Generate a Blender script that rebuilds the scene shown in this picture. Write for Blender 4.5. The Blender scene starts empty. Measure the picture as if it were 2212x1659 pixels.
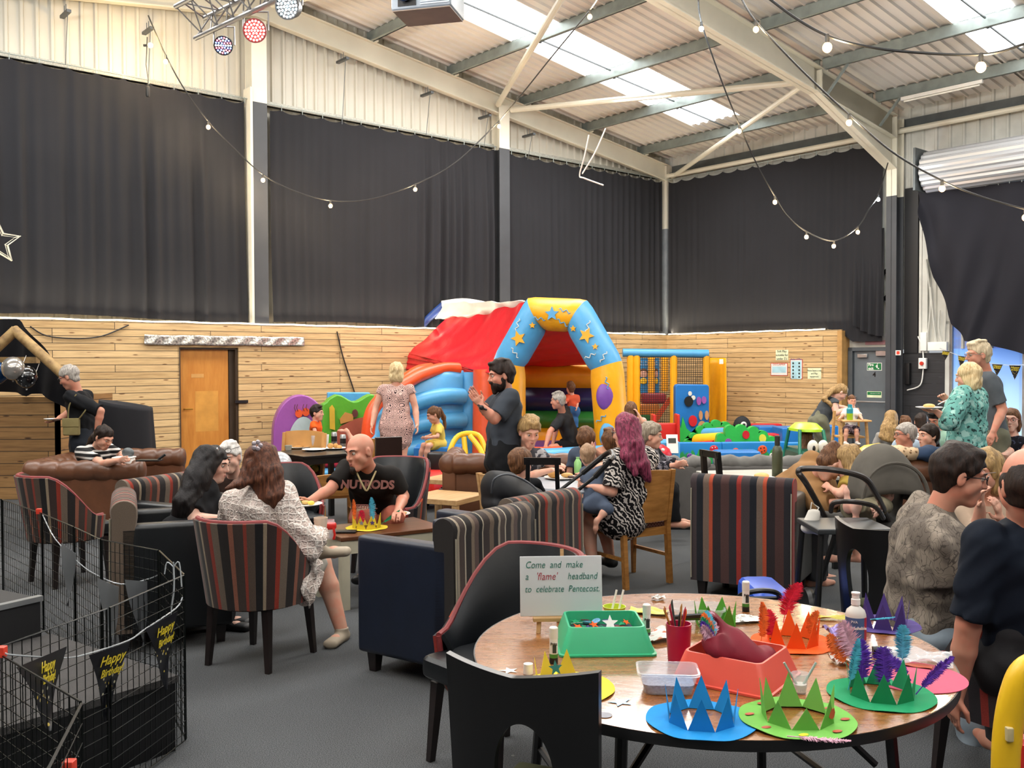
import bpy, bmesh, math, random
import numpy as np
from mathutils import Vector, Matrix
random.seed(7); rng = np.random.default_rng(7)
PI = math.pi
sc = bpy.context.scene
# ---------------------------------------------------------------- camera
FPX, CX, CY, CAMH = 2060.0, 1106.0, 829.5, 1.68
PITCH, ROLL = math.radians(1.293), math.radians(0.2)
cam_d = bpy.data.cameras.new('camera'); cam = bpy.data.objects.new('camera', cam_d)
sc.collection.objects.link(cam)
cam_d.sensor_width = 36; cam_d.lens = 36*FPX/2212; cam_d.clip_start = .05; cam_d.clip_end = 200
RC = Matrix.Rotation(PI/2-PITCH, 4, 'X') @ Matrix.Rotation(-ROLL, 4, 'Z')
cam.matrix_world = Matrix.Translation((0, 0, CAMH)) @ RC
sc.camera = cam
R3 = RC.to_3x3()
def ray(u, v): return R3 @ Vector(((u-CX)/FPX, -(v-CY)/FPX, -1))
def at(u, v, d):                       # photograph pixel and depth -> point in the hall
    r = ray(u, v); r = r/r.y
    return Vector((0, 0, CAMH)) + r*d
def atz(u, v, z=0.0):                  # photograph pixel on a level plane
    r = ray(u, v); k = (z-CAMH)/r.z
    return Vector((0, 0, CAMH)) + r*k
# ---------------------------------------------------------------- hall frame: a along the gable wall, s along the eaves wall
C0 = Vector((3.6, 22.4, 0)); HA = Vector((-.758, -.6522, 0)); HS = Vector((.6522, -.758, 0))
HALL = Matrix(((HA.x, HS.x, 0, C0.x), (HA.y, HS.y, 0, C0.y), (0, 0, 1, 0), (0, 0, 0, 1)))
HROT = math.atan2(HA.y, HA.x)
def B(a, s, z=0.0): return HALL @ Vector((a, s, z))
def onplane(u, v, p, n):
    r = ray(u, v); o = Vector((0, 0, CAMH)); return o + r*((p-o).dot(n)/r.dot(n))
def onL(u, v, s=0.0):                  # pixel on the gable wall -> (a, z)
    q = HALL.inverted() @ onplane(u, v, B(0, s), HS); return q.x, q.z
def onR(u, v, a=0.0):                  # pixel on the eaves wall -> (s, z)
    q = HALL.inverted() @ onplane(u, v, B(a, 0), HA); return q.y, q.z
SL = .139
def roofz(a, base=6.2): return base + SL*(a if a < 10.37 else 20.74-a)
# ---------------------------------------------------------------- world, light, exposure
w = bpy.data.worlds.new('world'); sc.world = w; w.use_nodes = True
w.node_tree.nodes['Background'].inputs[0].default_value = (.9, .95, 1, 1)
w.node_tree.nodes['Background'].inputs[1].default_value = .35
sc.view_settings.view_transform = 'Standard'; sc.view_settings.look = 'None'
sc.view_settings.gamma = 1; sc.view_settings.use_curve_mapping = False
sc.view_settings.exposure = .5
cy = sc.cycles
cy.max_bounces = 6; cy.diffuse_bounces = 3; cy.glossy_bounces = 3; cy.transmission_bounces = 4; cy.transparent_max_bounces = 12
cy.caustics_reflective = False; cy.caustics_refractive = False; cy.sample_clamp_indirect = 4
cy.use_adaptive_sampling = True; cy.adaptive_threshold = .02
def area(name, a, s, z, la, ls, power, col=(1, .98, .95), tilt=0.0):
    l = bpy.data.lights.new(name, 'AREA'); l.shape = 'RECTANGLE'; l.size = la; l.size_y = ls; l.energy = power; l.color = col
    o = bpy.data.objects.new(name, l); sc.collection.objects.link(o)
    o.matrix_world = HALL @ Matrix.Translation((a, s, z)) @ Matrix.Rotation(tilt, 4, 'Y')
    return o
# daylight falling through the rooflights of every bay
for s0, k in ((2.9, 1.25), (8.6, 1.0), (14.4, .55), (20.1, .4)):
    area('skylight_daylight', 5.6, s0, roofz(5.6, 5.95), 7.5, 1.0, 260*k, tilt=math.atan(-SL))
    area('skylight_daylight', 15.1, s0, roofz(15.1, 5.95), 7.5, 1.0, 180*k, tilt=math.atan(SL))
# added fill: unseen area lights behind the camera, tilted up to brighten the roof
for s0 in (8, 16):
    l = bpy.data.lights.new('roof_fill_light', 'AREA'); l.shape = 'RECTANGLE'; l.size = 5; l.size_y = 1.2; l.energy = 1000; l.color = (1, .97, .94)
    o = bpy.data.objects.new('roof_fill_light', l); sc.collection.objects.link(o)
    o.matrix_world = HALL @ Matrix.Translation((20.5, s0, 4.3)) @ Matrix(((0, 0, 1, 0), (1, 0, 0, 0), (0, 1, 0, 0), (0, 0, 0, 1))) @ Matrix.Rotation(math.radians(62), 4, 'X')
# ---------------------------------------------------------------- materials
MATS = {}
def rgb(h):                            # sRGB hex -> linear
    h = h.lstrip('#'); c = [int(h[i:i+2], 16)/255 for i in (0, 2, 4)]
    return tuple(x/12.92 if x <= .04045 else ((x+.055)/1.055)**2.4 for x in c) + (1,)
class NT:
    def __init__(s, name):
        m = bpy.data.materials.new(name); m.use_nodes = True; s.m = m; s.t = m.node_tree; s.n = s.t.nodes; s.L = s.t.links
        s.b = s.n['Principled BSDF']
    def add(s, ty, **k):
        x = s.n.new(ty)
        for a, v in k.items(): setattr(x, a, v)
        return x
    def link(s, a, b): s.L.new(a, b)
    def coord(s, scale=(1, 1, 1), kind='Object', rot=(0, 0, 0)):
        tc = s.add('ShaderNodeTexCoord'); mp = s.add('ShaderNodeMapping')
        mp.inputs['Scale'].default_value = scale; mp.inputs['Rotation'].default_value = rot
        s.link(tc.outputs[kind], mp.inputs[0]); return mp.outputs[0]
    def noise(s, vec, scale=5, detail=3, rough=.5):
        x = s.add('ShaderNodeTexNoise'); x.inputs['Scale'].default_value = scale; x.inputs['Detail'].default_value = detail
        x.inputs['Roughness'].default_value = rough; s.link(vec, x.inputs['Vector']); return x.outputs['Fac']
    def ramp(s, fac, stops, mode='LINEAR'):
        x = s.add('ShaderNodeValToRGB'); x.color_ramp.interpolation = mode; e = x.color_ramp.elements
        while len(e) < len(stops): e.new(.5)
        while len(e) > len(stops): e.remove(e[-1])
        for i, (p, c) in enumerate(stops): e[i].position = p; e[i].color = c if len(c) == 4 else (*c, 1)
        s.link(fac, x.inputs[0]); return x.outputs[0]
    def mix(s, fac, a, b, mode='MIX'):
        x = s.add('ShaderNodeMix', data_type='RGBA', blend_type=mode)
        for v, i in ((fac, 0), (a, 6), (b, 7)):
            if isinstance(v, (int, float, tuple)): x.inputs[i].default_value = v
            else: s.link(v, x.inputs[i])
        return x.outputs[2]
    def math(s, op, a, b=0.0):
        x = s.add('ShaderNodeMath', operation=op)
        for i, v in enumerate((a, b)):
            if isinstance(v, (int, float)): x.inputs[i].default_value = v
            else: s.link(v, x.inputs[i])
        return x.outputs[0]
    def sep(s, vec):
        x = s.add('ShaderNodeSeparateXYZ'); s.link(vec, x.inputs[0]); return x.outputs
    def bump(s, h, strength=.3, dist=.01):
        x = s.add('ShaderNodeBump'); x.inputs['Strength'].default_value = strength; x.inputs['Distance'].default_value = dist
        s.link(h, x.inputs['Height']); s.link(x.outputs[0], s.b.inputs['Normal'])
    def col(s, c):
        if isinstance(c, tuple): s.b.inputs['Base Color'].default_value = c
        else: s.link(c, s.b.inputs['Base Color'])
    def set(s, rough=None, metal=None, spec=None, coat=None, sheen=None, trans=None, alpha=None):
        for k, v in (('Roughness', rough), ('Metallic', metal), ('Specular IOR Level', spec), ('Coat Weight', coat), ('Sheen Weight', sheen), ('Transmission Weight', trans), ('Alpha', alpha)):
            if v is not None: s.b.inputs[k].default_value = v
        return s
def mat(name, hexc, rough=.6, metal=0, var=.12, vscale=6, bump=0, bscale=40, bdist=.004, sheen=0, spec=.5, coat=0, alpha=None):
    if name in MATS: return MATS[name]
    t = NT(name); v = t.coord(); c = rgb(hexc)
    n = t.noise(v, vscale, 3); lo = tuple(x*(1-var) for x in c[:3])+(1,); hi = tuple(min(1, x*(1+var)) for x in c[:3])+(1,)
    t.col(t.ramp(n, [(.3, lo), (.7, hi)])); t.set(rough, metal, spec, coat, sheen, alpha=alpha)
    if bump: t.bump(t.noise(v, bscale, 3), bump, bdist)
    MATS[name] = t.m; return t.m
def emis(name, col, strength, base=None):
    if name in MATS: return MATS[name]
    t = NT(name); t.col((*(base or col)[:3], 1)); t.b.inputs['Emission Color'].default_value = (*col[:3], 1)
    t.b.inputs['Emission Strength'].default_value = strength; MATS[name] = t.m; return t.m
# ---------------------------------------------------------------- mesh collector
class MB:
    def __init__(s): s.v = []; s.f = []; s.mi = []; s.M = Matrix.Identity(4); s.k = 0
    def put(s, vs, fs, M=None):
        o = len(s.v); T = s.M @ M if M is not None else s.M
        s.v += [tuple(T @ Vector(p)) for p in vs]; s.f += [tuple(i+o for i in f) for f in fs]; s.mi += [s.k]*len(fs); return s
    def box(s, x0, x1, y0, y1, z0, z1, M=None):
        vs = [(x, y, z) for z in (z0, z1) for y in (y0, y1) for x in (x0, x1)]
        return s.put(vs, [(0, 2, 3, 1), (4, 5, 7, 6), (0, 1, 5, 4), (2, 6, 7, 3), (0, 4, 6, 2), (1, 3, 7, 5)], M)
    def rbox(s, x0, x1, y0, y1, z0, z1, r=.02, M=None, seg=3):   # rounded box
        bm = bmesh.new(); bmesh.ops.create_cube(bm, size=1)
        for v in bm.verts: v.co = Vector(((x0+x1)/2+v.co.x*(x1-x0), (y0+y1)/2+v.co.y*(y1-y0), (z0+z1)/2+v.co.z*(z1-z0)))
        r = min(r, .49*min(x1-x0, y1-y0, z1-z0))
        bmesh.ops.bevel(bm, geom=bm.edges[:], offset=r, segments=seg, profile=.6, affect='EDGES')
        s.bm(bm, M); return s
    def bm(s, bm, M=None):
        bm.verts.ensure_lookup_table(); bm.verts.index_update()
        s.put([v.co[:] for v in bm.verts], [[v.index for v in f.verts] for f in bm.faces], M); bm.free()
    def beam(s, p, q, w, h, up=Vector((0, 0, 1))):
        p = Vector(p); q = Vector(q); d = (q-p).normalized(); x = d.cross(up)
        if x.length < 1e-4: x = d.cross(Vector((1, 0, 0)))
        x.normalize(); y = x.cross(d)
        vs = [e+x*(i*w/2)+y*(j*h/2) for e in (p, q) for i, j in ((-1, -1), (1, -1), (1, 1), (-1, 1))]
        return s.put(vs, [(0, 1, 2, 3), (4, 7, 6, 5), (0, 4, 5, 1), (1, 5, 6, 2), (2, 6, 7, 3), (3, 7, 4, 0)])
    def tube(s, pts, r, n=8, closed=False, flat=1.0, cap=True):
        pts = [Vector(p) for p in pts]; m = len(pts); rs = r if isinstance(r, (list, tuple)) else [r]*m
        vs = []; prev = None
        for i, p in enumerate(pts):
            a = pts[(i-1) % m] if (i or closed) else p; b = pts[(i+1) % m] if (i < m-1 or closed) else p
            d = (b-a).normalized()
            if prev is None:
                x = d.orthogonal().normalized()
                if flat != 1: x = d.cross(Vector((0, 0, 1))); x = x.normalized() if x.length > 1e-3 else d.orthogonal().normalized()
            else: x = (prev-d*prev.dot(d)).normalized()
            prev = x; y = d.cross(x)
            vs += [p+x*math.cos(2*PI*j/n)*rs[i]+y*math.sin(2*PI*j/n)*rs[i]*flat for j in range(n)]
        fs = [(i*n+j, i*n+(j+1) % n, ((i+1) % m)*n+(j+1) % n, ((i+1) % m)*n+j) for i in range(m if closed else m-1) for j in range(n)]
        if cap and not closed: fs += [tuple(range(n))[::-1], tuple(range((m-1)*n, m*n))]
        return s.put(vs, fs)
    def lathe(s, prof, n=24, M=None, a0=0, a1=2*PI, sx=1, sy=1):
        full = abs(a1-a0-2*PI) < 1e-6; k = n if full else n+1; vs = []
        for r, z in prof: vs += [(r*sx*math.cos(a0+(a1-a0)*j/n), r*sy*math.sin(a0+(a1-a0)*j/n), z) for j in range(k)]
        fs = [(i*k+j, i*k+(j+1) % k, (i+1)*k+(j+1) % k, (i+1)*k+j) for i in range(len(prof)-1) for j in range(n)]
        if full:
            if prof[0][0] > 1e-6: fs.append(tuple(range(k))[::-1])
            if prof[-1][0] > 1e-6: fs.append(tuple(range((len(prof)-1)*k, len(prof)*k)))
        return s.put(vs, fs, M)
    def prism(s, poly, h0, h1, M=None):      # polygon in xy, extruded along z
        n = len(poly); vs = [(x, y, h) for h in (h0, h1) for x, y in poly]
        return s.put(vs, [tuple(range(n))[::-1], tuple(range(n, 2*n))]+[(i, (i+1) % n, n+(i+1) % n, n+i) for i in range(n)], M)
    def loft(s, rings, cap=True, closed=True):
        n = len(rings[0]); vs = [p for r in rings for p in r]; m = n if closed else n-1
        fs = [(i*n+j, i*n+(j+1) % n, (i+1)*n+(j+1) % n, (i+1)*n+j) for i in range(len(rings)-1) for j in range(m)]
        if cap: fs += [tuple(range(n))[::-1], tuple(range((len(rings)-1)*n, len(rings)*n))]
        return s.put(vs, fs)
    def sheet(s, f, nu, nv, th=0):           # f(u,v) -> point
        vs = [Vector(f(i/nu, j/nv)) for j in range(nv+1) for i in range(nu+1)]; k = nu+1
        fs = [(j*k+i, j*k+i+1, (j+1)*k+i+1, (j+1)*k+i) for j in range(nv) for i in range(nu)]
        if th:
            m = len(vs); nr = [Vector((0, 0, 0)) for _ in vs]
            for q in fs:
                c = (vs[q[2]]-vs[q[0]]).cross(vs[q[3]]-vs[q[1]])
                for i in q: nr[i] += c
            vs += [p-n.normalized()*th for p, n in zip(vs, nr)]; g = [tuple(i+m for i in q[::-1]) for q in fs]
            rim = [i for i in range(k)]+[j*k+nu for j in range(1, nv+1)]+[nv*k+i for i in range(nu-1, -1, -1)]+[j*k for j in range(nv-1, 0, -1)]
            fs = fs+g+[(rim[i], rim[i]+m, rim[(i+1) % len(rim)]+m, rim[(i+1) % len(rim)]) for i in range(len(rim))]
        return s.put(vs, fs)
    def ell(s, c, r, n=16, M=None):
        prof = [(math.sin(PI*i/n), -math.cos(PI*i/n)) for i in range(n+1)]; prof[0] = (0, -1); prof[-1] = (0, 1)
        T = Matrix.Translation(c) @ Matrix.Diagonal((*((r,)*3 if isinstance(r, (int, float)) else r), 1))
        return s.lathe(prof, n+4, (M @ T) if M is not None else T)
    def build(s, name, m, parent=None, smooth=35, bevel=0, mw=None, sub=0):
        me = bpy.data.meshes.new(name); me.from_pydata(s.v, [], s.f); me.validate()
        ms = m if isinstance(m, (list, tuple)) else [m]
        for x in ms: me.materials.append(x)
        if len(ms) > 1 and len(me.polygons) == len(s.mi): me.polygons.foreach_set('material_index', s.mi)
        bm = bmesh.new(); bm.from_mesh(me); bmesh.ops.remove_doubles(bm, verts=bm.verts, dist=1e-5); bmesh.ops.recalc_face_normals(bm, faces=bm.faces); bm.to_mesh(me); bm.free()
        if smooth:
            me.polygons.foreach_set('use_smooth', [True]*len(me.polygons))
            if smooth < 180: me.set_sharp_from_angle(angle=math.radians(smooth))
        o = bpy.data.objects.new(name, me); sc.collection.objects.link(o)
        if parent: o.parent = parent
        if mw is not None: o.matrix_world = mw
        if bevel:
            b = o.modifiers.new('bevel', 'BEVEL'); b.width = bevel; b.segments = 2; b.limit_method = 'ANGLE'; b.harden_normals = False
        if sub: b = o.modifiers.new('sub', 'SUBSURF'); b.levels = sub; b.render_levels = sub
        return o
def tag(o, label=None, cat=None, group=None, kind=None):
    for k, v in (('label', label), ('category', cat), ('group', group), ('kind', kind)):
        if v: o[k] = v
    return o
def thing(name, label, cat, loc=(0, 0, 0), rz=0.0, group=None, M=None):
    o = bpy.data.objects.new(name, None); sc.collection.objects.link(o); o.empty_display_size = .1
    o.matrix_world = M if M is not None else Matrix.Translation(loc) @ Matrix.Rotation(rz, 4, 'Z')
    tag(o, label, cat, group); return o
def ctree(o, parent=None):
    c = o.copy(); sc.collection.objects.link(c); c.parent = parent
    if parent: c.matrix_parent_inverse = o.matrix_parent_inverse.copy()
    for ch in list(o.children): ctree(ch, c)
    return c
def struct(name, mb, m, **k): return tag(mb.build(name, m, mw=k.pop('mw', HALL), **k), kind='structure')
def T(x, y, z=0): return Matrix.Translation((x, y, z))
def RZ(a): return Matrix.Rotation(a, 4, 'Z')
def RX(a): return Matrix.Rotation(a, 4, 'X')
def RY(a): return Matrix.Rotation(a, 4, 'Y')
def lerp(a, b, t): return a+(b-a)*t
def spline(pts, n=6):                        # Catmull-Rom through the points
    P = [Vector(p) for p in pts]; out = []
    for i in range(len(P)-1):
        a = P[max(i-1, 0)]; b = P[i]; c = P[i+1]; d = P[min(i+2, len(P)-1)]
        for j in range(n):
            t = j/n; out.append(.5*((2*b)+(c-a)*t+(2*a-5*b+4*c-d)*t*t+(3*b-a-3*c+d)*t**3))
    return out+[P[-1]]
def frame(p, x, z):                          # matrix with origin p, x axis and approximate z axis
    x = Vector(x).normalized(); z = Vector(z); y = z.cross(x).normalized(); z = x.cross(y)
    return Matrix(((x.x, y.x, z.x, p[0]), (x.y, y.y, z.y, p[1]), (x.z, y.z, z.z, p[2]), (0, 0, 0, 1)))
def star(r, k=.42, n=5, rot=PI/2): return [((r if i % 2 == 0 else r*k)*math.cos(rot+PI*i/n), (r if i % 2 == 0 else r*k)*math.sin(rot+PI*i/n)) for i in range(2*n)]
# lettering: Blender's built-in vector font turned into a mesh
def text_mesh(txt, size, M, m, parent, name='lettering', shear=0, ext=.0006, align='CENTER', label=None, bold=0, sx=1):
    cu = bpy.data.curves.new('t', 'FONT'); cu.body = txt; cu.size = size; cu.extrude = ext; cu.shear = shear; cu.align_x = align; cu.align_y = 'CENTER'; cu.offset = bold
    cu.resolution_u = 3; cu.space_line = 1.0
    o = bpy.data.objects.new('t', cu); me = bpy.data.meshes.new_from_object(o); bpy.data.objects.remove(o); bpy.data.curves.remove(cu)
    me.materials.clear(); me.materials.append(m); r = bpy.data.objects.new(name, me); sc.collection.objects.link(r)
    if parent: r.parent = parent
    r.matrix_local = M @ Matrix.Diagonal((sx, 1, 1, 1))
    if label: r['label'] = label
    return r
# ================================================================ the hall
# ---- materials of the setting
def plank_mat(name, ph, c1, c2, knot, joint, seam=.0042, rough=.6, varr=.85):
    t = NT(name); v = t.coord(kind='Object'); X = t.sep(v); cb = t.add('ShaderNodeCombineXYZ')
    t.link(t.math('ADD', X[0], X[1]), cb.inputs[0]); t.link(X[2], cb.inputs[1])
    br = t.add('ShaderNodeTexBrick'); br.offset = .37; br.offset_frequency = 3; br.squash = 1
    for k, q in (('Scale', 1), ('Mortar Size', seam), ('Mortar Smooth', .1), ('Bias', 0), ('Brick Width', 2.3), ('Row Height', ph)): br.inputs[k].default_value = q
    br.inputs['Color1'].default_value = (0, 0, 0, 1); br.inputs['Color2'].default_value = (1, 1, 1, 1); br.inputs['Mortar'].default_value = (.5, .5, .5, 1)
    t.link(cb.outputs[0], br.inputs['Vector'])
    ad = t.add('ShaderNodeVectorMath', operation='ADD'); t.link(cb.outputs[0], ad.inputs[0])
    row = t.math('FLOOR', t.math('DIVIDE', X[2], ph)); c3 = t.add('ShaderNodeCombineXYZ'); t.link(t.math('MULTIPLY', row, 3.7), c3.inputs[0]); t.link(t.math('MULTIPLY', br.outputs['Color'], 9), c3.inputs[2]); t.link(c3.outputs[0], ad.inputs[1])
    m2 = t.add('ShaderNodeMapping'); m2.inputs['Scale'].default_value = (.9, 16, 1); t.link(ad.outputs[0], m2.inputs[0])
    g = t.noise(m2.outputs[0], 2.2, 5, .62)
    base = t.mix(t.math('MULTIPLY', br.outputs['Color'], varr), c1, c2)
    c = t.mix(t.ramp(g, [(.42, (0, 0, 0)), (.75, (1, 1, 1))]), base, t.mix(.6, base, knot))
    vo = t.add('ShaderNodeTexVoronoi'); m3 = t.add('ShaderNodeMapping'); m3.inputs['Scale'].default_value = (1.7, 7.5, 1); t.link(ad.outputs[0], m3.inputs[0]); t.link(m3.outputs[0], vo.inputs['Vector']); vo.inputs['Scale'].default_value = 1.6
    c = t.mix(t.ramp(vo.outputs['Distance'], [(.09, (1, 1, 1)), (.15, (.0, .0, .0))]), c, knot)
    c = t.mix(br.outputs['Fac'], c, joint); t.col(c); t.set(rough)
    h = t.math('SUBTRACT', t.math('MULTIPLY', g, .3), br.outputs['Fac']); t.bump(h, .5, .008)
    return t.m
M_WOOD = plank_mat('pine_planks', .104, rgb('#dcbb88'), rgb('#c2a06c'), rgb('#7a5632'), rgb('#2e2013'))
M_WOODOLD = plank_mat('darker_planks', .15, rgb('#a98252'), rgb('#86623a'), rgb('#4a3018'), rgb('#140d07'))
M_BLACKPLANK = plank_mat('black_painted_planks', .21, rgb('#1e1e20'), rgb('#26262a'), rgb('#303034'), rgb('#0a0a0a'))
M_CLAD = mat('cream_cladding', '#bdb8aa', .45, var=.05, vscale=1.2)
M_ROOF = mat('pale_roof_sheet', '#dcd6cf', .45, var=.08, vscale=.8)
M_CREAM = mat('cream_painted_steel', '#d8d3c2', .4, var=.06, vscale=2)
M_GALV = mat('galvanised_purlin', '#8d9692', .38, metal=.35, var=.15, vscale=5)
M_GALVD = mat('galvanised_dark', '#5b6061', .45, metal=.3, var=.15, vscale=5)
M_GREYP = mat('dark_grey_paint', '#3a3c40', .55, var=.1, vscale=3)
M_WHITEW = mat('grubby_white_wall', '#c4c4bd', .6, var=.12, vscale=3)
M_BLACK = mat('black_metal', '#0d0d0e', .4, var=.2)
M_GLOW = emis('rooflight_sheet', (.93, .97, 1), 3.2, (.9, .9, .9))
M_LED = emis('led_strip', (1, .86, .6), 7)
def carpet():
    t = NT('grey_carpet'); v = t.coord(); n = t.noise(v, 1.1, 4, .6); f = t.noise(v, 260, 2); g = t.noise(v, 60, 2)
    c = t.mix(n, rgb('#2b2e31'), rgb('#404447')); c = t.mix(t.ramp(f, [(.35, (0, 0, 0)), (.7, (1, 1, 1))]), t.mix(.35, c, (0, 0, 0, 1)), t.mix(.12, c, (1, 1, 1, 1)))
    sp = t.add('ShaderNodeTexVoronoi'); t.link(v, sp.inputs['Vector']); sp.inputs['Scale'].default_value = 3.2
    c = t.mix(t.ramp(sp.outputs['Distance'], [(.02, (.5, .5, .5)), (.03, (0, 0, 0))]), c, rgb('#8a8a86'))
    t.col(c); t.set(.95, spec=.15); t.bump(t.math('ADD', f, g), .5, .004); return t.m
M_CARPET = carpet()
LA, LS = 20.74, 23.0
m = MB(); m.box(-.3, LA+.3, -.3, LS+.3, -.1, 0); struct('floor', m, M_CARPET, smooth=0)
def ribs(x0, x1, pitch=.2, rib=.035, dep=.03, inv=1):   # trapezoidal sheet section
    out = []; x = x0
    while x < x1-1e-6:
        out += [(x, 0), (x+pitch-2*rib, 0), (x+pitch-1.5*rib, dep*inv), (x+pitch-.5*rib, dep*inv)]; x += pitch
    return out+[(x1, 0)]
def clad(pr, zf0, zf1, swap=False):
    m = MB(); k = len(pr); vs = []
    for zf in (zf0, zf1):
        for x, y in pr: vs.append((y, x, zf(x)) if swap else (x, y, zf(x)))
    m.put(vs, [(i, i+1, k+i+1, k+i) for i in range(k-1)]); return m
struct('wall_left', clad(ribs(0, LA), lambda a: 0, lambda a: roofz(a, 6.42)), M_CLAD, smooth=0)
m = clad(ribs(-.05, LS, .25), lambda s: 1.9, lambda s: 6.45, True); struct('wall_right', m, M_WHITEW, smooth=0)
m = MB(); m.box(0, LA, LS, LS+.1, 0, 9.5); struct('wall_near', m, M_GREYP, smooth=0)
m = MB(); m.box(LA, LA+.1, 0, LS, 0, 6.5); struct('wall_far_side', m, M_GREYP, smooth=0)
# ---- roof: ribbed sheets laid up the slope, with clear rooflight sheets let in
SKY = ((1.95, 2.99), (7.86, 8.84), (13.6, 14.6), (19.4, 20.4))
SKA = ((1.45, 9.4), (11.3, 19.3))
def roof_strip(s0, s1, a0, a1):
    pr = ribs(s0, s1, .2, .03, .035, -1); k = len(pr)
    m = MB(); vs = [(a, s, roofz(a, 6.42)+d) for a in (a0, a1) for s, d in pr]; m.put(vs, [(i, i+1, k+i+1, k+i) for i in range(k-1)]); return m
edges = [-.05]+[x for q in SKY for x in q]+[LS]
roof = MB()
for i in range(0, len(edges), 2):
    for a0, a1 in ((-.05, 10.37), (10.37, LA)): q = roof_strip(edges[i], edges[i+1], a0, a1); roof.put(q.v, q.f)
for s0, s1 in SKY:
    for a0, a1 in ((-.05, 1.45), (9.4, 10.37), (10.37, 11.3), (19.3, LA)): q = roof_strip(s0, s1, a0, a1); roof.put(q.v, q.f)
struct('ceiling', roof, M_ROOF, smooth=0)
n = 0
for s0, s1 in SKY:
    for a0, a1 in SKA:
        n += 1; q = roof_strip(s0, s1, a0, a1); struct('window_%d' % n, q, M_GLOW, smooth=0)
# ---- purlins (Z sections) and the antisag rods between them
def purlin(a, s0, s1, base=6.2):
    z = roofz(a, base); m = MB(); h = .2
    m.box(a-.012, a+.012, s0, s1, z, z+h); m.box(a-.012, a+.065, s0, s1, z, z+.012); m.box(a-.065, a+.012, s0, s1, z+h-.012, z+h)
    return m
pn = 0
for a in (1.02, 2.78, 4.56, 6.38, 8.15, 9.9, 10.84, 12.6, 14.36, 16.2, 18, 19.7):
    for s0, s1 in ((.05, 5.72), (5.78, 11.45), (11.55, 17.2), (17.3, 22.9)):
        tag(purlin(a, s0, s1).build('roof_purlin', M_GALV, mw=HALL, smooth=0), 'galvanised roof purlin running under the pale sheets between two rafters', 'purlin', 'galvanised roof purlins', 'structure')
for s0, s1 in ((.05, 5.72), (5.78, 11.45), (11.5, 23)):
    m = MB(); m.box(-.02, .05, s0, s1, 6.02, 6.2); m.box(.05, .14, s0, s1, 6.02, 6.04); tag(m.build('eaves_beam', M_GALVD, mw=HALL, smooth=0), kind='structure')
    m = MB(); m.tube([(.2, s0, 5.96), (.2, s1, 5.96)], .05, 10); tag(m.build('eaves_pipe', M_CREAM, mw=HALL), kind='structure')
for s in (2.5, 8.35):
    for a0, a1 in ((1.02, 2.78), (2.78, 4.56), (4.56, 6.38), (6.38, 8.15), (8.15, 9.9)):
        m = MB(); m.beam((a0+.06, s+.12, roofz(a0, 6.33)), (a1-.05, s+.12, roofz(a1, 6.25)), .022, .022); m.box(a1-.06, a1-.02, s+.1, s+.14, roofz(a1, 6.2), roofz(a1, 6.4))
        tag(m.build('sag_rod', M_GALVD, mw=HALL, smooth=0), kind='structure')
# ---- portal frames
def ibeam_pts(m, p, q, h0, h1, wd, tf=.018):   # beam in the a-z plane at s, top edges given by p,q
    (a0, s, z0), (a1, _, z1) = p, q
    m.put([(a0, s-.006, z0-h0), (a1, s-.006, z1-h1), (a1, s-.006, z1), (a0, s-.006, z0), (a0, s+.006, z0-h0), (a1, s+.006, z1-h1), (a1, s+.006, z1), (a0, s+.006, z0)],
          [(0, 1, 2, 3), (7, 6, 5, 4), (0, 4, 5, 1), (3, 2, 6, 7), (0, 3, 7, 4), (1, 5, 6, 2)])
    for dz0, dz1 in ((0, 0), (-h0, -h1)):
        vs = [(a, s+j, z+dz+k) for a, z, dz in ((a0, z0, dz0), (a1, z1, dz1)) for j, k in ((-wd/2, 0), (wd/2, 0), (wd/2, tf), (-wd/2, tf))]
        m.put(vs, [(0, 1, 2, 3), (4, 7, 6, 5), (0, 4, 5, 1), (1, 5, 6, 2), (2, 6, 7, 3), (3, 7, 4, 0)])
# gable rafters
for (a0, a1) in ((.1, 10.37), (10.37, 20.6)):
    m = MB(); m.M = T(0, .18, 0)
    ibeam_pts(m, (a0, 0, roofz(a0, 6.18)), (a1, 0, roofz(a1, 6.18)), .36, .36, .14)
    tag(m.build('gable_rafter', M_CREAM, mw=HALL, smooth=0), kind='structure')
for s in (5.75, 11.5, 17.25):
    for sgn in (0, 1):
        m = MB(); f = (lambda a: a) if not sgn else (lambda a: LA-a)
        ibeam_pts(m, (f(.35), s, roofz(.35, 6.18)), (f(3.0), s, roofz(3, 6.18)), 1.0, .43, .2)
        ibeam_pts(m, (f(3.0), s, roofz(3, 6.18)), (f(10.37), s, roofz(10.37, 6.18)), .43, .43, .2)
        ibeam_pts(m, (f(.35), s, roofz(.35, 6.18)), (f(3.0), s, roofz(3, 6.18)), .43, .43, .2)
        m.box(*sorted((f(2.9), f(2.93))), s-.1, s+.1, roofz(2.9, 5.78), roofz(2.9, 6.16))
        tag(m.build('portal_rafter', M_CREAM, mw=HALL, smooth=0), kind='structure')
        m = MB(); m.box(*sorted((f(.1), f(.12))), s-.1, s+.1, 4.75, 6.2); m.box(*sorted((f(.36), f(.38))), s-.1, s+.1, 4.75, 6.2); m.box(*sorted((f(.1), f(.38))), s-.01, s+.01, 4.75, 6.2)
        up = m.build('column_head', M_CREAM, mw=HALL, smooth=0); tag(up, kind='structure')
        m = MB(); m.box(*sorted((f(.1), f(.12))), s-.1, s+.1, 0, 4.75); m.box(*sorted((f(.36), f(.38))), s-.1, s+.1, 0, 4.75); m.box(*sorted((f(.1), f(.38))), s-.01, s+.01, 0, 4.75)
        tag(m.build('portal_column', M_GREYP, mw=HALL, smooth=0), kind='structure')
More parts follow.
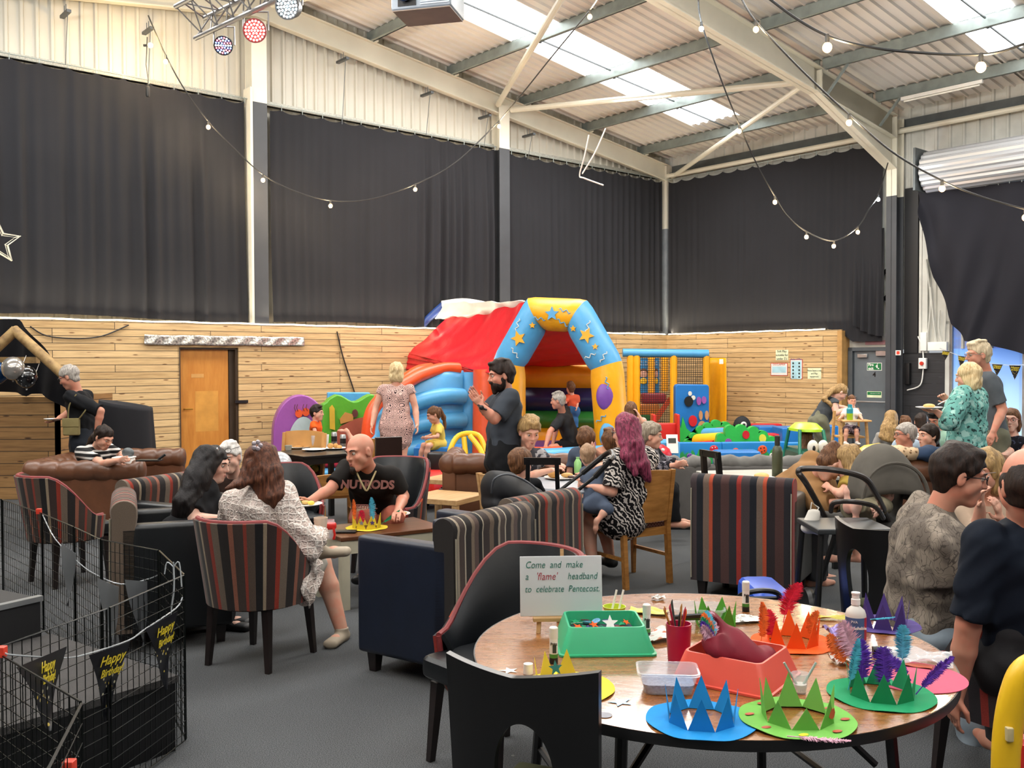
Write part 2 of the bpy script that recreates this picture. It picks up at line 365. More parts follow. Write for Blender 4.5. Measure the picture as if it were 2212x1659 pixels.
def hbar(name, p, q, r, mt=M_CREAM, **k):
    m = MB(); m.tube([p, q], r, 10); return tag(m.build(name, mt, mw=HALL, **k), kind='structure')
zr = lambda a, d=0: roofz(a, 6.08+d)
hbar('roof_brace', (5.3, .25, zr(5.3)-.1), (8.2, 5.7, zr(8.2)-.02), .055); hbar('roof_brace', (5.0, .3, zr(5)-.12), (3.0, 5.6, zr(3)-.1), .055)
hbar('roof_brace', (.1, .3, 5.95), (3.1, 5.6, zr(3.1)-.2), .05); hbar('roof_brace', (10.1, .3, zr(10.1)), (8.4, 5.6, zr(8.4)), .055)
for a in (1.02, 2.78):
    z = roofz(a, 6.2); m = MB(); m.beam((a, 6.25, z+.02), (a, 5.86, z-.42), .05, .03); tag(m.build('knee_stay', M_GALV, mw=HALL, smooth=0), kind='structure')
for a in (1.02, 2.78, 4.56, 6.38, 8.15):
    m = MB(); m.box(a-.05, a-.01, .26, .34, roofz(a, 6.18), roofz(a, 6.36)); tag(m.build('purlin_cleat', M_CREAM, mw=HALL, smooth=0), kind='structure')
    m = MB(); m.box(a-.05, a-.01, 5.78, 5.86, roofz(a, 6.18), roofz(a, 6.36)); tag(m.build('purlin_cleat', M_CREAM, mw=HALL, smooth=0), kind='structure')
# gable posts
for a, zt in ((10.33, 7.2), (5.16, 6.72), (15.5, 6.7)):
    m = MB(); m.box(a-.13, a+.13, .03, .06, 0, 5.88); m.box(a-.13, a+.13, .26, .28, 0, 5.88); m.box(a-.012, a+.012, .06, .26, 0, 5.88)
    tag(m.build('gable_column', M_GREYP, mw=HALL, smooth=0), kind='structure')
    m = MB(); m.box(a-.13, a+.13, .03, .06, 5.88, zt); m.box(a-.13, a+.13, .26, .28, 5.88, zt); m.box(a-.012, a+.012, .06, .26, 5.88, zt)
    tag(m.build('gable_column_head', M_CREAM, mw=HALL, smooth=0), kind='structure')
m = MB(); m.box(10.46, 10.5, .05, .3, 2.3, 6.1); tag(m.build('trim_2', M_CREAM, mw=HALL, smooth=0), kind='structure')
m = MB(); m.box(.02, .24, .02, .24, 4.75, 6.2); tag(m.build('corner_column_head', M_CREAM, mw=HALL, smooth=0), kind='structure')
m = MB(); m.box(.02, .24, .02, .24, 0, 4.75); tag(m.build('corner_column', mat('pale_grey_paint', '#7d8286', .5), mw=HALL, smooth=0), kind='structure')
# ---- timber lining
WD = .3
m = MB()
for a0, a1, z0, z1 in ((0, 10.74, 0, 2.28), (10.74, 11.7, 1.93, 2.28), (11.7, 20.7, 0, 2.28)): m.box(a0, a1, WD-.03, WD, z0, z1)
struct('wall_panelling_left', m, M_WOOD, smooth=0)
m = MB(); m.box(WD-.03, WD, WD, 4.72, 0, 2.28); struct('wall_panelling_right', m, M_WOOD, smooth=0)
m = MB(); m.box(.0, WD+.05, 4.64, 4.74, 0, 2.28); struct('trim_3', m, mat('pine_post', '#b98e54', .6, var=.2), smooth=0)
m = MB(); m.box(0, 20, WD-.04, WD+.0, 2.28, 2.3); m.box(WD-.04, WD, WD, 4.7, 2.28, 2.3); struct('trim_4', m, M_WOOD, smooth=0)
led = MB()
led.tube([(.35+i*.25, WD-.005, 2.315+.006*math.sin(i*1.7)) for i in range(78)], .011, 6)
led.tube([(WD-.005, .35+i*.21, 2.315+.008*math.sin(i*2.1)) for i in range(20)], .011, 6)
struct('trim_5', led, M_LED)
for s0, l in ((6, 11), ):
    pass
for a in (2.6, 7.8, 13.2):
    l = bpy.data.lights.new('led_glow', 'AREA'); l.shape = 'RECTANGLE'; l.size = 5; l.size_y = .04; l.energy = 42; l.color = (1, .86, .62)
    o = bpy.data.objects.new('led_glow', l); sc.collection.objects.link(o); o.matrix_world = HALL @ T(a, .40, 2.35) @ RX(math.radians(150))
l = bpy.data.lights.new('led_glow', 'AREA'); l.shape = 'RECTANGLE'; l.size = .04; l.size_y = 4.2; l.energy = 30; l.color = (1, .88, .66)
o = bpy.data.objects.new('led_glow', l); sc.collection.objects.link(o); o.matrix_world = HALL @ T(.42, 2.6, 2.35) @ RY(math.radians(-150))
# ---- door_1: plain orange veneered door in its recess
m = MB(); m.box(10.74, 10.86, .02, .2, 0, 1.93); m.box(10.74, 10.78, .2, .27, 0, 1.93); m.box(11.68, 11.72, .05, .3, 0, 1.95); m.box(10.7, 11.72, .05, .27, 1.9, 1.95)
struct('trim_6', m, mat('dark_frame', '#3c2c1c', .6), smooth=0)
def veneer():
    t = NT('orange_veneer'); v = t.coord((3, 3, .5)); n = t.noise(v, 4, 5, .6); t.col(t.ramp(n, [(.3, rgb('#b5712c')), (.7, rgb('#cb8a3e'))])); t.set(.35); return t.m
M_VEN = veneer()
m = MB(); m.box(10.88, 11.67, .17, .215, .01, 1.9); d1 = struct('door_1', m, M_VEN, smooth=0)
m = MB(); m.tube([(11.6, .215, .98), (11.6, .26, .98), (11.48, .265, .98)], .01, 8); h = m.build('door_handle', mat('brass', '#b08a3c', .3, .9), d1); tag(h, label='brass lever handle')
m = MB(); m.box(11.28, 11.48, .215, .217, 1.46, 1.52); m.build('sign_plate', mat('veneer_pale', '#cf9a58', .3), d1)
m = MB(); m.box(11.05, 11.42, .215, .216, .62, 1.25); m.build('notice', mat('veneer_pale2', '#c99044', .3), d1)
m = MB(); m.M = T(10.8, .2, 1.05); m.box(-.2, 0.02, .08, .13, 0, .045); struct('door_latch_bar', m, M_BLACK)
# ---- fire door in the eaves wall
M_FD = mat('grey_steel_door', '#5f666b', .45, var=.05); M_FDF = mat('grey_door_frame', '#4a5055', .5)
m = MB(); m.box(.05, .1, 4.86, 5.63, .02, 1.88); d2 = struct('door_2', m, M_FD, smooth=0)
m = MB(); m.box(.02, .16, 4.76, 4.85, 0, 1.95); m.box(.02, .16, 5.63, 5.7, 0, 1.95); m.box(.02, .16, 4.76, 5.7, 1.88, 1.95); struct('trim_7', m, M_FDF, smooth=0)
M_ALU = mat('brushed_aluminium', '#b9bcbd', .3, .8); M_SIGNG = mat('exit_green', '#12703c', .4); M_WH = mat('white_plastic', '#e8e6e0', .4, var=.04); M_CREAMS = mat('cream_sign', '#dfe6bf', .5)
m = MB(); m.box(.1, .15, 4.95, 5.15, 1.75, 1.82); m.box(.1, .15, 5.33, 5.6, 1.78, 1.88); m.build('door_closer', M_ALU, d2, bevel=.005)
m = MB(); m.tube([(.1, 4.9, .98), (.18, 4.9, .98), (.19, 4.93, .9), (.19, 5.56, .9), (.18, 5.59, .98), (.1, 5.59, .98)], .018, 8); tag(m.build('push_bar', M_ALU, d2), label='curved silver push bar')
SG = Matrix(((0, 0, 1, .101), (1, 0, 0, 0), (0, 1, 0, 0), (0, 0, 0, 1)))    # local xy -> wall (s,z)
def sgn(s, z, a=.101): return Matrix(((0, 0, 1, a), (1, 0, 0, s), (0, 1, 0, z), (0, 0, 0, 1)))
m = MB(); m.box(.1, .103, 5.13, 5.43, 1.5, 1.65); sg = m.build('exit_sign', M_WH, d2)
m = MB(); m.box(.103, .1045, 5.14, 5.42, 1.51, 1.64); m.build('sign_panel', M_SIGNG, sg)
text_mesh('Fire\nexit', .07, sgn(5.21, 1.575, .1055), M_WH, sg, bold=.002)
m = MB(); m.box(.1046, .106, 5.32, 5.35, 1.55, 1.61); m.ell((.1055, 5.345, 1.625), .009); m.box(.1046, .106, 5.35, 5.38, 1.53, 1.55); m.box(.1046, .106, 5.3, 5.32, 1.58, 1.59); m.build('running_man', M_WH, sg)
text_mesh('4', .13, sgn(5.28, 1.42, .104), M_BLACK, d2, name='door_number', bold=.003)
m = MB(); m.box(.1, .103, 5.13, 5.43, .98, 1.1); sg = m.build('push_sign', M_CREAMS, d2); m = MB(); m.box(.103, .1045, 5.14, 5.42, 1.03, 1.09); m.build('sign_panel', M_SIGNG, sg); text_mesh('PUSH BAR TO OPEN', .022, sgn(5.3, 1.06, .106), M_WH, sg)
# black planking and the switchgear beside the column
m = MB(); m.box(.03, .07, 5.72, 6.62, 0, 1.83); struct('wall_black_boards', m, M_BLACKPLANK, smooth=0)
m = MB(); m.box(.0, .07, 4.72, 5.72, 1.95, 2.2); struct('trim_8', m, M_WHITEW, smooth=0)
m = MB(); m.box(.0, .09, 5.86, 6.12, 1.83, 4.9); struct('trim_9', m, mat('black_paint', '#161619', .5), smooth=0)
m = MB(); m.box(.0, .08, 6.14, 6.19, 1.83, 4.8); m.box(0, .08, 6.2, 6.3, 1.83, 4.8); struct('trim_10', m, M_WHITEW, smooth=0)
# window_20: the big lit opening at the right, pale blue blinds behind the glass
t = NT('blue_daylit_blind'); v = t.coord(); X = t.sep(v); g = t.ramp(t.math('MULTIPLY', X[2], .4), [(.1, rgb('#b9dcf6')), (.75, rgb('#6f9ff0'))])
sl = t.ramp(t.math('FRACT', t.math('MULTIPLY', X[1], 1.9)), [(0, (.8, .8, .8)), (.06, (1, 1, 1)), (.95, (1, 1, 1)), (1, (.85, .85, .85))])
g = t.mix(1.0, g, sl, 'MULTIPLY'); t.col(g); t.link(g, t.b.inputs['Emission Color']); t.b.inputs['Emission Strength'].default_value = .42; M_BLUEW = t.m
m = MB(); m.box(-.02, .0, 6.75, 11.3, .05, 2.35); w1 = struct('window_20', m, M_BLUEW, smooth=0)
for s in (6.7, 7.95, 9.3, 10.6): m = MB(); m.box(-.01, .06, s, s+.05, 0, 2.4); tag(m.build('window_frame', M_ALU, w1, smooth=0), kind='structure')
m = MB(); m.box(-.02, .06, 6.62, 6.75, 0, 2.4); m.box(-.02, .06, 6.62, 11.4, 2.35, 2.45); struct('trim_11', m, M_WHITEW, smooth=0)
l = bpy.data.lights.new('window_daylight', 'AREA'); l.shape = 'RECTANGLE'; l.size = 3.8; l.size_y = 2; l.energy = 90; l.color = (.72, .86, 1)
o = bpy.data.objects.new('window_daylight', l); sc.collection.objects.link(o); o.matrix_world = HALL @ T(.12, 9, 1.25) @ Matrix(((0, 0, -1, 0), (1, 0, 0, 0), (0, -1, 0, 0), (0, 0, 0, 1)))
# ---- roller shutter coil
t = NT('shutter_slats'); v = t.coord(); t.col(rgb('#c9ccd0')); t.set(.28, .55); M_SHUT = t.m
m = MB(); pr = []
N = 60
for i in range(N+1):
    an = 2*PI*i/N; r = .36+.012*(1 if i % 3 else -1); pr.append((r*math.cos(an), r*math.sin(an)))
m.loft([[(.5+x, s, 5.05+z) for x, z in pr[:-1]] for s in (6.5, 11.4)]); sh = tag(m.build('roller_shutter', M_SHUT, mw=HALL, smooth=0), 'coiled silver slatted roller shutter above the black drape on the right', 'roller shutter')
m = MB(); m.box(.1, .9, 6.42, 6.46, 4.7, 5.45); m.box(.1, .5, 6.3, 6.42, 5.2, 5.26); m.tube([(.4, 6.3, 5.1), (.4, 6.43, 5.1)], .1, 14); m.build('end_bracket', M_GALVD, sh)
# ---- steel rails the curtains hang from, and cable wall clutter
for a0, a1 in ((.3, 5.0), (5.3, 10.15), (10.55, 20)):
    m = MB(); m.box(a0, a1, .06, .12, 5.89, 5.97); m.box(a0, a1, .06, .16, 5.89, 5.9); tag(m.build('cladding_rail', mat('galv_rail', '#9b9a90', .5, .3, var=.3, vscale=60), mw=HALL, smooth=0), kind='structure')
# ---- curtains
def cmat(name, c, dust=0):
    t = NT(name); v = t.coord(); n = t.noise(v, 1.4, 3); w2 = t.noise(t.coord((1, 1, 1)), 300, 2)
    t.col(t.mix(n, c, tuple(x*1.35 for x in c[:3])+(1,))); t.set(.85, spec=.2); t.bump(w2, .15, .002); return t.m
M_CURT = cmat('black_drape', rgb('#222225'))
def folds(x, seed):
    r = np.random.default_rng(seed); y = np.zeros_like(x); g = .35+.65*np.clip(np.sin(x*.9+seed)+np.sin(x*2.3+seed*2)*.5+.25, 0, 1)
    for k in range(5): y += np.sin(x*r.uniform(14, 42)+r.uniform(0, 6)+.8*np.sin(x*r.uniform(1, 3)))*r.uniform(.25, .6)
    return y*g/2
def curtain(name, label, x0, x1, ztop, zbot, off, seed, amp=.075, wall='L', hook=.38, group='black drapes hung high along the walls', bottom=None):
    nx = int((x1-x0)/.025); nz = 22; xs = np.linspace(x0, x1, nx+1); F = folds(xs, seed); vs = []
    for j in range(nz+1):
        t = j/nz
        for i, x in enumerate(xs):
            ph = ((x-x0)/hook) % 1; sc_ = .055*(4*ph*(1-ph))**.8
            zt = ztop-sc_; zb = (bottom(x) if bottom else zbot+.03*math.sin(x*1.3+seed))
            z = zb+(zt-zb)*(1-t); k = .25+.75*min(1, t*2.2); sh = .025*math.sin(3*t+x*.7)
            vs.append((x+sh*t, off+amp*F[i]*k+amp+.02*math.sin(x*1.1+t*2), z))
    if wall == 'R': vs = [(y, x, z) for x, y, z in vs]
    k = nx+1; m = MB(); m.put(vs, [(j*k+i, j*k+i+1, (j+1)*k+i+1, (j+1)*k+i) for j in range(nz) for i in range(nx)])
    o = thing(name, label, 'curtain', M=HALL.copy(), group=group); m.build('cloth', M_CURT, o, smooth=180)
    h = MB(); x = x0; y0 = off+amp
    w_ = (lambda a, b, c: (a, b, c)) if wall == 'L' else (lambda a, b, c: (b, a, c))
    h.tube([w_(x0-.05, y0, ztop+.045), w_(x1+.05, y0, ztop+.045)], .008, 6)
    while x <= x1+.01: h.tube([w_(x, y0, ztop-.03), w_(x, y0, ztop+.06)], .007, 5); x += hook
    h.build('hanging_wire', M_GALV, o); return o
curtain('curtain', 'wide black drape at far left, left of the first cream gable post', 10.55, 17.5, 5.88, 2.36, .12, 3)
curtain('curtain', 'black pleated drape between the two gable posts, behind the sagging string lights', 5.34, 10.1, 5.86, 2.36, .12, 9)
curtain('curtain', 'black drape on the gable wall above the bouncy castle arch, ending at the corner post', .35, 4.98, 5.84, 2.36, .12, 14)
def botR(s):
    return 2.34 if s < 4.2 else 2.34-.28*min(1, (s-4.2)/.7)**2
curtain('curtain', 'flat black drape on the right-hand wall above the soft play corner', .3, 5.5, 5.82, 2.34, .2, 21, amp=.03, wall='R', bottom=botR)
m = MB(); m.sheet(lambda u, v: (.2+.06*math.sin(u*25)*v+.12*v, 4.9+u*.62+.05*v-.25*(1-u)*v*0, lerp(4.2, 2.15+.25*(1-u)**2, v)), 24, 14)
o = thing('curtain', 'gathered end of the right-hand black drape bunched beside the dark column', 'curtain', M=HALL.copy()); m.build('cloth', M_CURT, o, smooth=180)
# the right-hand drape tied up in swags
PTS_T = [(1985, 412), (2040, 410), (2100, 402), (2160, 398), (2212, 392), (2300, 384), (2420, 372)]
PTS_B = [(1990, 470), (2020, 600), (2058, 700), (2094, 737), (2130, 742), (2212, 765), (2420, 800)]
def q5(pts, u):
    u *= len(pts)-1; i = min(int(u), len(pts)-2); f = u-i; return (lerp(pts[i][0], pts[i+1][0], f), lerp(pts[i][1], pts[i+1][1], f))
def swag(u, v):
    s0, z0 = onR(*q5(PTS_T, u), .45); s1, z1 = onR(*q5(PTS_B, u), .45)
    k = u*6; tie = math.exp(-((u-.6)*9)**2)
    return (.5+.05*math.sin(u*34+v*3)*v+.05*math.sin(u*13-v*5)+.1*tie*v**3, lerp(s0, s1, v), lerp(z0, z1, v**(1-.15*math.sin(u*3)))-.0)
m = MB(); m.sheet(swag, 90, 26); o = thing('curtain', 'black drape at far right hooked up in a swag over the blue window', 'curtain', M=HALL.copy()); m.build('cloth', cmat('black_drape_blue', rgb('#1d1d23')), o, smooth=180)
m = MB()
for i in range(12): q = swag(i/12, 0); m.tube([(q[0], q[1], q[2]-.02), (q[0], q[1], q[2]+.07)], .007, 5)
q0 = swag(0, 0); q1 = swag(1, 0); m.tube([(q0[0], q0[1], q0[2]+.05), (q1[0], q1[1], q1[2]+.05)], .008, 6); m.build('hanging_wire', M_GALV, o)
# ---- rafter clamps with curtain wires
M_STEEL = mat('zinc_steel', '#55585a', .4, .6)
for (u, v, vb, lb) in ((140, 30, 140, 'at the far left end of the rafter'), (318, 66, 190, 'where the left string of bulbs begins'), (738, 130, 268, 'first to the right of the ridge post'), (920, 203, 292, 'midway between ridge post and middle post'), (1045, 252, 318, 'just left of the middle post'), (1140, 292, 345, 'just right of the middle post')):
    a, z = onL(u, v, .25); _, zb = onL(u, vb, .25)
    o = thing('curtain_hanger', 'steel rafter clamp with a curtain wire, '+lb, 'hanger', M=HALL @ T(a, .25, z), group='rafter clamps holding curtain wires')
    m = MB(); m.box(-.03, .03, -.14, .2, -.03, .01); m.tube([(0, -.02, 0), (0, -.02, .12)], .006, 5); m.tube([(0, .06, 0), (0, .06, .12)], .006, 5); m.build('clamp', M_STEEL, o)
    m = MB(); m.tube([(0, .13, -.02), (0, -.0, zb-z)], .006, 5); m.build('wire', M_STEEL, o)
# ---- festoon strings
M_BULB = emis('warm_bulb', (1, .62, .26), 3.2); M_BULBC = emis('cool_bulb', (.8, .92, 1), 4); M_CABLE = mat('black_cable', '#1a1a1a', .5); M_CABLEG = mat('grey_cable', '#6f6a60', .5)
def festoon(pts, bulbs, d0, d1, label, us, cool=(), rr=.033):
    (ua, ub) = us; D = lambda u, i: lerp(d0, d1, i)
    n = len(pts); P = [at(u, v, lerp(d0, d1, i/(n-1))) for i, (u, v) in enumerate(pts)]; S = spline(P, 8)
    o = thing('string_cable', label, 'string light cable', P[0]); inv = o.matrix_world.inverted()
    m = MB(); m.tube([inv @ p for p in S], .011, 6); m.build('cable', M_CABLE, o)
    for k, (i, nm) in enumerate(bulbs):
        p = P[i]; t_ = M_BULBC if k in cool else M_BULB
        b = thing('festoon_bulb', nm, 'light bulb', p, group='glowing festoon bulbs on the cables')
        m = MB(); m.lathe([(.016, -.055), (.018, -.01), (.014, .01)], 12); m.build('lamp_holder', M_CABLE, b)
        m = MB(); m.ell((0, 0, -.055-rr*.95), (rr, rr, rr*1.1), 10); m.build('glass_bulb', t_, b, smooth=180)
        l = bpy.data.lights.new('bulb_light', 'POINT'); l.energy = 20; l.color = (1, .75, .45) if t_ is M_BULB else (.85, .94, 1); l.shadow_soft_size = .04
        lo = bpy.data.objects.new('bulb_light', l); sc.collection.objects.link(lo); lo.location = p+Vector((0, -.05, -.13))
festoon([(320, 33), (358, 120), (400, 195), (450, 262), (505, 320), (568, 377), (635, 412), (714, 433), (800, 430), (897, 398), (985, 350), (1078, 262)],
        [(1, 'bulb nearest the rafter clamp on the left string'), (3, 'second bulb down the left string, before the dark drape'), (5, 'bulb on the left string beside the first gable post'), (7, 'lowest bulb of the left string'), (9, 'bulb on the rising end of the left string'), (11, 'bulb hanging by the middle gable post head')],
        13.6, 16.7, 'long black cable of bulbs sagging from left rafter to the middle post', (0, 1))
festoon([(1078, 262), (1130, 200), (1190, 125), (1274, 22), (1300, -20)], [(3, 'bulb high beside the diagonal roof pipe')], 16.7, 11.5, 'black cable climbing from the middle post towards the roof', (0, 1))
festoon([(1508, -10), (1515, 48), (1555, 165), (1597, 270), (1635, 355), (1674, 424), (1700, 465), (1742, 500), (1801, 520), (1853, 490), (1878, 450), (1897, 420), (1918, 352)],
        [(1, 'cool bulb against the cream portal rafter'), (3, 'bulb by the foot of the roof brace'), (5, 'bulb before the right drape, top of the dip'), (7, 'bulb left of the bottom of the dip'), (8, 'lowest bulb of the right-hand dip'), (9, 'bulb right of the bottom of the dip'), (11, 'white bulb near the portal column')], 12.2, 17.2, 'dipping black cable of bulbs before the right-hand drape', (0, 1), (0, 6))
festoon([(1598, -10), (1633, 47), (1730, 150), (1834, 248), (1930, 330), (2035, 390), (2120, 425), (2215, 452)], [(1, 'bulb right of the portal rafter near the top edge'), (3, 'bulb over the haunch of the portal rafter'), (5, 'bulb in front of the roller shutter'), (7, 'bulb cut by the right edge of the picture')], 11, 10, 'black cable of bulbs running down to the right in front of the shutter', (0, 1))
festoon([(1655, -8), (1720, 40), (1787, 77), (1860, 98), (1960, 112), (2119, 118), (2212, 95), (2300, 60)], [(2, 'bulb hanging under the rooflight bay, second from the right'), (5, 'largest bulb at upper right under the rooflight')], 7.6, 6.6, 'black cable with two big bulbs across the upper right', (0, 1), (), .036)
# hanging cable with connector and two bulbs by the left rafter
p = at(318, 80, 13.9); o = thing('hanging_cable', 'thin cable hanging from left rafter clamp with a black connector', 'cable', p)
m = MB(); m.tube([(0, 0, 0), (-.02, 0, -.4), (.01, 0, -.62), (-.01, 0, -.75)], .008, 6); m.build('cable', M_CABLE, o); m = MB(); m.lathe([(.02, -.86), (.03, -.84), (.03, -.72), (.015, -.7)], 10); m.build('connector', M_CABLE, o)
b = thing('festoon_bulb', 'bulb glowing against the cream cladding on the hanging cable', 'light bulb', at(325, 98, 14.0), group='glowing festoon bulbs on the cables')
m = MB(); m.ell((0, 0, 0), .04, 10); m.build('glass_bulb', M_BULB, b, smooth=180); m = MB(); m.tube([(-.1, 0, .0), (-.03, 0, 0)], .018, 8); m.build('lamp_holder', M_CABLE, b)
l = bpy.data.lights.new('bulb_light', 'POINT'); l.energy = 30; l.color = (1, .68, .28); l.shadow_soft_size = .05; lo = bpy.data.objects.new('bulb_light', l); sc.collection.objects.link(lo); lo.location = at(325, 98, 13.6)
# ---- truss, stage lights, projector
M_TRUSS = mat('truss_aluminium', '#8f8d8c', .3, .8, var=.1)
P0 = at(438, 38, 11.0); P1 = at(700, -90, 9.6); dr = (P1-P0).normalized(); lat = dr.cross(Vector((0, 0, 1))).normalized()
o = thing('lighting_truss', 'triangular aluminium lighting truss carrying coloured stage lights at top left', 'truss', P0)
C = [lat*-.02+Vector((0, 0, 0)), lat*.34+Vector((0, 0, .03)), lat*.1+Vector((0, 0, -.26))]; Lq = (P1-P0).length
for c in C: m = MB(); m.tube([c, c+dr*Lq], .028, 10); m.build('chord', M_TRUSS, o)
m = MB(); n = 7
for i in range(n):
    for j in range(3): a_, b_ = C[j]+dr*(Lq*i/n), C[(j+1) % 3]+dr*(Lq*(i+.5)/n); m.tube([a_, b_], .009, 6); m.tube([b_, C[j]+dr*(Lq*(i+1)/n)], .009, 6)
m.build('lattice', M_TRUSS, o)
m = MB(); m.tube([C[0]+dr*.6, C[0]+dr*.6+Vector((0, 0, 3.2))], .006, 5); m.tube([C[1]+dr*1.6, C[1]+dr*1.6+Vector((0, 0, 3.0))], .006, 5); m.build('hanging_wire', M_STEEL, o)
def par(u, v, d, r, lens, label, body, aim, ring):
    p = at(u, v, d); z = Vector(aim).normalized(); x = z.orthogonal(); Mx = frame(p, z.cross(Vector((0, 0, 1))).normalized(), Vector((0, 0, 1))); Mx = Matrix.Translation(p) @ z.to_track_quat('Z', 'Y').to_matrix().to_4x4()
    o = thing('stage_light', label, 'stage light', M=Mx, group='round stage lights under the truss')
    m = MB(); m.lathe([(.0, -.16), (r*.6, -.16), (r*.9, -.1), (r, 0), (r*1.05, .01), (r*1.05, .03), (r*.93, .03), (r*.93, .01), (0, .01)], 24); m.build('housing', body, o)
    for k, mt in enumerate(lens):
        m = MB(); pts = [(0, 0)]+[(r*.27*q*math.cos(2*PI*i/(6*q)), r*.27*q*math.sin(2*PI*i/(6*q))) for q in (1, 2, 3) for i in range(6*q)]
        for i, (x_, y_) in enumerate(pts):
            if i % len(lens) == k: m.ell((x_, y_, .018), (r*.1, r*.1, .008), 6)
        m.build('led_lenses', mt, o, smooth=180)['kind'] = 'stuff'
    m = MB(); q = Mx.to_3x3().inverted() @ Vector((0, 0, 1)); m.tube([Vector((r*1.1, 0, -.05)), Vector((r*1.1, 0, -.05))+q*.2, Vector((-r*1.1, 0, -.05))+q*.2, Vector((-r*1.1, 0, -.05))], .012, 6); m.build('yoke', M_TRUSS, o)
par(483, 98, 10.7, .1, [emis('led_blue', (.15, .25, 1), 5), emis('led_white', (.8, .9, 1), 6), emis('led_red', (1, .12, .15), 5)], 'lowest stage light, blue and red LEDs, at truss end', M_BLACK, (.12, -1, -.45), 0)
par(551, 66, 10.3, .12, [emis('led_pink', (1, .35, .3), 8)], 'red-glowing stage light in the middle of the truss', mat('red_lit_lens', '#7c1410', .4), (.05, -1, -.35), 0)
par(622, 14, 9.9, .125, [emis('led_cyan', (.55, .85, 1), 9), emis('led_w2', (1, .95, .95), 9)], 'white-glowing stage light highest on the truss', M_BLACK, (-.25, -1, -.35), 0)
p = at(925, 8, 6.2); o = thing('projector', 'grey ceiling projector with lens towards the left, hung near the rooflight', 'projector', p, math.radians(-14))
m = MB(); m.rbox(-.2, .2, -.15, .15, -.08, .08, .02); m.build('body', mat('projector_grey', '#98a1ab', .35), o)
m = MB(); m.lathe([(.0, 0), (.045, 0), (.05, .03), (.045, .035), (.04, .015), (0, .01)], 20, T(-.1, -.15, .01) @ RX(PI/2)); m.build('lens', mat('lens_glass', '#1a2740', .08, spec=1), o)
m = MB(); m.box(-.15, -.03, -.155, -.148, -.06, .07); m.build('lens_recess', M_BLACK, o)
m = MB()
for i in range(9): m.box(.0, .19, -.156, -.149, -.06+i*.015, -.053+i*.015)
m.build('vent_grille', mat('vent_pale', '#c9d2da', .4), o)['kind'] = 'stuff'
m = MB(); m.box(-.19, .19, -.14, .14, -.084, -.078); m.build('underside', mat('projector_under', '#a08c7c', .45), o)
m = MB(); m.tube([(0, 0, .08), (0, 0, 2.7)], .02, 10); m.build('ceiling_pole', M_WH, o)
# ---- batten light, switch box, clutter on the right wall
o = thing('batten_light', 'unlit white fluorescent batten fixed to the purlin at upper right', 'ceiling light', M=HALL @ T(1.1, 0, roofz(1.1, 6.14)))
m = MB(); m.box(-.03, .03, 6.3, 7.7, -.03, .03); m.build('casing', M_WH, o, bevel=.005); m = MB(); m.tube([(0, 6.35, -.05), (0, 7.65, -.05)], .014, 8); m.build('tube', mat('unlit_tube', '#f0efe6', .3), o)
s, z = onR(1995, 785, .1); o = thing('isolator_switch', 'white isolator box with red rotary switch on black boards', 'switch', M=HALL @ T(.09, s, z))
m = MB(); m.rbox(0, .07, -.07, .07, -.1, .1, .01); m.build('box', M_WH, o); m = MB(); m.lathe([(.035, 0), (.035, .03), (0, .03)], 14, T(.07, 0, 0) @ RY(PI/2)); m.build('knob', mat('switch_red', '#c4301c', .4), o)
m = MB(); m.tube(spline([(.02, 0, .1), (.02, -.02, .3), (.03, -.1, .5)], 4), .012, 6); m.tube(spline([(.02, 0, -.1), (.03, -.05, -.4), (.03, -.3, -.5)], 5), .012, 6); m.build('cable', M_WH, o)
s, z = onR(1962, 805, .1); m = MB(); m.rbox(.08, .16, s-.05, s+.05, z-.22, z+.18, .01); tag(m.build('cable_box', M_BLACK, mw=HALL), 'tall black junction box beside the isolator switch', 'junction box')
s, z = onR(1940, 762, .4); m = MB(); m.box(.39, .4, s-.05, s+.05, z-.045, z+.045); o = tag(m.build('call_point_sign', M_WH, mw=HALL), 'small white and red fire sign on the dark column', 'sign')
m = MB(); m.box(.4, .402, s-.03, s+.03, z-.03, z+.03); m.build('red_symbol', mat('sign_red', '#d0402a', .5), o)
s, z = onR(1890, 740, .1); m = MB(); m.box(.08, .1, s-.2, s+.2, z-.04, z+.04); tag(m.build('notice_strip', mat('pink_notice', '#c08f93', .5), mw=HALL), 'long faded pink strip notice above the fire door', 'notice')
for lb, (u0, v0, u1, v1, u2, v2) in zip(('leftmost', 'second', 'third', 'rightmost'), [(2000, 560, 2010, 650, 2002, 740), (2010, 620, 2016, 690, 2024, 745), (2030, 670, 2028, 710, 2036, 745), (2045, 640, 2042, 700, 2040, 750)]):
    P = [HALL @ Vector((.1, *onR(u, v, .1))) for u, v in ((u0, v0), (u1, v1), (u2, v2))]
    m = MB(); m.tube(spline(P, 5), .015, 6); tag(m.build('wall_cable', M_WHITEW), lb+' of the four white cable runs left of the swagged drape', 'cable', 'white cable runs on the right wall')
for u, v, w_, h_, nm, lb in ((1996, 738, .12, .34, 'white_socket_box', 'upright white electrical box above the black boards'), (2026, 748, .35, .16, 'shelf_box', 'white shelf box of cables beside the blue window')):
    s, z = onR(u, v, .1); m = MB(); m.rbox(.02, .14, s-w_/2, s+w_/2, z-h_/2, z+h_/2, .01); tag(m.build(nm, M_WH, mw=HALL), lb, 'electrical box')
for z0, lb in ((3.4, 'upper black duct emerging left of the dark column'), (2.9, 'lower black duct emerging left of the dark column')):
    m = MB(); m.tube(spline([(.12, 5.35, z0), (.13, 5.5, z0-.03), (.12, 5.63, z0+.1)], 5), .045, 8); tag(m.build('black_hose', M_BLACK, mw=HALL), lb, 'duct')
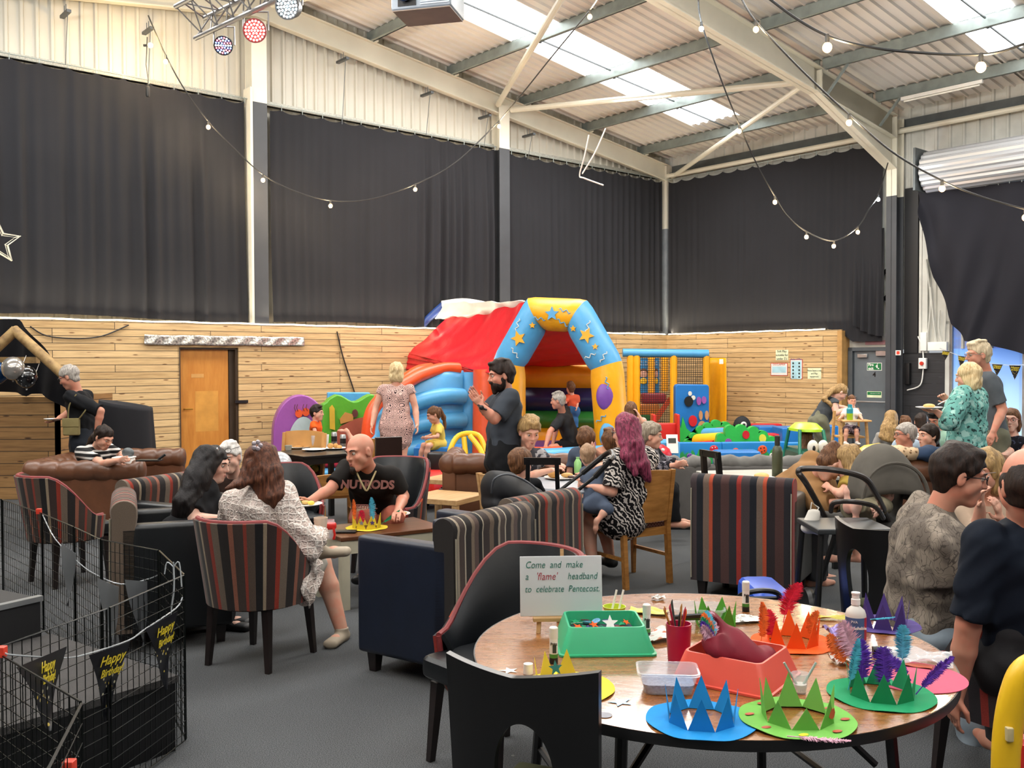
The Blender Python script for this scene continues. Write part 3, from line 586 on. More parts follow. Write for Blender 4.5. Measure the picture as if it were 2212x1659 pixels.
# ---- notices on the pine lining
def notice(u0, v0, u1, v1, mt, label, lines, tc, border=None, size=.04):
    s0, z1 = onR(u0, v0, WD); s1, z0 = onR(u1, v1, WD); sc_, zc = (s0+s1)/2, (z0+z1)/2
    o = thing('notice', label, 'notice', M=HALL @ T(WD+.002, sc_, zc), group='paper notices on the pine wall')
    hw, hh = (s1-s0)/2, (z1-z0)/2; m = MB(); m.box(0, .004, -hw, hw, -hh, hh); m.build('sheet', border or mt, o)
    if border: m = MB(); m.box(.004, .006, -hw+.015, hw-.015, -hh+.015, hh-.015); m.build('print', mt, o)
    for i, (tx, y, k) in enumerate(lines): text_mesh(tx, size*k, Matrix(((0, 0, 1, .008), (1, 0, 0, 0), (0, 1, 0, y), (0, 0, 0, 1))), tc, o)
    return o, hw, hh
M_INK = mat('dark_ink', '#26302c', .6); M_BLUEP = mat('pale_blue_print', '#a9d3de', .5); M_NAVY = mat('navy_ink', '#3b4d92', .5); M_REDB = mat('red_border', '#b9503f', .5)
notice(1676, 756, 1703, 778, M_CREAMS, 'small cream notice, topmost of the four, about soft play ages', [('Soft Play', .075, 1), ('suitable for', 0, 1), ("under 5's", -.075, 1)], M_INK, size=.065)
o, hw, hh = notice(1665, 784, 1702, 812, M_WH, 'landscape notice with red border headed disclaimer', [('DISCLAIMER', .1, 1)], M_REDB, M_REDB, .055)
m = MB(); m.box(.007, .008, -hw+.04, hw-.04, -.07, .06); m.build('text_block', M_BLUEP, o)
o, hw, hh = notice(1707, 776, 1734, 819, M_WH, 'tall notice with red border and columns of play rule icons', [('Rules of Play', .2, 1)], M_NAVY, M_REDB, .05)
m = MB(); m.box(.007, .0075, -hw+.03, hw-.03, -.2, .16); m.build('text_block', M_BLUEP, o); m = MB()
for i in range(5):
    for j in (-1, 1): m.ell((.009, j*.07, .12-i*.07), (.002, .02, .022), 6)
m.build('icon', M_INK, o)['kind'] = 'stuff'
notice(1745, 795, 1774, 819, M_CREAMS, 'cream notice at right of the four, in small print', [('Please leave a tidy', .06, 1), ('and Play', 0, 1), ('equipment', -.06, 1)], M_INK, size=.045)
# ---- silver banner strip over the door, star, thin cable on the pine wall
a1, z1 = onL(310, 726, WD); a0, z0 = onL(655, 744, WD)
t = NT('silver_foil'); v = t.coord(); t.col(t.ramp(t.noise(v, 30, 4), [(.35, rgb('#8d8a86')), (.65, rgb('#e6e2d8'))])); t.set(.25, .7); t.bump(t.noise(v, 40, 3), .6, .01); M_FOIL = t.m
m = MB(); m.sheet(lambda u, v: (lerp(a0, a1, u), WD+.03+.008*math.sin(u*60+v*4), lerp(z1-.13, z1+.02, v)+.004*math.sin(u*20)), 120, 6, .01); tag(m.build('foil_banner', M_FOIL, mw=HALL, smooth=180), 'long silver foil banner strip pinned above the orange door', 'banner')
m = MB(); P = [HALL @ Vector((onL(u, v, WD+.02)[0], WD+.02, onL(u, v, WD+.02)[1])) for u, v in ((728, 716), (738, 760), (750, 800), (765, 845), (772, 872))]; m.tube(spline(P, 5), .012, 6); tag(m.build('wall_cable', M_CABLE), 'black cable slanting down the pine wall above the green panel', 'cable')
m = MB(); P = [HALL @ Vector((onL(u, v, WD+.02)[0], WD+.02, onL(u, v, WD+.02)[1])) for u, v in ((65, 705), (100, 725), (160, 731), (220, 726), (278, 702))]; m.tube(spline(P, 5), .01, 6); tag(m.build('wall_cable', M_CABLE), 'thin cable drooping on the pine wall beside the black drape at left', 'cable')
o = thing('star_decoration', 'white wire star hanging before the far-left drape, cut by the picture edge', 'star', M=HALL @ T(*[onL(-8, 522, .5)[0], .5, onL(-8, 522, .5)[1]]))
m = MB(); st = star(.3, .45)
for q in (0, .05):
    m.tube([(x, q, y) for x, y in st], .008, 5, True)
for x, y in st: m.tube([(x, 0, y), (x, .05, y)], .006, 5); m.tube([(x, 0, y), (x*.75, 0.02, y*.75)], .006, 5)
m.tube([(x*.78, .02, y*.78) for x, y in st], .006, 5, True)
m.build('wire_frame', mat('white_wire', '#d9d6c6', .5), o); m = MB(); m.tube([(0, 0, .3), (0, 0, 2.4)], .003, 4); m.build('hanging_thread', M_WH, o)
# ================================================================ figures: one continuous skin per body grown from a distance field
def V(*a): return Vector(a)
class Field:
    def __init__(s): s.p = []
    def cone(s, a, b, ra, rb, cuts=(), sub=False, k=None): s.p.append(('c', np.array(a, float), np.array(b, float), ra, rb, cuts, sub, k)); return s
    def ell(s, c, r, R=None, cuts=(), sub=False, k=None): s.p.append(('e', np.array(c, float), np.array(r, float), np.array(R if R is not None else np.eye(3), float), None, cuts, sub, k)); return s
    def slab(s, a, b, lat, ra, rb, cuts=(), sub=False, k=None): s.p.append(('s', np.array(a, float), np.array(b, float), ra, rb, cuts, sub, k, np.array(lat, float))); return s
    def mesh(s, name, m, parent, res, k=.02, disp=0, dfreq=1.0, seed=0):
        lo = np.full(3, 1e9); hi = -lo; bb = []
        for q in s.p:
            if q[0] == 'c': r = max(q[3], q[4]); a = np.minimum(q[1], q[2])-r; b = np.maximum(q[1], q[2])+r
            elif q[0] == 'e': r = max(q[2]); a = q[1]-r; b = q[1]+r
            else: r = max(*q[3], *q[4]); a = np.minimum(q[1], q[2])-r; b = np.maximum(q[1], q[2])+r
            bb.append((a, b))
            if not q[6]: lo = np.minimum(lo, a); hi = np.maximum(hi, b)
        lo = lo-3*res; hi = hi+3*res; n = np.ceil((hi-lo)/res).astype(int)+1
        F = np.full(n, .5, np.float32); ax = [lo[i]+res*np.arange(n[i]) for i in range(3)]
        for q, (a, b) in zip(s.p, bb):
            kk = q[7] if q[7] is not None else k
            i0 = np.maximum(((a-lo-kk-2*res)/res).astype(int), 0); i1 = np.minimum(((b-lo+kk+2*res)/res).astype(int)+2, n)
            if (i1 <= i0).any(): continue
            X = ax[0][i0[0]:i1[0], None, None]; Y = ax[1][None, i0[1]:i1[1], None]; Z = ax[2][None, None, i0[2]:i1[2]]
            if q[0] == 'c':
                d = q[2]-q[1]; L = max(d@d, 1e-9); px, py, pz = X-q[1][0], Y-q[1][1], Z-q[1][2]
                h = np.clip((px*d[0]+py*d[1]+pz*d[2])/L, 0, 1)
                D = np.sqrt((px-h*d[0])**2+(py-h*d[1])**2+(pz-h*d[2])**2)-(q[3]+(q[4]-q[3])*h)
            elif q[0] == 'e':
                px, py, pz = X-q[1][0], Y-q[1][1], Z-q[1][2]; R = q[3]; r = q[2]
                u = [(px*R[0][i]+py*R[1][i]+pz*R[2][i]) for i in range(3)]
                k0 = np.sqrt(sum((u[i]/r[i])**2 for i in range(3))); k1 = np.sqrt(sum((u[i]/r[i]**2)**2 for i in range(3)))+1e-9
                D = k0*(k0-1)/k1
            else:
                d = q[2]-q[1]; L = math.sqrt(max(d@d, 1e-9)); dn = d/L; l = q[8]-dn*(q[8]@dn); l = l/np.linalg.norm(l); f = np.cross(dn, l)
                px, py, pz = X-q[1][0], Y-q[1][1], Z-q[1][2]; t = px*dn[0]+py*dn[1]+pz*dn[2]; h = np.clip(t/L, 0, 1); ov = t-np.clip(t, 0, L)
                rx = q[3][0]+(q[4][0]-q[3][0])*h; ry = q[3][1]+(q[4][1]-q[3][1])*h
                pl = px*l[0]+py*l[1]+pz*l[2]; pf = px*f[0]+py*f[1]+pz*f[2]
                g = np.sqrt((pl/rx)**2+(pf/ry)**2+(ov/ry)**2); gg = np.sqrt((pl/rx**2)**2+(pf/ry**2)**2+(ov/ry**2)**2)+1e-9
                D = g*(g-1)/gg
            for (cp, cn) in q[5]: D = np.maximum(D, (X-cp[0])*cn[0]+(Y-cp[1])*cn[1]+(Z-cp[2])*cn[2])
            sl = tuple(slice(i0[i], i1[i]) for i in range(3)); G = F[sl]
            if q[6]:
                h = np.maximum(kk-np.abs(-D-G), 0)/max(kk, 1e-6); F[sl] = np.maximum(G, -D)+h*h*kk*.25
            else:
                h = np.maximum(kk-np.abs(G-D), 0)/max(kk, 1e-6); F[sl] = np.minimum(G, D)-h*h*kk*.25
        if disp:
            r = np.random.default_rng(seed); X, Y, Z = ax[0][:, None, None], ax[1][None, :, None], ax[2][None, None, :]
            for _ in range(4):
                w = r.normal(size=3); w = w/np.linalg.norm(w); w[2] *= .7; w *= dfreq*r.uniform(28, 62); w2 = r.normal(size=3)*14*dfreq
                F += (disp*.5*np.sin(X*w[0]+Y*w[1]+Z*w[2]+1.7*np.sin(X*w2[0]+Y*w2[1]+Z*w2[2])+r.uniform(0, 6))).astype(np.float32)
        inn = F < 0; nx, ny, nz = n
        c = np.zeros((nx-1, ny-1, nz-1), np.int8); cor = [(i, j, l) for i in (0, 1) for j in (0, 1) for l in (0, 1)]
        for i, j, l in cor: c += inn[i:nx-1+i, j:ny-1+j, l:nz-1+l]
        act = (c > 0) & (c < 8); ids = np.full(c.shape, -1, np.int64); I, J, K = np.nonzero(act); ids[act] = np.arange(len(I))
        pos = np.zeros((len(I), 3)); cnt = np.zeros(len(I))
        for a in range(8):
            for b in range(a+1, 8):
                da = cor[a]; db = cor[b]
                if sum(abs(da[i]-db[i]) for i in range(3)) != 1: continue
                fa = F[I+da[0], J+da[1], K+da[2]]; fb = F[I+db[0], J+db[1], K+db[2]]; mm = (fa < 0) != (fb < 0)
                t = np.where(mm, fa/np.where(mm, fa-fb, 1), 0)
                for i in range(3): pos[:, i] += np.where(mm, da[i]+(db[i]-da[i])*t, 0)
                cnt += mm
        vs = lo+(np.stack([I, J, K], 1)+pos/cnt[:, None])*res
        fs = []
        for x in range(3):
            y, z = (x+1) % 3, (x+2) % 3; A = np.moveaxis(inn, (x, y, z), (0, 1, 2)); W = np.moveaxis(ids, (x, y, z), (0, 1, 2))
            e = A[:-1, 1:-1, 1:-1] != A[1:, 1:-1, 1:-1]; i, j, l = np.nonzero(e)
            q = np.stack([W[i, j, l], W[i, j+1, l], W[i, j+1, l+1], W[i, j, l+1]], 1); fl = A[i, j+1, l+1]
            fs.append(np.where(fl[:, None], q, q[:, ::-1]))
        fs = np.concatenate(fs); fs = fs[(fs >= 0).all(1)]
        me = bpy.data.meshes.new(name); me.vertices.add(len(vs)); me.vertices.foreach_set('co', vs.astype(np.float32).ravel())
        me.loops.add(len(fs)*4); me.loops.foreach_set('vertex_index', fs.ravel().astype(np.int32)); me.polygons.add(len(fs))
        me.polygons.foreach_set('loop_start', np.arange(0, len(fs)*4, 4, dtype=np.int32)); me.polygons.foreach_set('loop_total', np.full(len(fs), 4, np.int32))
        me.polygons.foreach_set('use_smooth', [True]*len(fs)); me.update(calc_edges=True); me.validate()
        for mm in (m if isinstance(m, (list, tuple)) else [m]): me.materials.append(mm)
        o = bpy.data.objects.new(name, me); sc.collection.objects.link(o)
        if parent: o.parent = parent
        return o
# ---- cloth and skin
def skin(name, h, red=.0):
    t = NT(name); v = t.coord(); n = t.noise(v, 18, 3); c = rgb(h); c2 = (min(1, c[0]*1.08), c[1]*.82, c[2]*.78, 1)
    t.col(t.mix(t.ramp(n, [(.4, (0, 0, 0)), (.75, (1, 1, 1))]), c, c2)); t.set(.5, spec=.35); t.b.inputs['Subsurface Weight'].default_value = 0; return t.m
SK1 = skin('fair_skin', '#d3a189'); SK2 = skin('ruddy_skin', '#c58c74'); SK3 = skin('pale_skin', '#dcb29e')
def hair(name, a, b, fine=1.0):
    t = NT(name); v = t.coord((90*fine, 90*fine, 7)); n = t.noise(v, 1.0, 4, .6); t.col(t.ramp(n, [(.32, rgb(a)), (.68, rgb(b))])); t.set(.55, spec=.25); t.bump(n, .9, .006); return t.m
def cloth(name, c, rough=.85, var=.1, **k): return mat(name, c, rough, var=var, vscale=9, bump=.2, bscale=260, bdist=.001, spec=.2, **k)
H_DARK = hair('dark_brown_hair', '#120b08', '#2c1c13'); H_BLACK = hair('black_hair', '#070506', '#171112'); H_BROWN = hair('brown_hair', '#3a2315', '#7a5335'); H_GREY = hair('grey_hair', '#77706a', '#bdb6ac')
H_WHITE = hair('white_hair', '#b5b0ab', '#e9e5df'); H_BLOND = hair('blonde_hair', '#b08f5e', '#ead6a8'); H_SAND = hair('sandy_hair', '#6f5535', '#b3925f'); H_PURP = hair('purple_red_hair', '#3a1220', '#a0435f')
H_MOUSE = hair('greying_brown_hair', '#5c5145', '#a39682'); H_AUB = hair('auburn_hair', '#2c1710', '#6d412c')
EYEW = mat('eye_white', '#b5a598', .25, var=0); EYEB = mat('dark_iris', '#1f140d', .2); LIP = mat('lip', '#a9645a', .5)
def hdg(deg): r = math.radians(deg); return V(math.sin(r), -math.cos(r), 0)      # 0 faces the camera side, 90 the right, 180 away
UP = V(0, 0, 1)
def basis(front, pitch=0, tilt=0):
    f = front.normalized(); l = UP.cross(f); M_ = Matrix((l, f, UP)).transposed()          # columns lat, front, up
    return M_ @ Matrix.Rotation(-math.radians(pitch), 3, 'X') @ Matrix.Rotation(math.radians(tilt), 3, 'Y')
def hand(F, w, f, n, side, s=1.0, curl=.5, thick=1.0, spread=1.0):
    """w wrist, f towards the fingers, n out of the palm, side towards the thumb"""
    f = f.normalized(); n = (n-f*n.dot(f)).normalized(); l = side*f.cross(n); s2 = s
    F.slab(w+f*.01*s, w+f*.075*s, l, (.026*s, .014*s), (.037*s, .014*s), k=.012)
    for i, (o, L) in enumerate(((.029, .072), (.010, .082), (-.010, .076), (-.028, .06))):
        p = w+f*.082*s+l*o*s*spread; a = curl*(.45+.08*i); d = f
        for q, ll in enumerate((.45, .32, .23)):
            d = f*math.cos(a)+n*math.sin(a)+l*o*1.5*(spread-1); e = p+d*L*ll*s; F.cone(p, e, (.0088-.0006*q)*s*thick, (.0082-.0008*q)*s*thick, k=.004); p = e; a += curl*(.75+.05*i)
    p = w+f*.02*s+l*.024*s; e = p+(f*.55+l*.65+n*.3)*.045*s; F.cone(p, e, .013*s*thick, .0105*s*thick, k=.008); F.cone(e, e+(f*.85+l*.2+n*.25)*.038*s, .0105*s*thick, .008*s*thick, k=.004)
def head_prims(F, c, R, s, nose=1.0, chin=1.0, face=True, ears=True, wide=1.0):
    g = lambda x, y, z: c+R @ V(x*s*wide, y*s, z*s)
    A = [[R[i][j] for j in range(3)] for i in range(3)]
    F.ell(g(0, -.012, .035), (.076*s*wide, .096*s, .088*s), A, k=.03); F.ell(g(0, .022, -.032), (.059*s*wide, .070*s, .08*s), A, k=.03)
    F.cone(g(-.012, .064, -.095), g(.012, .064, -.095), .021*s*chin, .021*s*chin, k=.03)
    for x in (-1, 1):
        F.cone(g(x*.04, .06, -.02), g(x*.046, .03, -.045), .024*s, .022*s, k=.02)
        F.cone(g(x*.012, .088, .03), g(x*.05, .07, .03), .011*s, .008*s, k=.018)
        if face: F.ell(g(x*.032, .103, .010), (.015*s, .012*s, .0075*s), A, sub=True, k=.008)
        if ears: F.ell(g(x*.077, -.008, -.002), (.011*s, .019*s, .033*s), A, k=.006); F.ell(g(x*.088, .0, .0), (.007*s, .009*s, .016*s), A, sub=True, k=.004)
    F.cone(g(0, .09, .018), g(0, .108*nose, -.022), .0085*s, .0125*s, k=.01); F.cone(g(-.012, .094, -.026), g(.012, .094, -.026), .009*s, .009*s, k=.006)
    F.cone(g(-.014, .088, -.054), g(.014, .088, -.054), .0085*s, .0085*s, k=.01); F.cone(g(-.012, .086, -.068), g(.012, .086, -.068), .009*s, .009*s, k=.01)
    F.ell(g(0, .102, -.0605), (.024*s, .008*s, .0018*s), A, sub=True, k=.003)
def face_parts(o, c, R, s, hm, brow=True, lips=True, smile=0):
    g = lambda x, y, z: c+R @ V(x*s, y*s, z*s)
    for x in (-1, 1):
        m = MB(); m.ell(g(x*.032, .0795, .009), .0118*s, 10); e = m.build('eye', EYEW, o, smooth=180)
        m = MB(); m.ell(g(x*.032, .0865, .009), .0062*s, 8); m.build('iris', EYEB, e, smooth=180)
        if brow: m = MB(); m.tube([g(x*.014, .098, .028), g(x*.032, .096, .034), g(x*.05, .08, .03)], [.003*s, .004*s, .002*s], 6); m.build('eyebrow', hm, o)
    if lips: m = MB(); m.tube([g(-.023, .083, -.0585+smile), g(-.01, .095, -.0555), g(0, .0965, -.057), g(.01, .095, -.0555), g(.023, .083, -.0585+smile)], [.002*s, .0045*s, .005*s, .0045*s, .002*s], 6); m.tube([g(-.02, .083, -.0615+smile), g(0, .095, -.067), g(.02, .083, -.0615+smile)], [.002*s, .0055*s, .002*s], 6); m.build('lips', LIP, o, smooth=180)
def hair_field(c, R, s, style, wide=1.0, t=.010, hl=(.088, .062)):
    F = Field(); g = lambda x, y, z: c+R @ V(x*s*wide, y*s, z*s); A = [[R[i][j] for j in range(3)] for i in range(3)]
    P = (g(0, hl[0], hl[1]), R @ V(0, .63, -.775)); nape = (g(0, 0, -.075), -(R @ V(0, 0, 1)))
    cr = ((.076+t)*s*wide, (.096+t)*s, (.088+t*1.2)*s)
    if style == 'fringe':                     # bald on top
        F.ell(g(0, -.016, .012), (.0865*s, .107*s, .091*s), A, cuts=[(g(0, .03, 0), R @ V(0, 1, 0)), (g(0, -.06, .075), R @ V(0, .35, .93)), (g(0, 0, -.055), R @ V(0, 0, -1))])
    elif style in ('short', 'crop'):
        F.ell(g(0, -.012, .035), cr, A, cuts=[P]); F.ell(g(0, -.05, -.03), (.058*s, .045*s, .055*s), A, k=.02)
        if style == 'short': F.ell(g(0, .05, .108), (.055*s, .04*s, .022*s), A, k=.02); F.ell(g(.02, -.01, .128), (.05*s, .06*s, .018*s), A, k=.02)
        for x in (-1, 1): F.ell(g(x*.087, .01, -.005), (.016*s, .03*s, .035*s), A, sub=True, k=.004)
    elif style == 'bob':
        F.ell(g(0, -.015, .035), (.092*s, .108*s, .1*s), A, cuts=[(g(0, .07, .04), R @ V(0, .93, -.36))])
        for x in (-1, 0, 1): F.ell(g(x*.055, -.035+.0*x, -.05), (.042*s, .068*s, .085*s), A, k=.03)
        F.ell(g(0, .11, -.045), (.06*s, .085*s, .105*s), A, sub=True, k=.015)
    elif style in ('long', 'tied'):
        F.ell(g(0, -.014, .034), (.086*s, .105*s, .098*s), A, cuts=[P])
        F.ell(g(0, -.05, -.02), (.07*s, .055*s, .07*s), A, k=.02)
        if style == 'long':
            for x in (-1, 1): F.ell(g(x*.07, -.015, -.04), (.025*s, .05*s, .075*s), A, k=.02)
    return F
def person(label, h=1.72, pel=None, nk=None, face=0, hc=None, hface=None, hpitch=0, htilt=0, res=.009, arms=(None, None), legs=(None, None), w=1.0, sk=None, hr=None, style='short', tail=None,
           top=None, sleeve=.45, bottom=None, bleg=1.0, dress=None, hem=None, shoes=None, hands=(None, None), facep=True, cat='person', headk=1.0, shw=1.0, loose=.0, neck=True, hw=1.0, body_legs=True, foot=None, hairt=.010, beard=None, group=None, bust=0, bottom_top=True, topdisp=.006):
    s = h/1.72; pel = Vector(pel); nk = Vector(nk); sk = sk or SK1; fr = hdg(face); lat = UP.cross(fr)
    ax = (nk-pel).normalized(); lat = (lat-ax*lat.dot(ax)).normalized(); fw = ax.cross(lat)*-1
    if fw.dot(fr) < 0: fw = -fw
    lat_ = lat; o = thing('person', label, cat, (pel.x, pel.y, 0), group=group); inv = V(pel.x, pel.y, 0)
    L = lambda p: Vector(p)-inv
    hc = Vector(hc) if hc is not None else nk+UP*.19*s; R = basis(hdg(hface if hface is not None else face), hpitch, htilt); hs = s**.55*headk if h < 1.4 else s*headk
    Bd = Field(); Tp = Field(); Bt = Field(); inf = .017+loose
    P, N = L(pel), L(nk); mid = P.lerp(N, .42); ch = P.lerp(N, .8)
    fat = w
    segs = [(P-ax*.02*s, mid, (.155*s*fat, .105*s*fat), (.135*s*fat, .10*s*fat*(1+.1*(fat-1)))), (mid, ch, (.135*s*fat, .10*s*fat), (.165*s*shw*(fat**.5), .105*s*fat**.6)), (ch, N-ax*.02*s, (.165*s*shw*fat**.5, .10*s*fat**.5), (.12*s*shw, .06*s))]
    for a, b, ra, rb in segs:
        Bd.slab(a, b, lat, (ra[0]-.012, ra[1]-.012), (rb[0]-.012, rb[1]-.012), k=.03)
        Tp.slab(a, b, lat, (ra[0]+inf-.012, ra[1]+inf-.012), (rb[0]+inf-.012, rb[1]+inf-.012), k=.04, cuts=[(hem[0] if hem else P-ax*(.12*s), hem[1] if hem else -ax)] if a is segs[0][0] else ())
    if bust:
        for x in (-1, 1): Tp.ell(ch+lat*x*.075*s-ax*.05*s+fw*.075*s, (.062*s*bust,)*3, k=.04)
    if neck: Bd.cone(N-ax*.02, L(hc)+R @ V(0, -.025*hs, -.04*hs), .056*s*fat**.3, .05*hs, k=.03)
    head_prims(Bd, L(hc), R, hs, face=facep, wide=hw)
    out = []
    for i, sd in enumerate((1, -1)):
        if arms[i] == 0: continue
        sh = N+lat*sd*.165*s*shw*fat**.4-ax*.035*s
        el, wr = (L(arms[i][0]), L(arms[i][1])) if arms[i] else (sh+lat*sd*.05*s-UP*.28*s, sh+lat*sd*.06*s-UP*.53*s+fr*.05)
        fa = fat**.6
        Bd.cone(sh, el, .05*s*fa, .037*s*fa, k=.03); Bd.cone(el, el.lerp(wr, .35), .036*s*fa, .037*s*fa, k=.01); Bd.cone(el.lerp(wr, .35), wr, .037*s*fa, .024*s*fa, k=.01)
        hd = hands[i] or {}
        if hd != 'none': hand(Bd, wr, Vector(hd.get('f', wr-el)), Vector(hd.get('n', -lat*sd)), hd.get('side', sd), s*(.92 if h > 1.3 else 1.0), hd.get('curl', .5), max(1.0, res/.0085), hd.get('spread', 1.0))
        if sleeve > 0:
            sr = .064*s*fa+loose+.004
            if sleeve <= 1: e = sh.lerp(el, sleeve); Tp.cone(sh+lat*sd*-.01, sh.lerp(el, min(1, sleeve+.1)), sr, sr*(.9 if sleeve > .6 else .98), cuts=[(e, (el-sh).normalized())], k=.03)
            else:
                Tp.cone(sh, el, sr, sr*.82, k=.03); e = el.lerp(wr, sleeve-1); Tp.cone(el, el.lerp(wr, min(1, sleeve-.92)), sr*.82, sr*.68, cuts=[(e, (wr-el).normalized())], k=.02)
    knees = []
    for i, sd in enumerate((1, -1)):
        hp = P+lat*sd*.085*s*fat-ax*.02
        if legs[i] == 0: continue
        kn, an = (L(legs[i][0]), L(legs[i][1])) if legs[i] else (hp-UP*.42*s+fr*.02, hp-UP*.83*s)
        fl = fat**.7; Bd.cone(hp, kn, .085*s*fl, .052*s*fl, k=.03); Bd.cone(kn, kn.lerp(an, .35), .05*s*fl, .056*s*fl, k=.02); Bd.cone(kn.lerp(an, .35), an, .054*s*fl, .035*s*fl, k=.02)
        fd = (Vector(foot[i]) if foot and foot[i] is not None else fr); fd = fd.normalized(); upf = UP if abs(fd.z) < .8 else -fr
        hl = an-UP*.035*s*(1 if abs(fd.z) < .8 else 0)
        Bd.cone(hl-fd*.03*s, hl+fd*.1*s, .032*s, .032*s, k=.02); Bd.cone(hl+fd*.1*s, hl+fd*.17*s, .034*s, .02*s, k=.02)
        if bottom:
            sr = .018+loose*.6
            if bleg <= 1: e = hp.lerp(kn, bleg); Bt.cone(hp, hp.lerp(kn, min(1, bleg+.12)), .085*s*fl+sr, lerp(.085, .052, bleg)*s*fl+sr+.01, cuts=[(e, (kn-hp).normalized())], k=.03)
            else: e = kn.lerp(an, bleg-1); Bt.cone(hp, kn, .085*s*fl+sr, .056*s*fl+sr, k=.03); Bt.cone(kn, kn.lerp(an, min(1, bleg-.95)), .056*s*fl+sr, .048*s*fl+sr, cuts=[(e, (an-kn).normalized())], k=.02)
        if shoes:
            S = Field(); S.slab(hl-fd*.035*s-upf*.0, hl+fd*.17*s, fd.cross(upf), (.04*s, .038*s), (.046*s, .03*s), k=.01); S.cone(hl, an+(an-hl)*.3, .04*s, .042*s, k=.02, cuts=[(an+UP*.02*s, UP)])
            sh_ = S.mesh('shoe', shoes, o, max(res*.8, .006))
            m = MB(); 
    if bottom: Bt.slab(P-ax*.05*s, P+ax*.08*s, lat, (.152*s*fat+.012, .11*s*fat+.012), (.14*s*fat+.008, .1*s*fat+.008), k=.03)
    body = Bd.mesh('body', sk, o, res, k=.02)
    if top:
        tp = Tp.mesh('top', top, o, res*1.1, k=.03, disp=topdisp, seed=int(abs(pel.x*100)+abs(pel.y*37)) % 1000)
    if dress:      # skirt part: list of (point, (rx, ry))
        D = Field()
        for (a, ra), (b, rb) in zip(dress[1:], dress[2:]): D.slab(L(a), L(b), lat, ra, rb, k=.04)
        D.mesh('skirt', dress[0], o, res*1.1, k=.03, disp=.006, seed=5)
    if bottom: Bt.mesh('trousers' if bleg > 1.3 else 'shorts', bottom, o, res*1.1, k=.03, disp=.006, seed=3)
    if hr:
        Hf = hair_field(L(hc), R, hs, style, hw, hairt)
        if tail:
            for q in tail:      # strand masses: list of (world point, rx, ry)
                for (a, x0, y0), (b, x1, y1) in zip(q, q[1:]): Hf.slab(L(a), L(b), R @ V(1, 0, 0), (x0, y0), (x1, y1), k=.03)
        Hf.mesh('hair', hr, o, max(res*.8, .006), k=.015, disp=.004, dfreq=2.0)
    if beard:
        g = lambda x, y, z: L(hc)+R @ V(x*hs, y*hs, z*hs); A = [[R[i][j] for j in range(3)] for i in range(3)]
        BF = Field()
        if beard == 'full':
            BF.ell(g(0, .03, -.07), (.062*hs, .068*hs, .058*hs), A, cuts=[(g(0, .0, -.035), R @ V(0, -.3, .95))]); BF.cone(g(0, .07, -.095), g(0, .075, -.12), .03*hs, .022*hs)
            BF.cone(g(-.02, .096, -.042), g(.02, .096, -.042), .008*hs, .008*hs)
            for x in (-1, 1): BF.ell(g(x*.06, .01, -.035), (.012*hs, .022*hs, .04*hs), A)
        else: BF.ell(g(0, .086, -.1), (.022*hs, .022*hs, .03*hs), A)
        BF.mesh('beard', hr or H_DARK, o, .006, k=.01, disp=.002, dfreq=2)
    if facep: face_parts(o, L(hc), R, hs, hr or H_DARK)
    return o, L, R, hs
def glasses(o, c, R, s, m, r=.021, wide=1.0):
    g = lambda x, y, z: c+R @ V(x*s, y*s, z*s); b = MB()
    for x in (-1, 1):
        b.tube([g(x*(.033+r*1.1*math.cos(a)), .108-.012*abs(math.cos(a))*(1 if math.cos(a) > 0 else 0), .008+r*.85*math.sin(a)) for a in [2*PI*i/14 for i in range(14)]], .0022*s, 5, True)
        b.tube([g(x*(.033+r*1.1), .098, .014), g(x*.078, .06, .014), g(x*.082, -.01, .008)], .0024*s, 5)
    b.tube([g(-.01, .11, .012), g(.01, .11, .012)], .0022*s, 5); return b.build('glasses', m, o)
# ================================================================ furniture
def G(u, d, z=0.0): p = at(u, 783, d); return V(p.x, p.y, z)
def rzf(face): return math.radians(face)+PI           # local +y looks along hdg(face)
def stripes(name, cols, period=.34, axis=0, rough=.85):
    t = NT(name); X = t.sep(t.coord()); src = X[axis] if axis < 3 else None
    if axis == 3:  # around a tub: angle
        src = t.math('MULTIPLY', t.math('ARCTAN2', X[0], t.math('MULTIPLY', X[1], -1)), .32)
    f = t.math('FRACT', t.math('ADD', t.math('DIVIDE', src, period), 20.31)); p = 0; st = []; tot = sum(wd for _, wd in cols)
    for c, wd in cols: st.append((p/tot, rgb(c))); p += wd
    c = t.ramp(f, st, 'CONSTANT'); n = t.noise(t.coord(), 250, 2); c = t.mix(t.ramp(n, [(.3, (0, 0, 0)), (.7, (1, 1, 1))]), c, t.mix(.25, c, (0, 0, 0, 1)))
    t.col(c); t.set(rough, spec=.2, sheen=.1); t.bump(n, .25, .001); MATS[name] = t.m; return t.m
SC1 = [('#3a302c', 3), ('#6b5b4c', 2), ('#2a2624', 2.2), ('#9c8f7c', 1), ('#4a3f3a', 2.4), ('#b9ad97', .5), ('#2e2927', 2.6), ('#7d6d5c', 1.4), ('#5b4a44', 2), ('#1f1c1c', 1.6), ('#a59a86', .6)]
SC2 = [('#3a2d2a', 2), ('#8f3527', 1.1), ('#6f6154', 1.8), ('#2b2625', 2.2), ('#8d5a48', 1), ('#433833', 2), ('#8a3d30', .7), ('#57493f', 1.6), ('#1f1d1e', 1.6), ('#93826c', .8)]
SC3 = [('#4a3330', 2.2), ('#29272b', 2), ('#8c3028', 1.2), ('#403637', 2.2), ('#1a1c22', 1.8), ('#6b5a4e', 1.6), ('#a5482f', 1), ('#2b2325', 2.2)]
M_ST1 = stripes('stripe_brown', SC1, .36); M_ST2 = stripes('stripe_red_brown', SC2, .34); M_ST5 = stripes('stripe_dark', SC3, .38)
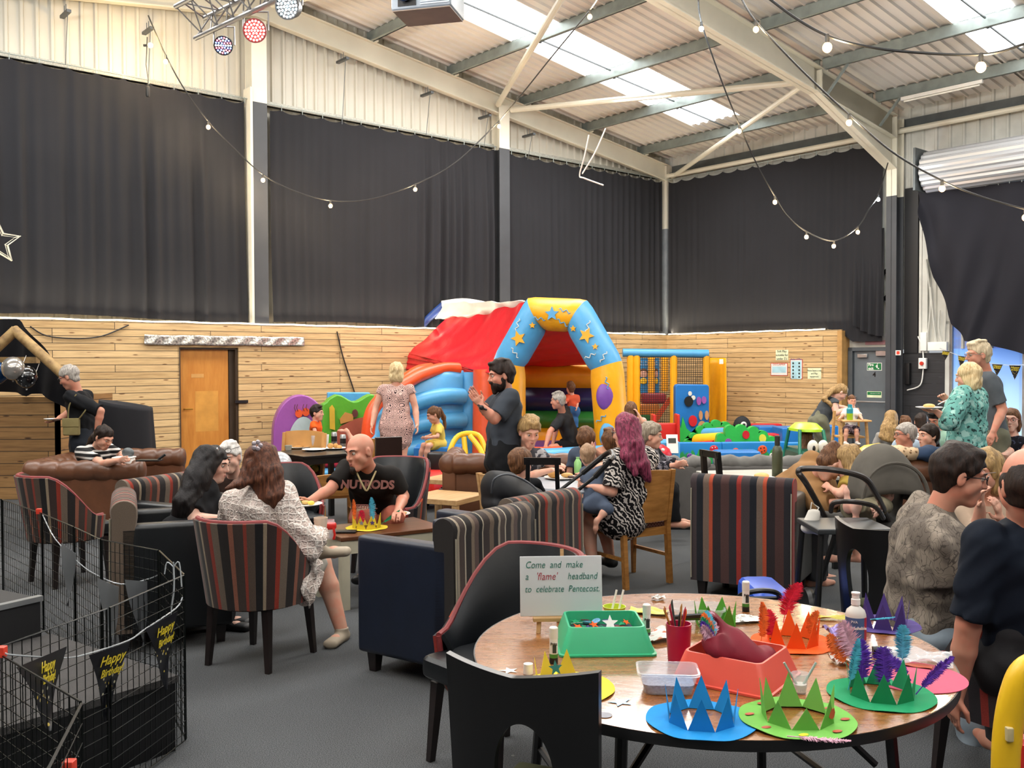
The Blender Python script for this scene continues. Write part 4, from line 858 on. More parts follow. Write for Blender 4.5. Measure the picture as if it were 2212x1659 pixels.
M_STT = stripes('stripe_tub', SC3, .36, 3); M_STT2 = stripes('stripe_tub_warm', SC2, .36, 3)
M_NAVY_L = mat('navy_leather', '#151c2c', .42, var=.15, bump=.15, bscale=90, bdist=.002); M_BLK_L = mat('black_leather', '#101316', .38, var=.15, bump=.15, bscale=90, bdist=.002)
M_PIPE = mat('red_piping', '#7c2a2a', .6); M_DKWOOD = mat('dark_wood_leg', '#1c1311', .4, var=.2); M_BRN_L = mat('brown_leather', '#5d3a25', .38, var=.25, vscale=5, bump=.3, bscale=30, bdist=.004)
def wood(name, a, b, rough=.45, sc_=(3, 22, 22)):
    t = NT(name); n = t.noise(t.coord(sc_), 1.3, 5, .6); t.col(t.ramp(n, [(.3, rgb(a)), (.7, rgb(b))])); t.set(rough); return t.m
M_OAK = wood('oak_chair', '#8b5a26', '#b98243'); M_LACK = wood('oak_veneer', '#b08858', '#c9a473'); M_BLKW = mat('black_wood', '#0b0b0c', .28, var=.2)
def tub_chair(label, pos, face, outer=None, legm=None, group=None, s=1.0, zb=.83, zf=.52):
    outer = outer or M_STT; o = thing('tub_chair', label, 'chair', pos, rzf(face), group)
    sm = lambda x: x*x*(3-2*x)
    def zt(ph): t = min(1, max(0, (abs(ph)-.75)/1.25)); return lerp(zb, zf, sm(t))
    def P(ph, z, off=0.0):
        k = (z-.36)/.5; r = (.27+.055*k)+off; lean = -.03*k*max(0, math.cos(ph))
        return (r*1.02*math.sin(ph), -r*math.cos(ph)+lean, z)
    N = 28; phs = [-2.25+4.5*i/N for i in range(N+1)]
    m = MB(); m.sheet(lambda u, v: P(-2.25+4.5*u, lerp(.35, zt(-2.25+4.5*u), v)), N, 8, -.014); m.build('outer_shell', outer, o, smooth=60)
    m = MB(); m.sheet(lambda u, v: P(-2.25+4.5*u, lerp(.36, zt(-2.25+4.5*u)-.002, v), -.018-.03*math.sin(PI*v)), N, 8, .02); m.build('inner_shell', M_BLK_L, o, smooth=60)
    m = MB(); m.tube([P(ph, zt(ph), -.012) for ph in phs], .014, 8); m.tube([P(-2.25, lerp(.36, zt(2.25), i/4), -.012) for i in range(5)], .012, 6); m.tube([P(2.25, lerp(.36, zt(2.25), i/4), -.012) for i in range(5)], .012, 6); m.build('piping', M_PIPE, o)
    m = MB(); m.rbox(-.225, .225, -.2, .27, .36, .46, .04); m.build('seat', M_BLK_L, o)
    m = MB(); m.lathe([(.0, .335), (.25, .335), (.262, .365), (0, .365)], 28); m.build('seat_frame', outer, o)
    for x, y in ((-.18, -.17), (.18, -.17), (-.19, .2), (.19, .2)):
        m = MB(); a = .022; b = .014; m.loft([[(x*kx+i*r, y*kx+j*r, z) for i, j in ((-1, -1), (1, -1), (1, 1), (-1, 1))] for z, r, kx in ((.34, a, 1), (0, b, 1.12))]); m.build('leg', legm or M_DKWOOD, o, smooth=0)
    return o
def armchair(label, corner, face, stripe, leather=M_NAVY_L, W=.75, D=.68, hb=.89, ha=.745, group=None, near=1):
    """corner: floor point of the back corner on side near (+1 = local -x), local +y forwards"""
    o = thing('armchair', label, 'armchair', corner, rzf(face), group); x0 = 0 if near > 0 else -W; X = lambda a, b: (x0+a, x0+b)
    m = MB(); m.rbox(*X(.1, W-.1), .08, D-.02, .12, .32, .02); m.build('base', leather, o)
    m = MB(); m.rbox(*X(.11, W-.11), .16, D, .3, .46, .04); m.build('seat_cushion', leather, o)
    for a, b in ((0, .11), (W-.11, W)): m = MB(); m.rbox(*X(a, b), .04, D, .11, ha, .03); m.build('arm', leather, o, smooth=60)
    m = MB(); k = 10     # back: flat outer face, rolled over at the top
    prof = [(.005, .12), (.0, .5), (.005, hb-.1)]+[(.075-.075*math.cos(PI*i/k), hb-.06+.06*math.sin(PI*i/k)) for i in range(k+1)]+[(.15, hb-.1), (.13, ha-.1), (.14, .3), (.12, .12)]
    m.loft([[(x0+x, y*s_+(1-s_)*.07, z-(1-s_)*.02) for y, z in prof] for x, s_ in ((.0, .9), (.012, 1), (W-.012, 1), (W, .9))]); m.build('backrest', stripe, o, smooth=50)
    for x in (.008, W-.008): m = MB(); m.tube([(x0+x, .0, .14), (x0+x, -.004, .5), (x0+x, .0, hb-.1)], .005, 6); m.build('seam_piping', mat('pale_piping', '#8f8775', .7), o)
    for x, y in ((.07, .07), (W-.07, .07), (.07, D-.07), (W-.07, D-.07)): m = MB(); m.loft([[(x0+x+i*r, y+j*r, z) for i, j in ((-1, -1), (1, -1), (1, 1), (-1, 1))] for z, r in ((.12, .032), (0, .022))]); m.build('leg', M_DKWOOD, o, smooth=0)
    return o
armchair('armchair with navy leather sides and brown striped back, nearest in the middle of the floor', (-.29, 4.78, 0), -124.4, M_ST1, near=1, group='striped lounge armchairs')
armchair('armchair with red and brown striped back behind the nearest navy one', (0.02, 5.62, 0), -130.6, M_ST2, W=.67, near=1, hb=.87, group='striped lounge armchairs')
armchair('black leather armchair with rolled striped back seen side on, beside the wire pen', (-2.31, 5.45, 0), 112, M_ST2, M_BLK_L, W=.7, near=-1, group='striped lounge armchairs')
armchair('striped armchair half hidden behind the black-haired woman in the left lounge group', (-2.42, 7.1, 0), 62, M_ST2, M_BLK_L, W=.66, near=1, group='striped lounge armchairs')
armchair('armchair whose dark striped back faces the craft table, far right of centre', (1.9, 6.45, 0), 150.9, M_ST5, mat('grey_leather', '#4a4a47', .4), W=.72, near=-1, hb=.88, group='striped lounge armchairs')
tub_chair('striped tub chair holding the woman in the crochet cardigan', V(-1.44, 5.38, 0), 158, M_STT2, group='tub chairs')
tub_chair('striped tub chair at far left behind the wire pen', G(140, 7.35), 140, M_STT2, group='tub chairs', zb=.84)
tub_chair('black leather tub chair, empty, left of the bald man', G(618, 7.75), 35, group='tub chairs')
tub_chair('black leather tub chair under the bald man leaning with a plate', G(838, 7.75), -18, group='tub chairs', zb=.88)
tub_chair('black tub chair with red piping pulled up to the left of the craft table', G(1085, 3.98), -48, group='tub chairs', zb=.86)
tub_chair('dark striped tub chair under the man in the navy T-shirt, right edge', G(2215, 3.62), 190, M_STT, group='tub chairs', zb=.86)
# ---- dining chairs
def dining_chair(label, pos, face, m_=None, seatm=None, h=.87, w=.42, group=None, panel=(.48, .86)):
    m_ = m_ or M_OAK; o = thing('dining_chair', label, 'chair', pos, rzf(face), group); hw = w/2
    for x in (-1, 1):
        m = MB(); m.loft([[(x*hw+i*.018, y+j*.02, z) for i, j in ((-1, -1), (1, -1), (1, 1), (-1, 1))] for z, y in ((0, -.03), (.44, .0), (h, -.06))]); m.build('back_leg', m_, o, smooth=0)
        m = MB(); m.loft([[(x*(hw-.005)+i*r, .4+j*r, z) for i, j in ((-1, -1), (1, -1), (1, 1), (-1, 1))] for z, r in ((0, .013), (.42, .02))]); m.build('front_leg', m_, o, smooth=0)
        m = MB(); m.box(x*hw-.01, x*hw+.01, .0, .4, .2, .225); m.build('side_stretcher', m_, o, smooth=0)
    m = MB(); m.box(-hw, hw, -.005, .41, .37, .43); m.build('seat_rail', m_, o, smooth=0)
    m = MB(); m.rbox(-hw+.005, hw-.005, .01, .44, .425, .475, .02); m.build('seat', seatm or M_SEAT, o)
    m = MB(); m.sheet(lambda u, v: (lerp(-hw+.01, hw-.01, u), -.02-.05*v-.03*math.sin(PI*u), lerp(panel[0], panel[1]-.0+.015*math.cos(PI*(u-.5)), v)), 14, 4, .016); m.build('backrest', m_, o, smooth=60)
    return o
t = NT('weave_burgundy'); v = t.coord(); ck = t.add('ShaderNodeTexChecker'); ck.inputs['Scale'].default_value = 70; t.link(v, ck.inputs[0]); ck.inputs[1].default_value = rgb('#5c3a36'); ck.inputs[2].default_value = rgb('#8c6a60'); t.col(ck.outputs[0]); t.set(.6); M_SEAT = t.m
t = NT('weave_grey'); v = t.coord(); ck = t.add('ShaderNodeTexChecker'); ck.inputs['Scale'].default_value = 45; t.link(v, ck.inputs[0]); ck.inputs[1].default_value = rgb('#2c2a28'); ck.inputs[2].default_value = rgb('#8a7f70'); t.col(ck.outputs[0]); t.set(.8); M_SEATG = t.m
dining_chair('oak dining chair with patterned seat under the woman with purple hair', V(1.0, 7.14, 0), -148.6)
dining_chair('pale oak chair holding food boxes, behind the black square table', G(650, 10.35), -20, mat('pale_plywood', '#c08b4e', .45, var=.12), M_SEATG, h=.92, w=.5, panel=(.3, .93))
dining_chair('small oak chair pushed under the near side of the black square table', G(722, 9.2), 200, M_OAK, M_SEATG, h=.62, panel=(.4, .6))
dining_chair('oak chair to the left of the pushchair hood', G(1078, 7.1), 120, M_LACK, h=.84, panel=(.5, .83))
dining_chair('oak chair behind the boy in the tie-dye shirt', G(1110, 8.1), 180, M_LACK, h=.88, panel=(.5, .87))
dining_chair('small oak chair back right of the black square table', G(812, 10.6), 140, M_OAK, h=.84, panel=(.5, .83))
def cutout_chair(label, pos, face, hb=.82, W=.225, hz=.585, ht=.115, hx=.092, hc_=0.0, seatm=None, group='black chairs with cut-out backs'):
    o = thing('cutout_chair', label, 'chair', pos, rzf(face), group)
    def B_(x, z): return -.02-.08*(z-.4)+.10*((x/W)**2-1)*.5+.05
    # back: bent board with an arched hole
    m = MB(); nx, nz = 48, 56; z0 = .3; vs = {}; fs = []
    hl = lambda x, z: (abs(x-hc_)/hx)**2+((z-hz)/(ht if z > hz else .22))**2 < 1
    P = []; idx = {}
    for j in range(nz+1):
        for i in range(nx+1): x = lerp(-W, W, i/nx)*(1+.07*(j/nz-.5)); z = lerp(z0, hb+.012*abs(i/nx-.5)*4, j/nz); idx[i, j] = len(P); P.append((x, z))
    F_ = [(i, j) for j in range(nz) for i in range(nx) if not hl(lerp(-W, W, (i+.5)/nx), lerp(z0, hb, (j+.5)/nz))]; set_F = set(F_)
    cut = {k_ for j in range(nz) for i in range(nx) if (i, j) not in set_F for k_ in (idx[i, j], idx[i+1, j], idx[i+1, j+1], idx[i, j+1])}
    for k_ in cut:
        x, z = P[k_]; dz = (z-hz)/(ht if z > hz else .22); dx = (x-hc_)/hx; q_ = math.hypot(dx, dz)
        if q_ > .6: P[k_] = (hc_+dx/q_*hx, hz+dz/q_*(ht if z > hz else .22))
    n = len(P); vv = [(x, B_(x, z), z) for x, z in P]+[(x, B_(x, z)+.024, z) for x, z in P]
    ed = {}
    for i, j in F_:
        q = [idx[i, j], idx[i+1, j], idx[i+1, j+1], idx[i, j+1]]; fs.append(tuple(q)); fs.append(tuple(a+n for a in q[::-1]))
        for a, b in zip(q, q[1:]+q[:1]): ed[(a, b)] = 1
    for a, b in ed:
        if (b, a) not in ed: fs.append((b, a, a+n, b+n))
    m.put(vv, fs); m.build('backrest', M_BLKW, o, smooth=50, bevel=.002)
    m = MB(); m.rbox(-W+.0, W, .05, .46, .42, .47, .02); m.build('seat', seatm or mat('olive_seat', '#3a3d1e', .8, bump=.3), o)
    m = MB(); m.box(-W+.01, W-.01, .03, .45, .37, .425); m.build('seat_rail', M_BLKW, o, smooth=0)
    for x in (-1, 1):
        for y in (.0, .42): m = MB(); m.loft([[(x*(W-.02)+i*r, y+j*r+(-.03 if y == 0 else .02)*(1-z/.4), z) for i, j in ((-1, -1), (1, -1), (1, 1), (-1, 1))] for z, r in ((.4, .02), (0, .014))]); m.build('leg', M_BLKW, o, smooth=0)
    return o
cutout_chair('black wooden chair with arched hole in its back, nearest the camera', V(.02, 2.38, 0), 157, .905, .2, .65, .14, .078, .02)
cutout_chair('black wooden chair with open back between the pram and the leaf-shirt man', G(1866, 4.62), 106, .87, .215, .65, .12, .085)
for u, d, f, lb in ((1172, 6.75, 175, 'black ladder-like chair back in front of the burger plate'), (1548, 7.2, 110, 'black chair back against the grey sofa')):
    o = thing('slim_chair', lb, 'chair', G(u, d), rzf(f)); 
    for x in (-1, 1):
        m = MB(); m.loft([[(x*.1+i*.015+x*.03*(1-z/1.0), j*.02-.09*(z-.4)*(z > .4), z) for i, j in ((-1, -1), (1, -1), (1, 1), (-1, 1))] for z in (0, .4, .75, 1.0)]); m.build('back_leg', M_BLKW, o, smooth=0)
        m = MB(); m.beam((x*.18, .36, .43), (x*.2, .4, 0), .03, .03); m.build('front_leg', M_BLKW, o, smooth=0)
    m = MB(); m.box(-.13, .13, -.07, -.045, .96, 1.01); m.build('top_rail', M_BLKW, o, smooth=0); m = MB(); m.box(-.12, .12, -.05, -.03, .7, .73); m.build('middle_rail', M_BLKW, o, smooth=0)
    m = MB(); m.rbox(-.2, .2, -.02, .38, .42, .46, .015); m.build('seat', M_BLK_L, o)
o = thing('dining_chair', 'dark brown slab-backed chair behind the bald man', 'chair', G(838, 9.0), rzf(205))
m = MB(); m.loft([[(x, y, z) for x, y in ((-.13, -.02), (.13, -.02), (.13, .02), (-.13, .02))] for z in (.42, .98)]); m.build('backrest', mat('espresso_wood', '#241613', .3), o, smooth=0, bevel=.005)
m = MB(); m.rbox(-.2, .2, 0, .4, .42, .47, .02); m.build('seat', M_BLK_L, o)
for x in (-.17, .17):
    for y in (.02, .38): m = MB(); m.beam((x, y, .43), (x, y, 0), .035, .035); m.build('leg', MATS['espresso_wood'], o, smooth=0)
# ---- chesterfields and the grey sofa
def chesterfield(label, pos, face, W, D=.9, h=.74):
    o = thing('chesterfield_sofa', label, 'sofa', pos, rzf(face)); r = .11      # pos = middle of the back line
    m = MB(); m.rbox(-W/2+.05, W/2-.05, .05, D-.05, .1, .34, .03); m.build('base', M_BRN_L, o)
    m = MB(); m.rbox(-W/2+.2, W/2-.2, .2, D, .32, .46, .05); m.build('seat_cushion', M_BRN_L, o)
    m = MB(); n = 64; R_ = [(x, math.cos(2*PI*i/12), math.sin(2*PI*i/12)) for x in range(2) for i in range(12)]
    def roll(p, q, nm):
        m = MB(); p, q = V(*p), V(*q); d = (q-p); L = d.length; d.normalize(); sd = d.cross(UP); nn = max(12, int(L/.02)); rings = []
        for i in range(nn+1):
            t = i/nn; k = abs(math.sin(PI*t*L/.17)); rr = r*(.86+.14*k**.5); e = min(t, 1-t)*L; rr *= min(1, (e/.05)**.5+.25)
            rings.append([p+d*(t*L)+sd*(rr*math.cos(2*PI*j/16))+UP*(rr*math.sin(2*PI*j/16)) for j in range(16)])
        m.loft(rings); m.build(nm+'_roll', M_BRN_L, o, smooth=70)
    roll((-W/2+.08, .08, h-r), (W/2-.08, .08, h-r), 'back'); roll((-W/2+.07, .0, h-r), (-W/2+.07, D, h-r), 'arm'); roll((W/2-.07, .0, h-r), (W/2-.07, D, h-r), 'arm')
    m = MB(); m.rbox(-W/2+.05, W/2-.05, .04, .17, .1, h-.08, .03); m.build('back_panel', M_BRN_L, o)
    for x in (-1, 1): m = MB(); m.rbox(x*(W/2-.07)-.07, x*(W/2-.07)+.07, .02, D-.02, .1, h-.1, .03); m.build('arm_panel', M_BRN_L, o)
    for x in (-1, 1):
        for y in (.1, D-.1): m = MB(); m.lathe([(.02, 0), (.035, .03), (.03, .1)], 10, T(x*(W/2-.1), y, 0)); m.build('foot', M_DKWOOD, o)
    return o
def chest2(label, u, d, face, W, **k): return chesterfield(label, G(u, d), face, W, **k)
chest2('brown buttoned leather sofa in the far left corner, a woman in stripes in it', 112, 9.75, 92, 1.4, D=1.15, h=.76)
chest2('brown buttoned leather sofa behind the bearded man', 1113, 9.3, 178, 1.45, h=.79)
chest2('brown buttoned leather sofa behind the pram, cushions along its top', 2050, 8.5, 176, 1.5, h=.80)
M_GRYF = mat('grey_sofa_cloth', '#55524f', .8, var=.12, bump=.3, bscale=60); M_GRYT = mat('grey_throw', '#6b6965', .85, var=.15)
o = thing('fabric_sofa', 'grey fabric sofa seen from behind with throws over its back', 'sofa', G(1552, 9.5), rzf(178))
m = MB(); m.rbox(-.95, .95, 0, .22, .08, .64, .04); m.build('backrest', M_GRYF, o); m = MB(); m.rbox(-.93, .93, .2, .85, .1, .42, .05); m.build('seat_base', M_GRYF, o)
for x in (-1, 1): m = MB(); m.rbox(x*.93-.1, x*.93+.1, .0, .85, .1, .58, .05); m.build('arm', M_GRYF, o)
m = MB(); m.box(-.94, .94, .0, .2, .0, .08); m.build('plinth', M_BLACK, o)
m = MB(); m.tube([(x, .08+.02*math.sin(x*9), .66+.012*math.sin(x*23)) for x in [i*.03-.95 for i in range(30)]], [.07+.012*math.sin(i*1.9) for i in range(30)], 12); m.tube([(x, .09, .66+.01*math.sin(x*17)) for x in [i*.03-.02 for i in range(30)]], [.075+.008*math.sin(i*1.3+1) for i in range(30)], 12); m.build('throw', M_GRYT, o, smooth=180)
# ---- tables
def box_table(name, label, pos, rot, W, D, h, top, leg, lw=.05, th=.04, cat='table', ap=0):
    o = thing(name, label, cat, pos, math.radians(rot)); m = MB(); m.rbox(-W/2, W/2, -D/2, D/2, h-th, h, .004, seg=1); m.build('table_top', top, o, smooth=0)
    for x in (-1, 1):
        for y in (-1, 1): m = MB(); cx, cy_ = x*(W/2-lw/2-.005), y*(D/2-lw/2-.005); m.box(cx-lw/2, cx+lw/2, cy_-lw/2, cy_+lw/2, 0, h-th); m.build('leg', leg, o, smooth=0)
    if ap: m = MB(); q = .012; m.box(-W/2+lw/2, W/2-lw/2, -D/2+.01, -D/2+.03, h-th-ap, h-th); m.box(-W/2+lw/2, W/2-lw/2, D/2-.03, D/2-.01, h-th-ap, h-th); m.box(-W/2+.01, -W/2+.03, -D/2+lw/2, D/2-lw/2, h-th-ap, h-th); m.box(W/2-.03, W/2-.01, -D/2+lw/2, D/2-lw/2, h-th-ap, h-th); m.build('apron', leg, o, smooth=0)
    return o
M_CREAMP = mat('cream_paint', '#b9b39c', .5); M_WALN = wood('walnut_top', '#4a2a18', '#6d4226', .35)
box_table('coffee_table', 'coffee table with walnut top and cream legs among the lounge chairs', G(818, 6.85), 32, .8, .52, .5, M_WALN, M_CREAMP, .06, .03, ap=.09)
box_table('side_table', 'square oak side table, empty, beside the bald man', G(963, 8.85), 62, .56, .56, .45, M_LACK, M_LACK, .05, .05)
box_table('side_table', 'second oak side table behind, in front of the ride-on tractor', G(975, 10.2), 62, .5, .5, .45, M_LACK, M_LACK, .05, .05)
box_table('dining_table', 'black square table covered in plates and drinks cans', G(686, 10.0), 40, .74, .74, .75, M_BLKW, M_BLKW, .05, .03, ap=.06)
o = thing('cafe_table', 'round pale table with a burger plate, before the boy in tie-dye', 'table', G(1232, 7.45)); m = MB(); m.lathe([(0, .705), (.42, .705), (.43, .72), (.42, .74), (0, .74)], 40); m.build('table_top', mat('pale_laminate', '#b9bec4', .3), o)
m = MB(); m.lathe([(.25, 0), (.25, .02), (.04, .04), (.035, .7), (.15, .705)], 20); m.build('pedestal', M_BLACK, o)
box_table('dining_table', 'pale rectangular table behind the dark striped armchair', G(1655, 7.9), 8, 1.0, .6, .75, mat('pale_laminate2', '#a9a79f', .35), M_BLACK, .04, .03)
box_table('dining_table', 'long white table at the far right before the blue window', G(2190, 9.6), -5, 1.6, .7, .74, mat('white_cloth_top', '#c8d4dd', .5), M_BLACK, .04, .03)
box_table('dining_table', 'pale table among the crowd by the fire door', G(2035, 12.2), 0, 1.4, .7, .74, mat('white_cloth_top2', '#d5d2cc', .5), M_BLACK, .04, .03)
# ---- the round craft table
TC = V(.623, 3.068, 0); TR = .75; TZ = .75
def tabletop():
    t = NT('scuffed_wood_laminate'); v = t.coord((1, 1, 1)); n = t.noise(t.coord((2, 26, 1)), 1.6, 5, .6); c = t.ramp(n, [(.3, rgb('#74431f')), (.7, rgb('#a06836'))]); t.col(c)
    e = t.noise(t.coord((14, 60, 1)), 2, 4, .7); g = t.noise(v, 9, 3); t.set(.3, spec=.6, coat=.7); t.b.inputs['Coat Roughness'].default_value = .1
    t.link(t.ramp(t.math('ADD', e, t.math('MULTIPLY', g, .5)), [(.5, (.14, .14, .14)), (.95, (.42, .42, .42))]), t.b.inputs['Roughness']); t.bump(e, .22, .0015); return t.m
o = thing('craft_table', 'large round scuffed wooden table covered in craft things', 'table', TC)
m = MB(); m.lathe([(0, TZ-.018), (TR-.004, TZ-.018), (TR-.004, TZ), (0, TZ)], 96); m.build('table_top', tabletop(), o)
m = MB(); m.lathe([(TR-.004, TZ-.03), (TR, TZ-.028), (TR+.002, TZ-.012), (TR, TZ+.0005), (TR-.004, TZ-.001)], 96); m.lathe([(TR-.06, TZ-.03), (TR-.004, TZ-.03), (TR-.004, TZ-.018), (TR-.06, TZ-.018)], 96); m.build('edge_band', M_BLACK, o)
m = MB(); m.box(-.5, .5, -.04, .0, TZ-.1, TZ-.02, RZ(.25)); m.box(-.5, .5, .3, .34, TZ-.1, TZ-.02, RZ(.25)); m.build('frame_rail', mat('brown_rail', '#3a2415', .5), o, smooth=0)
for x in (-1, 1):
    m = MB(); q = RZ(.25)
    for y in (-.35, .4): m.tube([q @ V(x*.42, y, TZ-.03), q @ V(x*.46, y*1.15, 0)], .018, 8)
    m.tube([q @ V(x*.435, -.37, .3), q @ V(x*.435, .42, .3)], .012, 6); m.tube([q @ V(x*.42, -.3, TZ-.3), q @ V(x*.15, -.2, TZ-.03)], .012, 6); m.build('folding_leg', M_BLACK, o)
# ---- wire pen in the left foreground with bunting
PEN = [V(-4.3, 7.0, 0), V(-3.51, 6.54, 0), V(-2.93, 5.92, 0), V(-2.5, 5.42, 0), V(-2.18, 5.03, 0), V(-1.76, 4.73, 0), V(-1.445, 4.18, 0), V(-1.54, 3.61, 0), V(-1.70, 3.09, 0), V(-1.185, 2.6, 0), V(-1.05, 2.1, 0)]
M_WIRE = mat('black_wire', '#0e1210', .28, .5)
PL = ['far left, running out of the picture', 'behind the red clip', 'before the cardigan chair legs', 'before the black armchair', 'at the back right bend', 'at the far right corner', 'in the right foreground carrying two flags', 'in the left foreground carrying a flag', 'nearest the camera at bottom left', 'cut by the bottom edge']
for i in range(len(PEN)-1):
    a, b = PEN[i], PEN[i+1]; d = b-a; L = d.length; o = thing('wire_fence', 'black wire pet-pen panel '+PL[i], 'wire panel', a, math.atan2(d.y, d.x), 'panels of the black wire pen')
    m = MB(); H = .75
    m.tube([(0.01, 0, .02), (L-.01, 0, .02), (L-.01, 0, H), (.01, 0, H)], .0045, 6, True); m.build('panel_frame', M_WIRE, o)
    g = MB(); n = max(3, round(L/.042))
    for k in range(1, n): g.tube([(L*k/n, 0, .02), (L*k/n, 0, H)], .0017, 4, cap=False)
    for k in range(1, 14): g.tube([(.01, .002, H*k/14), (L-.01, .002, H*k/14)], .0017, 4, cap=False)
    g.build('wire_grid', M_WIRE, o, smooth=180)
def flag_mat():
    t = NT('bunting_black_gold'); v = t.coord(); vo = t.add('ShaderNodeTexVoronoi'); t.link(v, vo.inputs['Vector']); vo.inputs['Scale'].default_value = 42
    X = t.sep(v); low = t.ramp(t.math('MULTIPLY', X[2], -1), [(.085, (0, 0, 0)), (.11, (1, 1, 1))])
    d = t.ramp(vo.outputs['Distance'], [(.22, (1, 1, 1)), (.27, (0, 0, 0))]); sl = t.sep(vo.outputs['Color'])
    gold = t.mix(sl[0], rgb('#b79a1c'), rgb('#b9b9a4')); fac = t.math('MULTIPLY', t.math('MULTIPLY', d, low), t.math('GREATER_THAN', sl[1], .35))
    t.col(t.mix(fac, rgb('#0c0d12'), gold)); t.set(.35); return t.m
M_FLAG = flag_mat(); M_GOLD = mat('gold_print', '#c8b22c', .35, var=.2); M_RIBB = mat('clear_ribbon', '#aeb3b6', .25); M_FLAGB = mat('silver_flag_back', '#7c8084', .3, .2, alpha=.75)
def flag(p, q, h, label, text=True, mt=None, size=.05):
    d = q-p; L = d.length; x = d.normalized(); n = x.cross(UP).normalized(); o = thing('bunting_flag', label, 'bunting', M=Matrix(((x.x, -n.x, 0, (p.x+q.x)/2), (x.y, -n.y, 0, (p.y+q.y)/2), (x.z, 0, 1, (p.z+q.z)/2), (0, 0, 0, 1))), group='triangular party flags')
    m = MB(); m.sheet(lambda u, v: ((u-.5)*L*(1-v), -.004-.008*math.sin(v*5+u*2), -h*v), 6, 14, .0012); m.build('flag_cloth', mt or M_FLAG, o)
    if text:
        text_mesh('Happy', size, Matrix(((1, .0, 0, 0), (0, 0, -1, -.019), (0, 1, 0, -h*.14), (0, 0, 0, 1))), M_GOLD, o, shear=.45, bold=.0004, sx=1.05); text_mesh('Birthday!', size*.82, Matrix(((1, .0, 0, 0), (0, 0, -1, -.019), (0, 1, 0, -h*.30), (0, 0, 0, 1))), M_GOLD, o, shear=.45, bold=.0004, sx=.82)
    return o
def penpt(u, v, i, off=-.02):
    a, b = PEN[i], PEN[i+1]; n = (b-a).cross(UP).normalized(); p = onplane(u, v, a, n); return p
nrm = lambda i, k: (PEN[i+1]-PEN[i]).cross(UP).normalized()*k
F1 = flag(penpt(32, 1416, 8)+nrm(8, 0), penpt(137, 1420, 7), .245, 'Happy Birthday flag at bottom left, behind the nearest wire panel')
flag(penpt(190, 1413, 7), penpt(276, 1386, 7), .29, 'Happy Birthday flag in the middle of the foreground pen side')
flag(penpt(312, 1362, 6), penpt(378, 1316, 6), .3, 'Happy Birthday flag nearest the right corner of the pen')
for u0, v0, u1, v1, i, lb in ((212, 1252, 262, 1262, 3, 'grey reverse of a flag on the far side of the pen'), (272, 1256, 322, 1250, 4, 'second grey flag reverse near the pen bend'), (135, 1168, 170, 1200, 2, 'silvery flag reverse hanging by the red clip')):
    flag(penpt(u0, v0, i), penpt(u1, v1, i), .34, lb, False, M_FLAGB)
m = MB(); m.tube(spline([penpt(12, 1411, 8), penpt(32, 1415, 8), penpt(140, 1421, 7), penpt(190, 1412, 7), penpt(276, 1384, 7), penpt(312, 1360, 6), penpt(380, 1314, 6), penpt(394, 1290, 6)], 4), .003, 5); tag(m.build('bunting_ribbon', M_RIBB), 'pale ribbon threading the party flags along the near pen side', 'ribbon')
m = MB(); m.tube(spline([penpt(92, 1112, 2), penpt(120, 1165, 2), penpt(170, 1215, 3), penpt(205, 1240, 3), penpt(262, 1262, 4), penpt(322, 1250, 5), penpt(345, 1240, 5)], 4), .0035, 5); tag(m.build('bunting_ribbon', M_RIBB), 'pale ribbon sagging along the far pen side', 'ribbon')
for u, v, i, lb in ((3, 1407, 8, 'red clip at the left edge on the near pen corner'), (84, 1104, 1, 'red clip on top of the far pen post'), (150, 1655, 9, 'red clip at the bottom edge of the picture')):
    p = penpt(u, v, i); m = MB(); m.rbox(p.x-.014, p.x+.014, p.y-.014, p.y+.014, p.z-.018, p.z+.016, .004); tag(m.build('pen_clip', mat('red_plastic', '#d8402c', .4)), lb, 'clip')
p = penpt(375, 1225, 6); m = MB(); 
for a in (-.6, 0, .5): m.tube(spline([p, p+V(math.sin(a)*.05, 0, .02), p+V(math.sin(a)*.07, 0, -.06-.05*a)], 4), .003, 5)
m.tube(spline([p, p+V(.0, 0, -.1), p+V(-.015, 0, -.2), p+V(-.01, 0, -.27)], 4), .004, 5); tag(m.build('ribbon_bow', M_RIBB), 'white ribbon bow tied at the right corner of the pen', 'ribbon')
# ---- platform and flight case inside the pen
m = MB(); m.M = T(-2.32, 3.98, 0) @ RZ(.93); m.box(-.75, .62, -.62, .45, .3, .33); o = tag(m.build('stage_block', mat('worn_grey_carpet', '#3b3938', .95, bump=.5, bscale=200)), 'low grey-carpeted platform inside the wire pen', 'platform')
m = MB(); m.M = T(-2.32, 3.98, 0) @ RZ(.93); m.box(-.74, .61, -.61, .44, 0, .3); m.build('skirt', M_BLACK, o)
p = atz(20, 1305, .52); o = thing('flight_case', 'black flight case with silver edge at the left edge', 'case', (p.x-.45, p.y+.1, 0), -.55)
m = MB(); m.box(-.45, .45, -.3, .3, .3, .52); m.build('case_body', mat('black_case', '#141416', .6), o); m = MB(); m.box(-.46, .46, -.31, -.27, .505, .53); m.box(.42, .46, -.31, .31, .505, .53); m.build('silver_edge', M_ALU, o, smooth=0)
m = MB(); m.box(-.4, -.3, -.25, -.15, .0, .3); m.box(.3, .4, -.25, -.15, 0, .3); m.box(.3, .4, .15, .25, 0, .3); m.box(-.4, -.3, .15, .25, 0, .3); m.build('stand', M_BLACK, o)
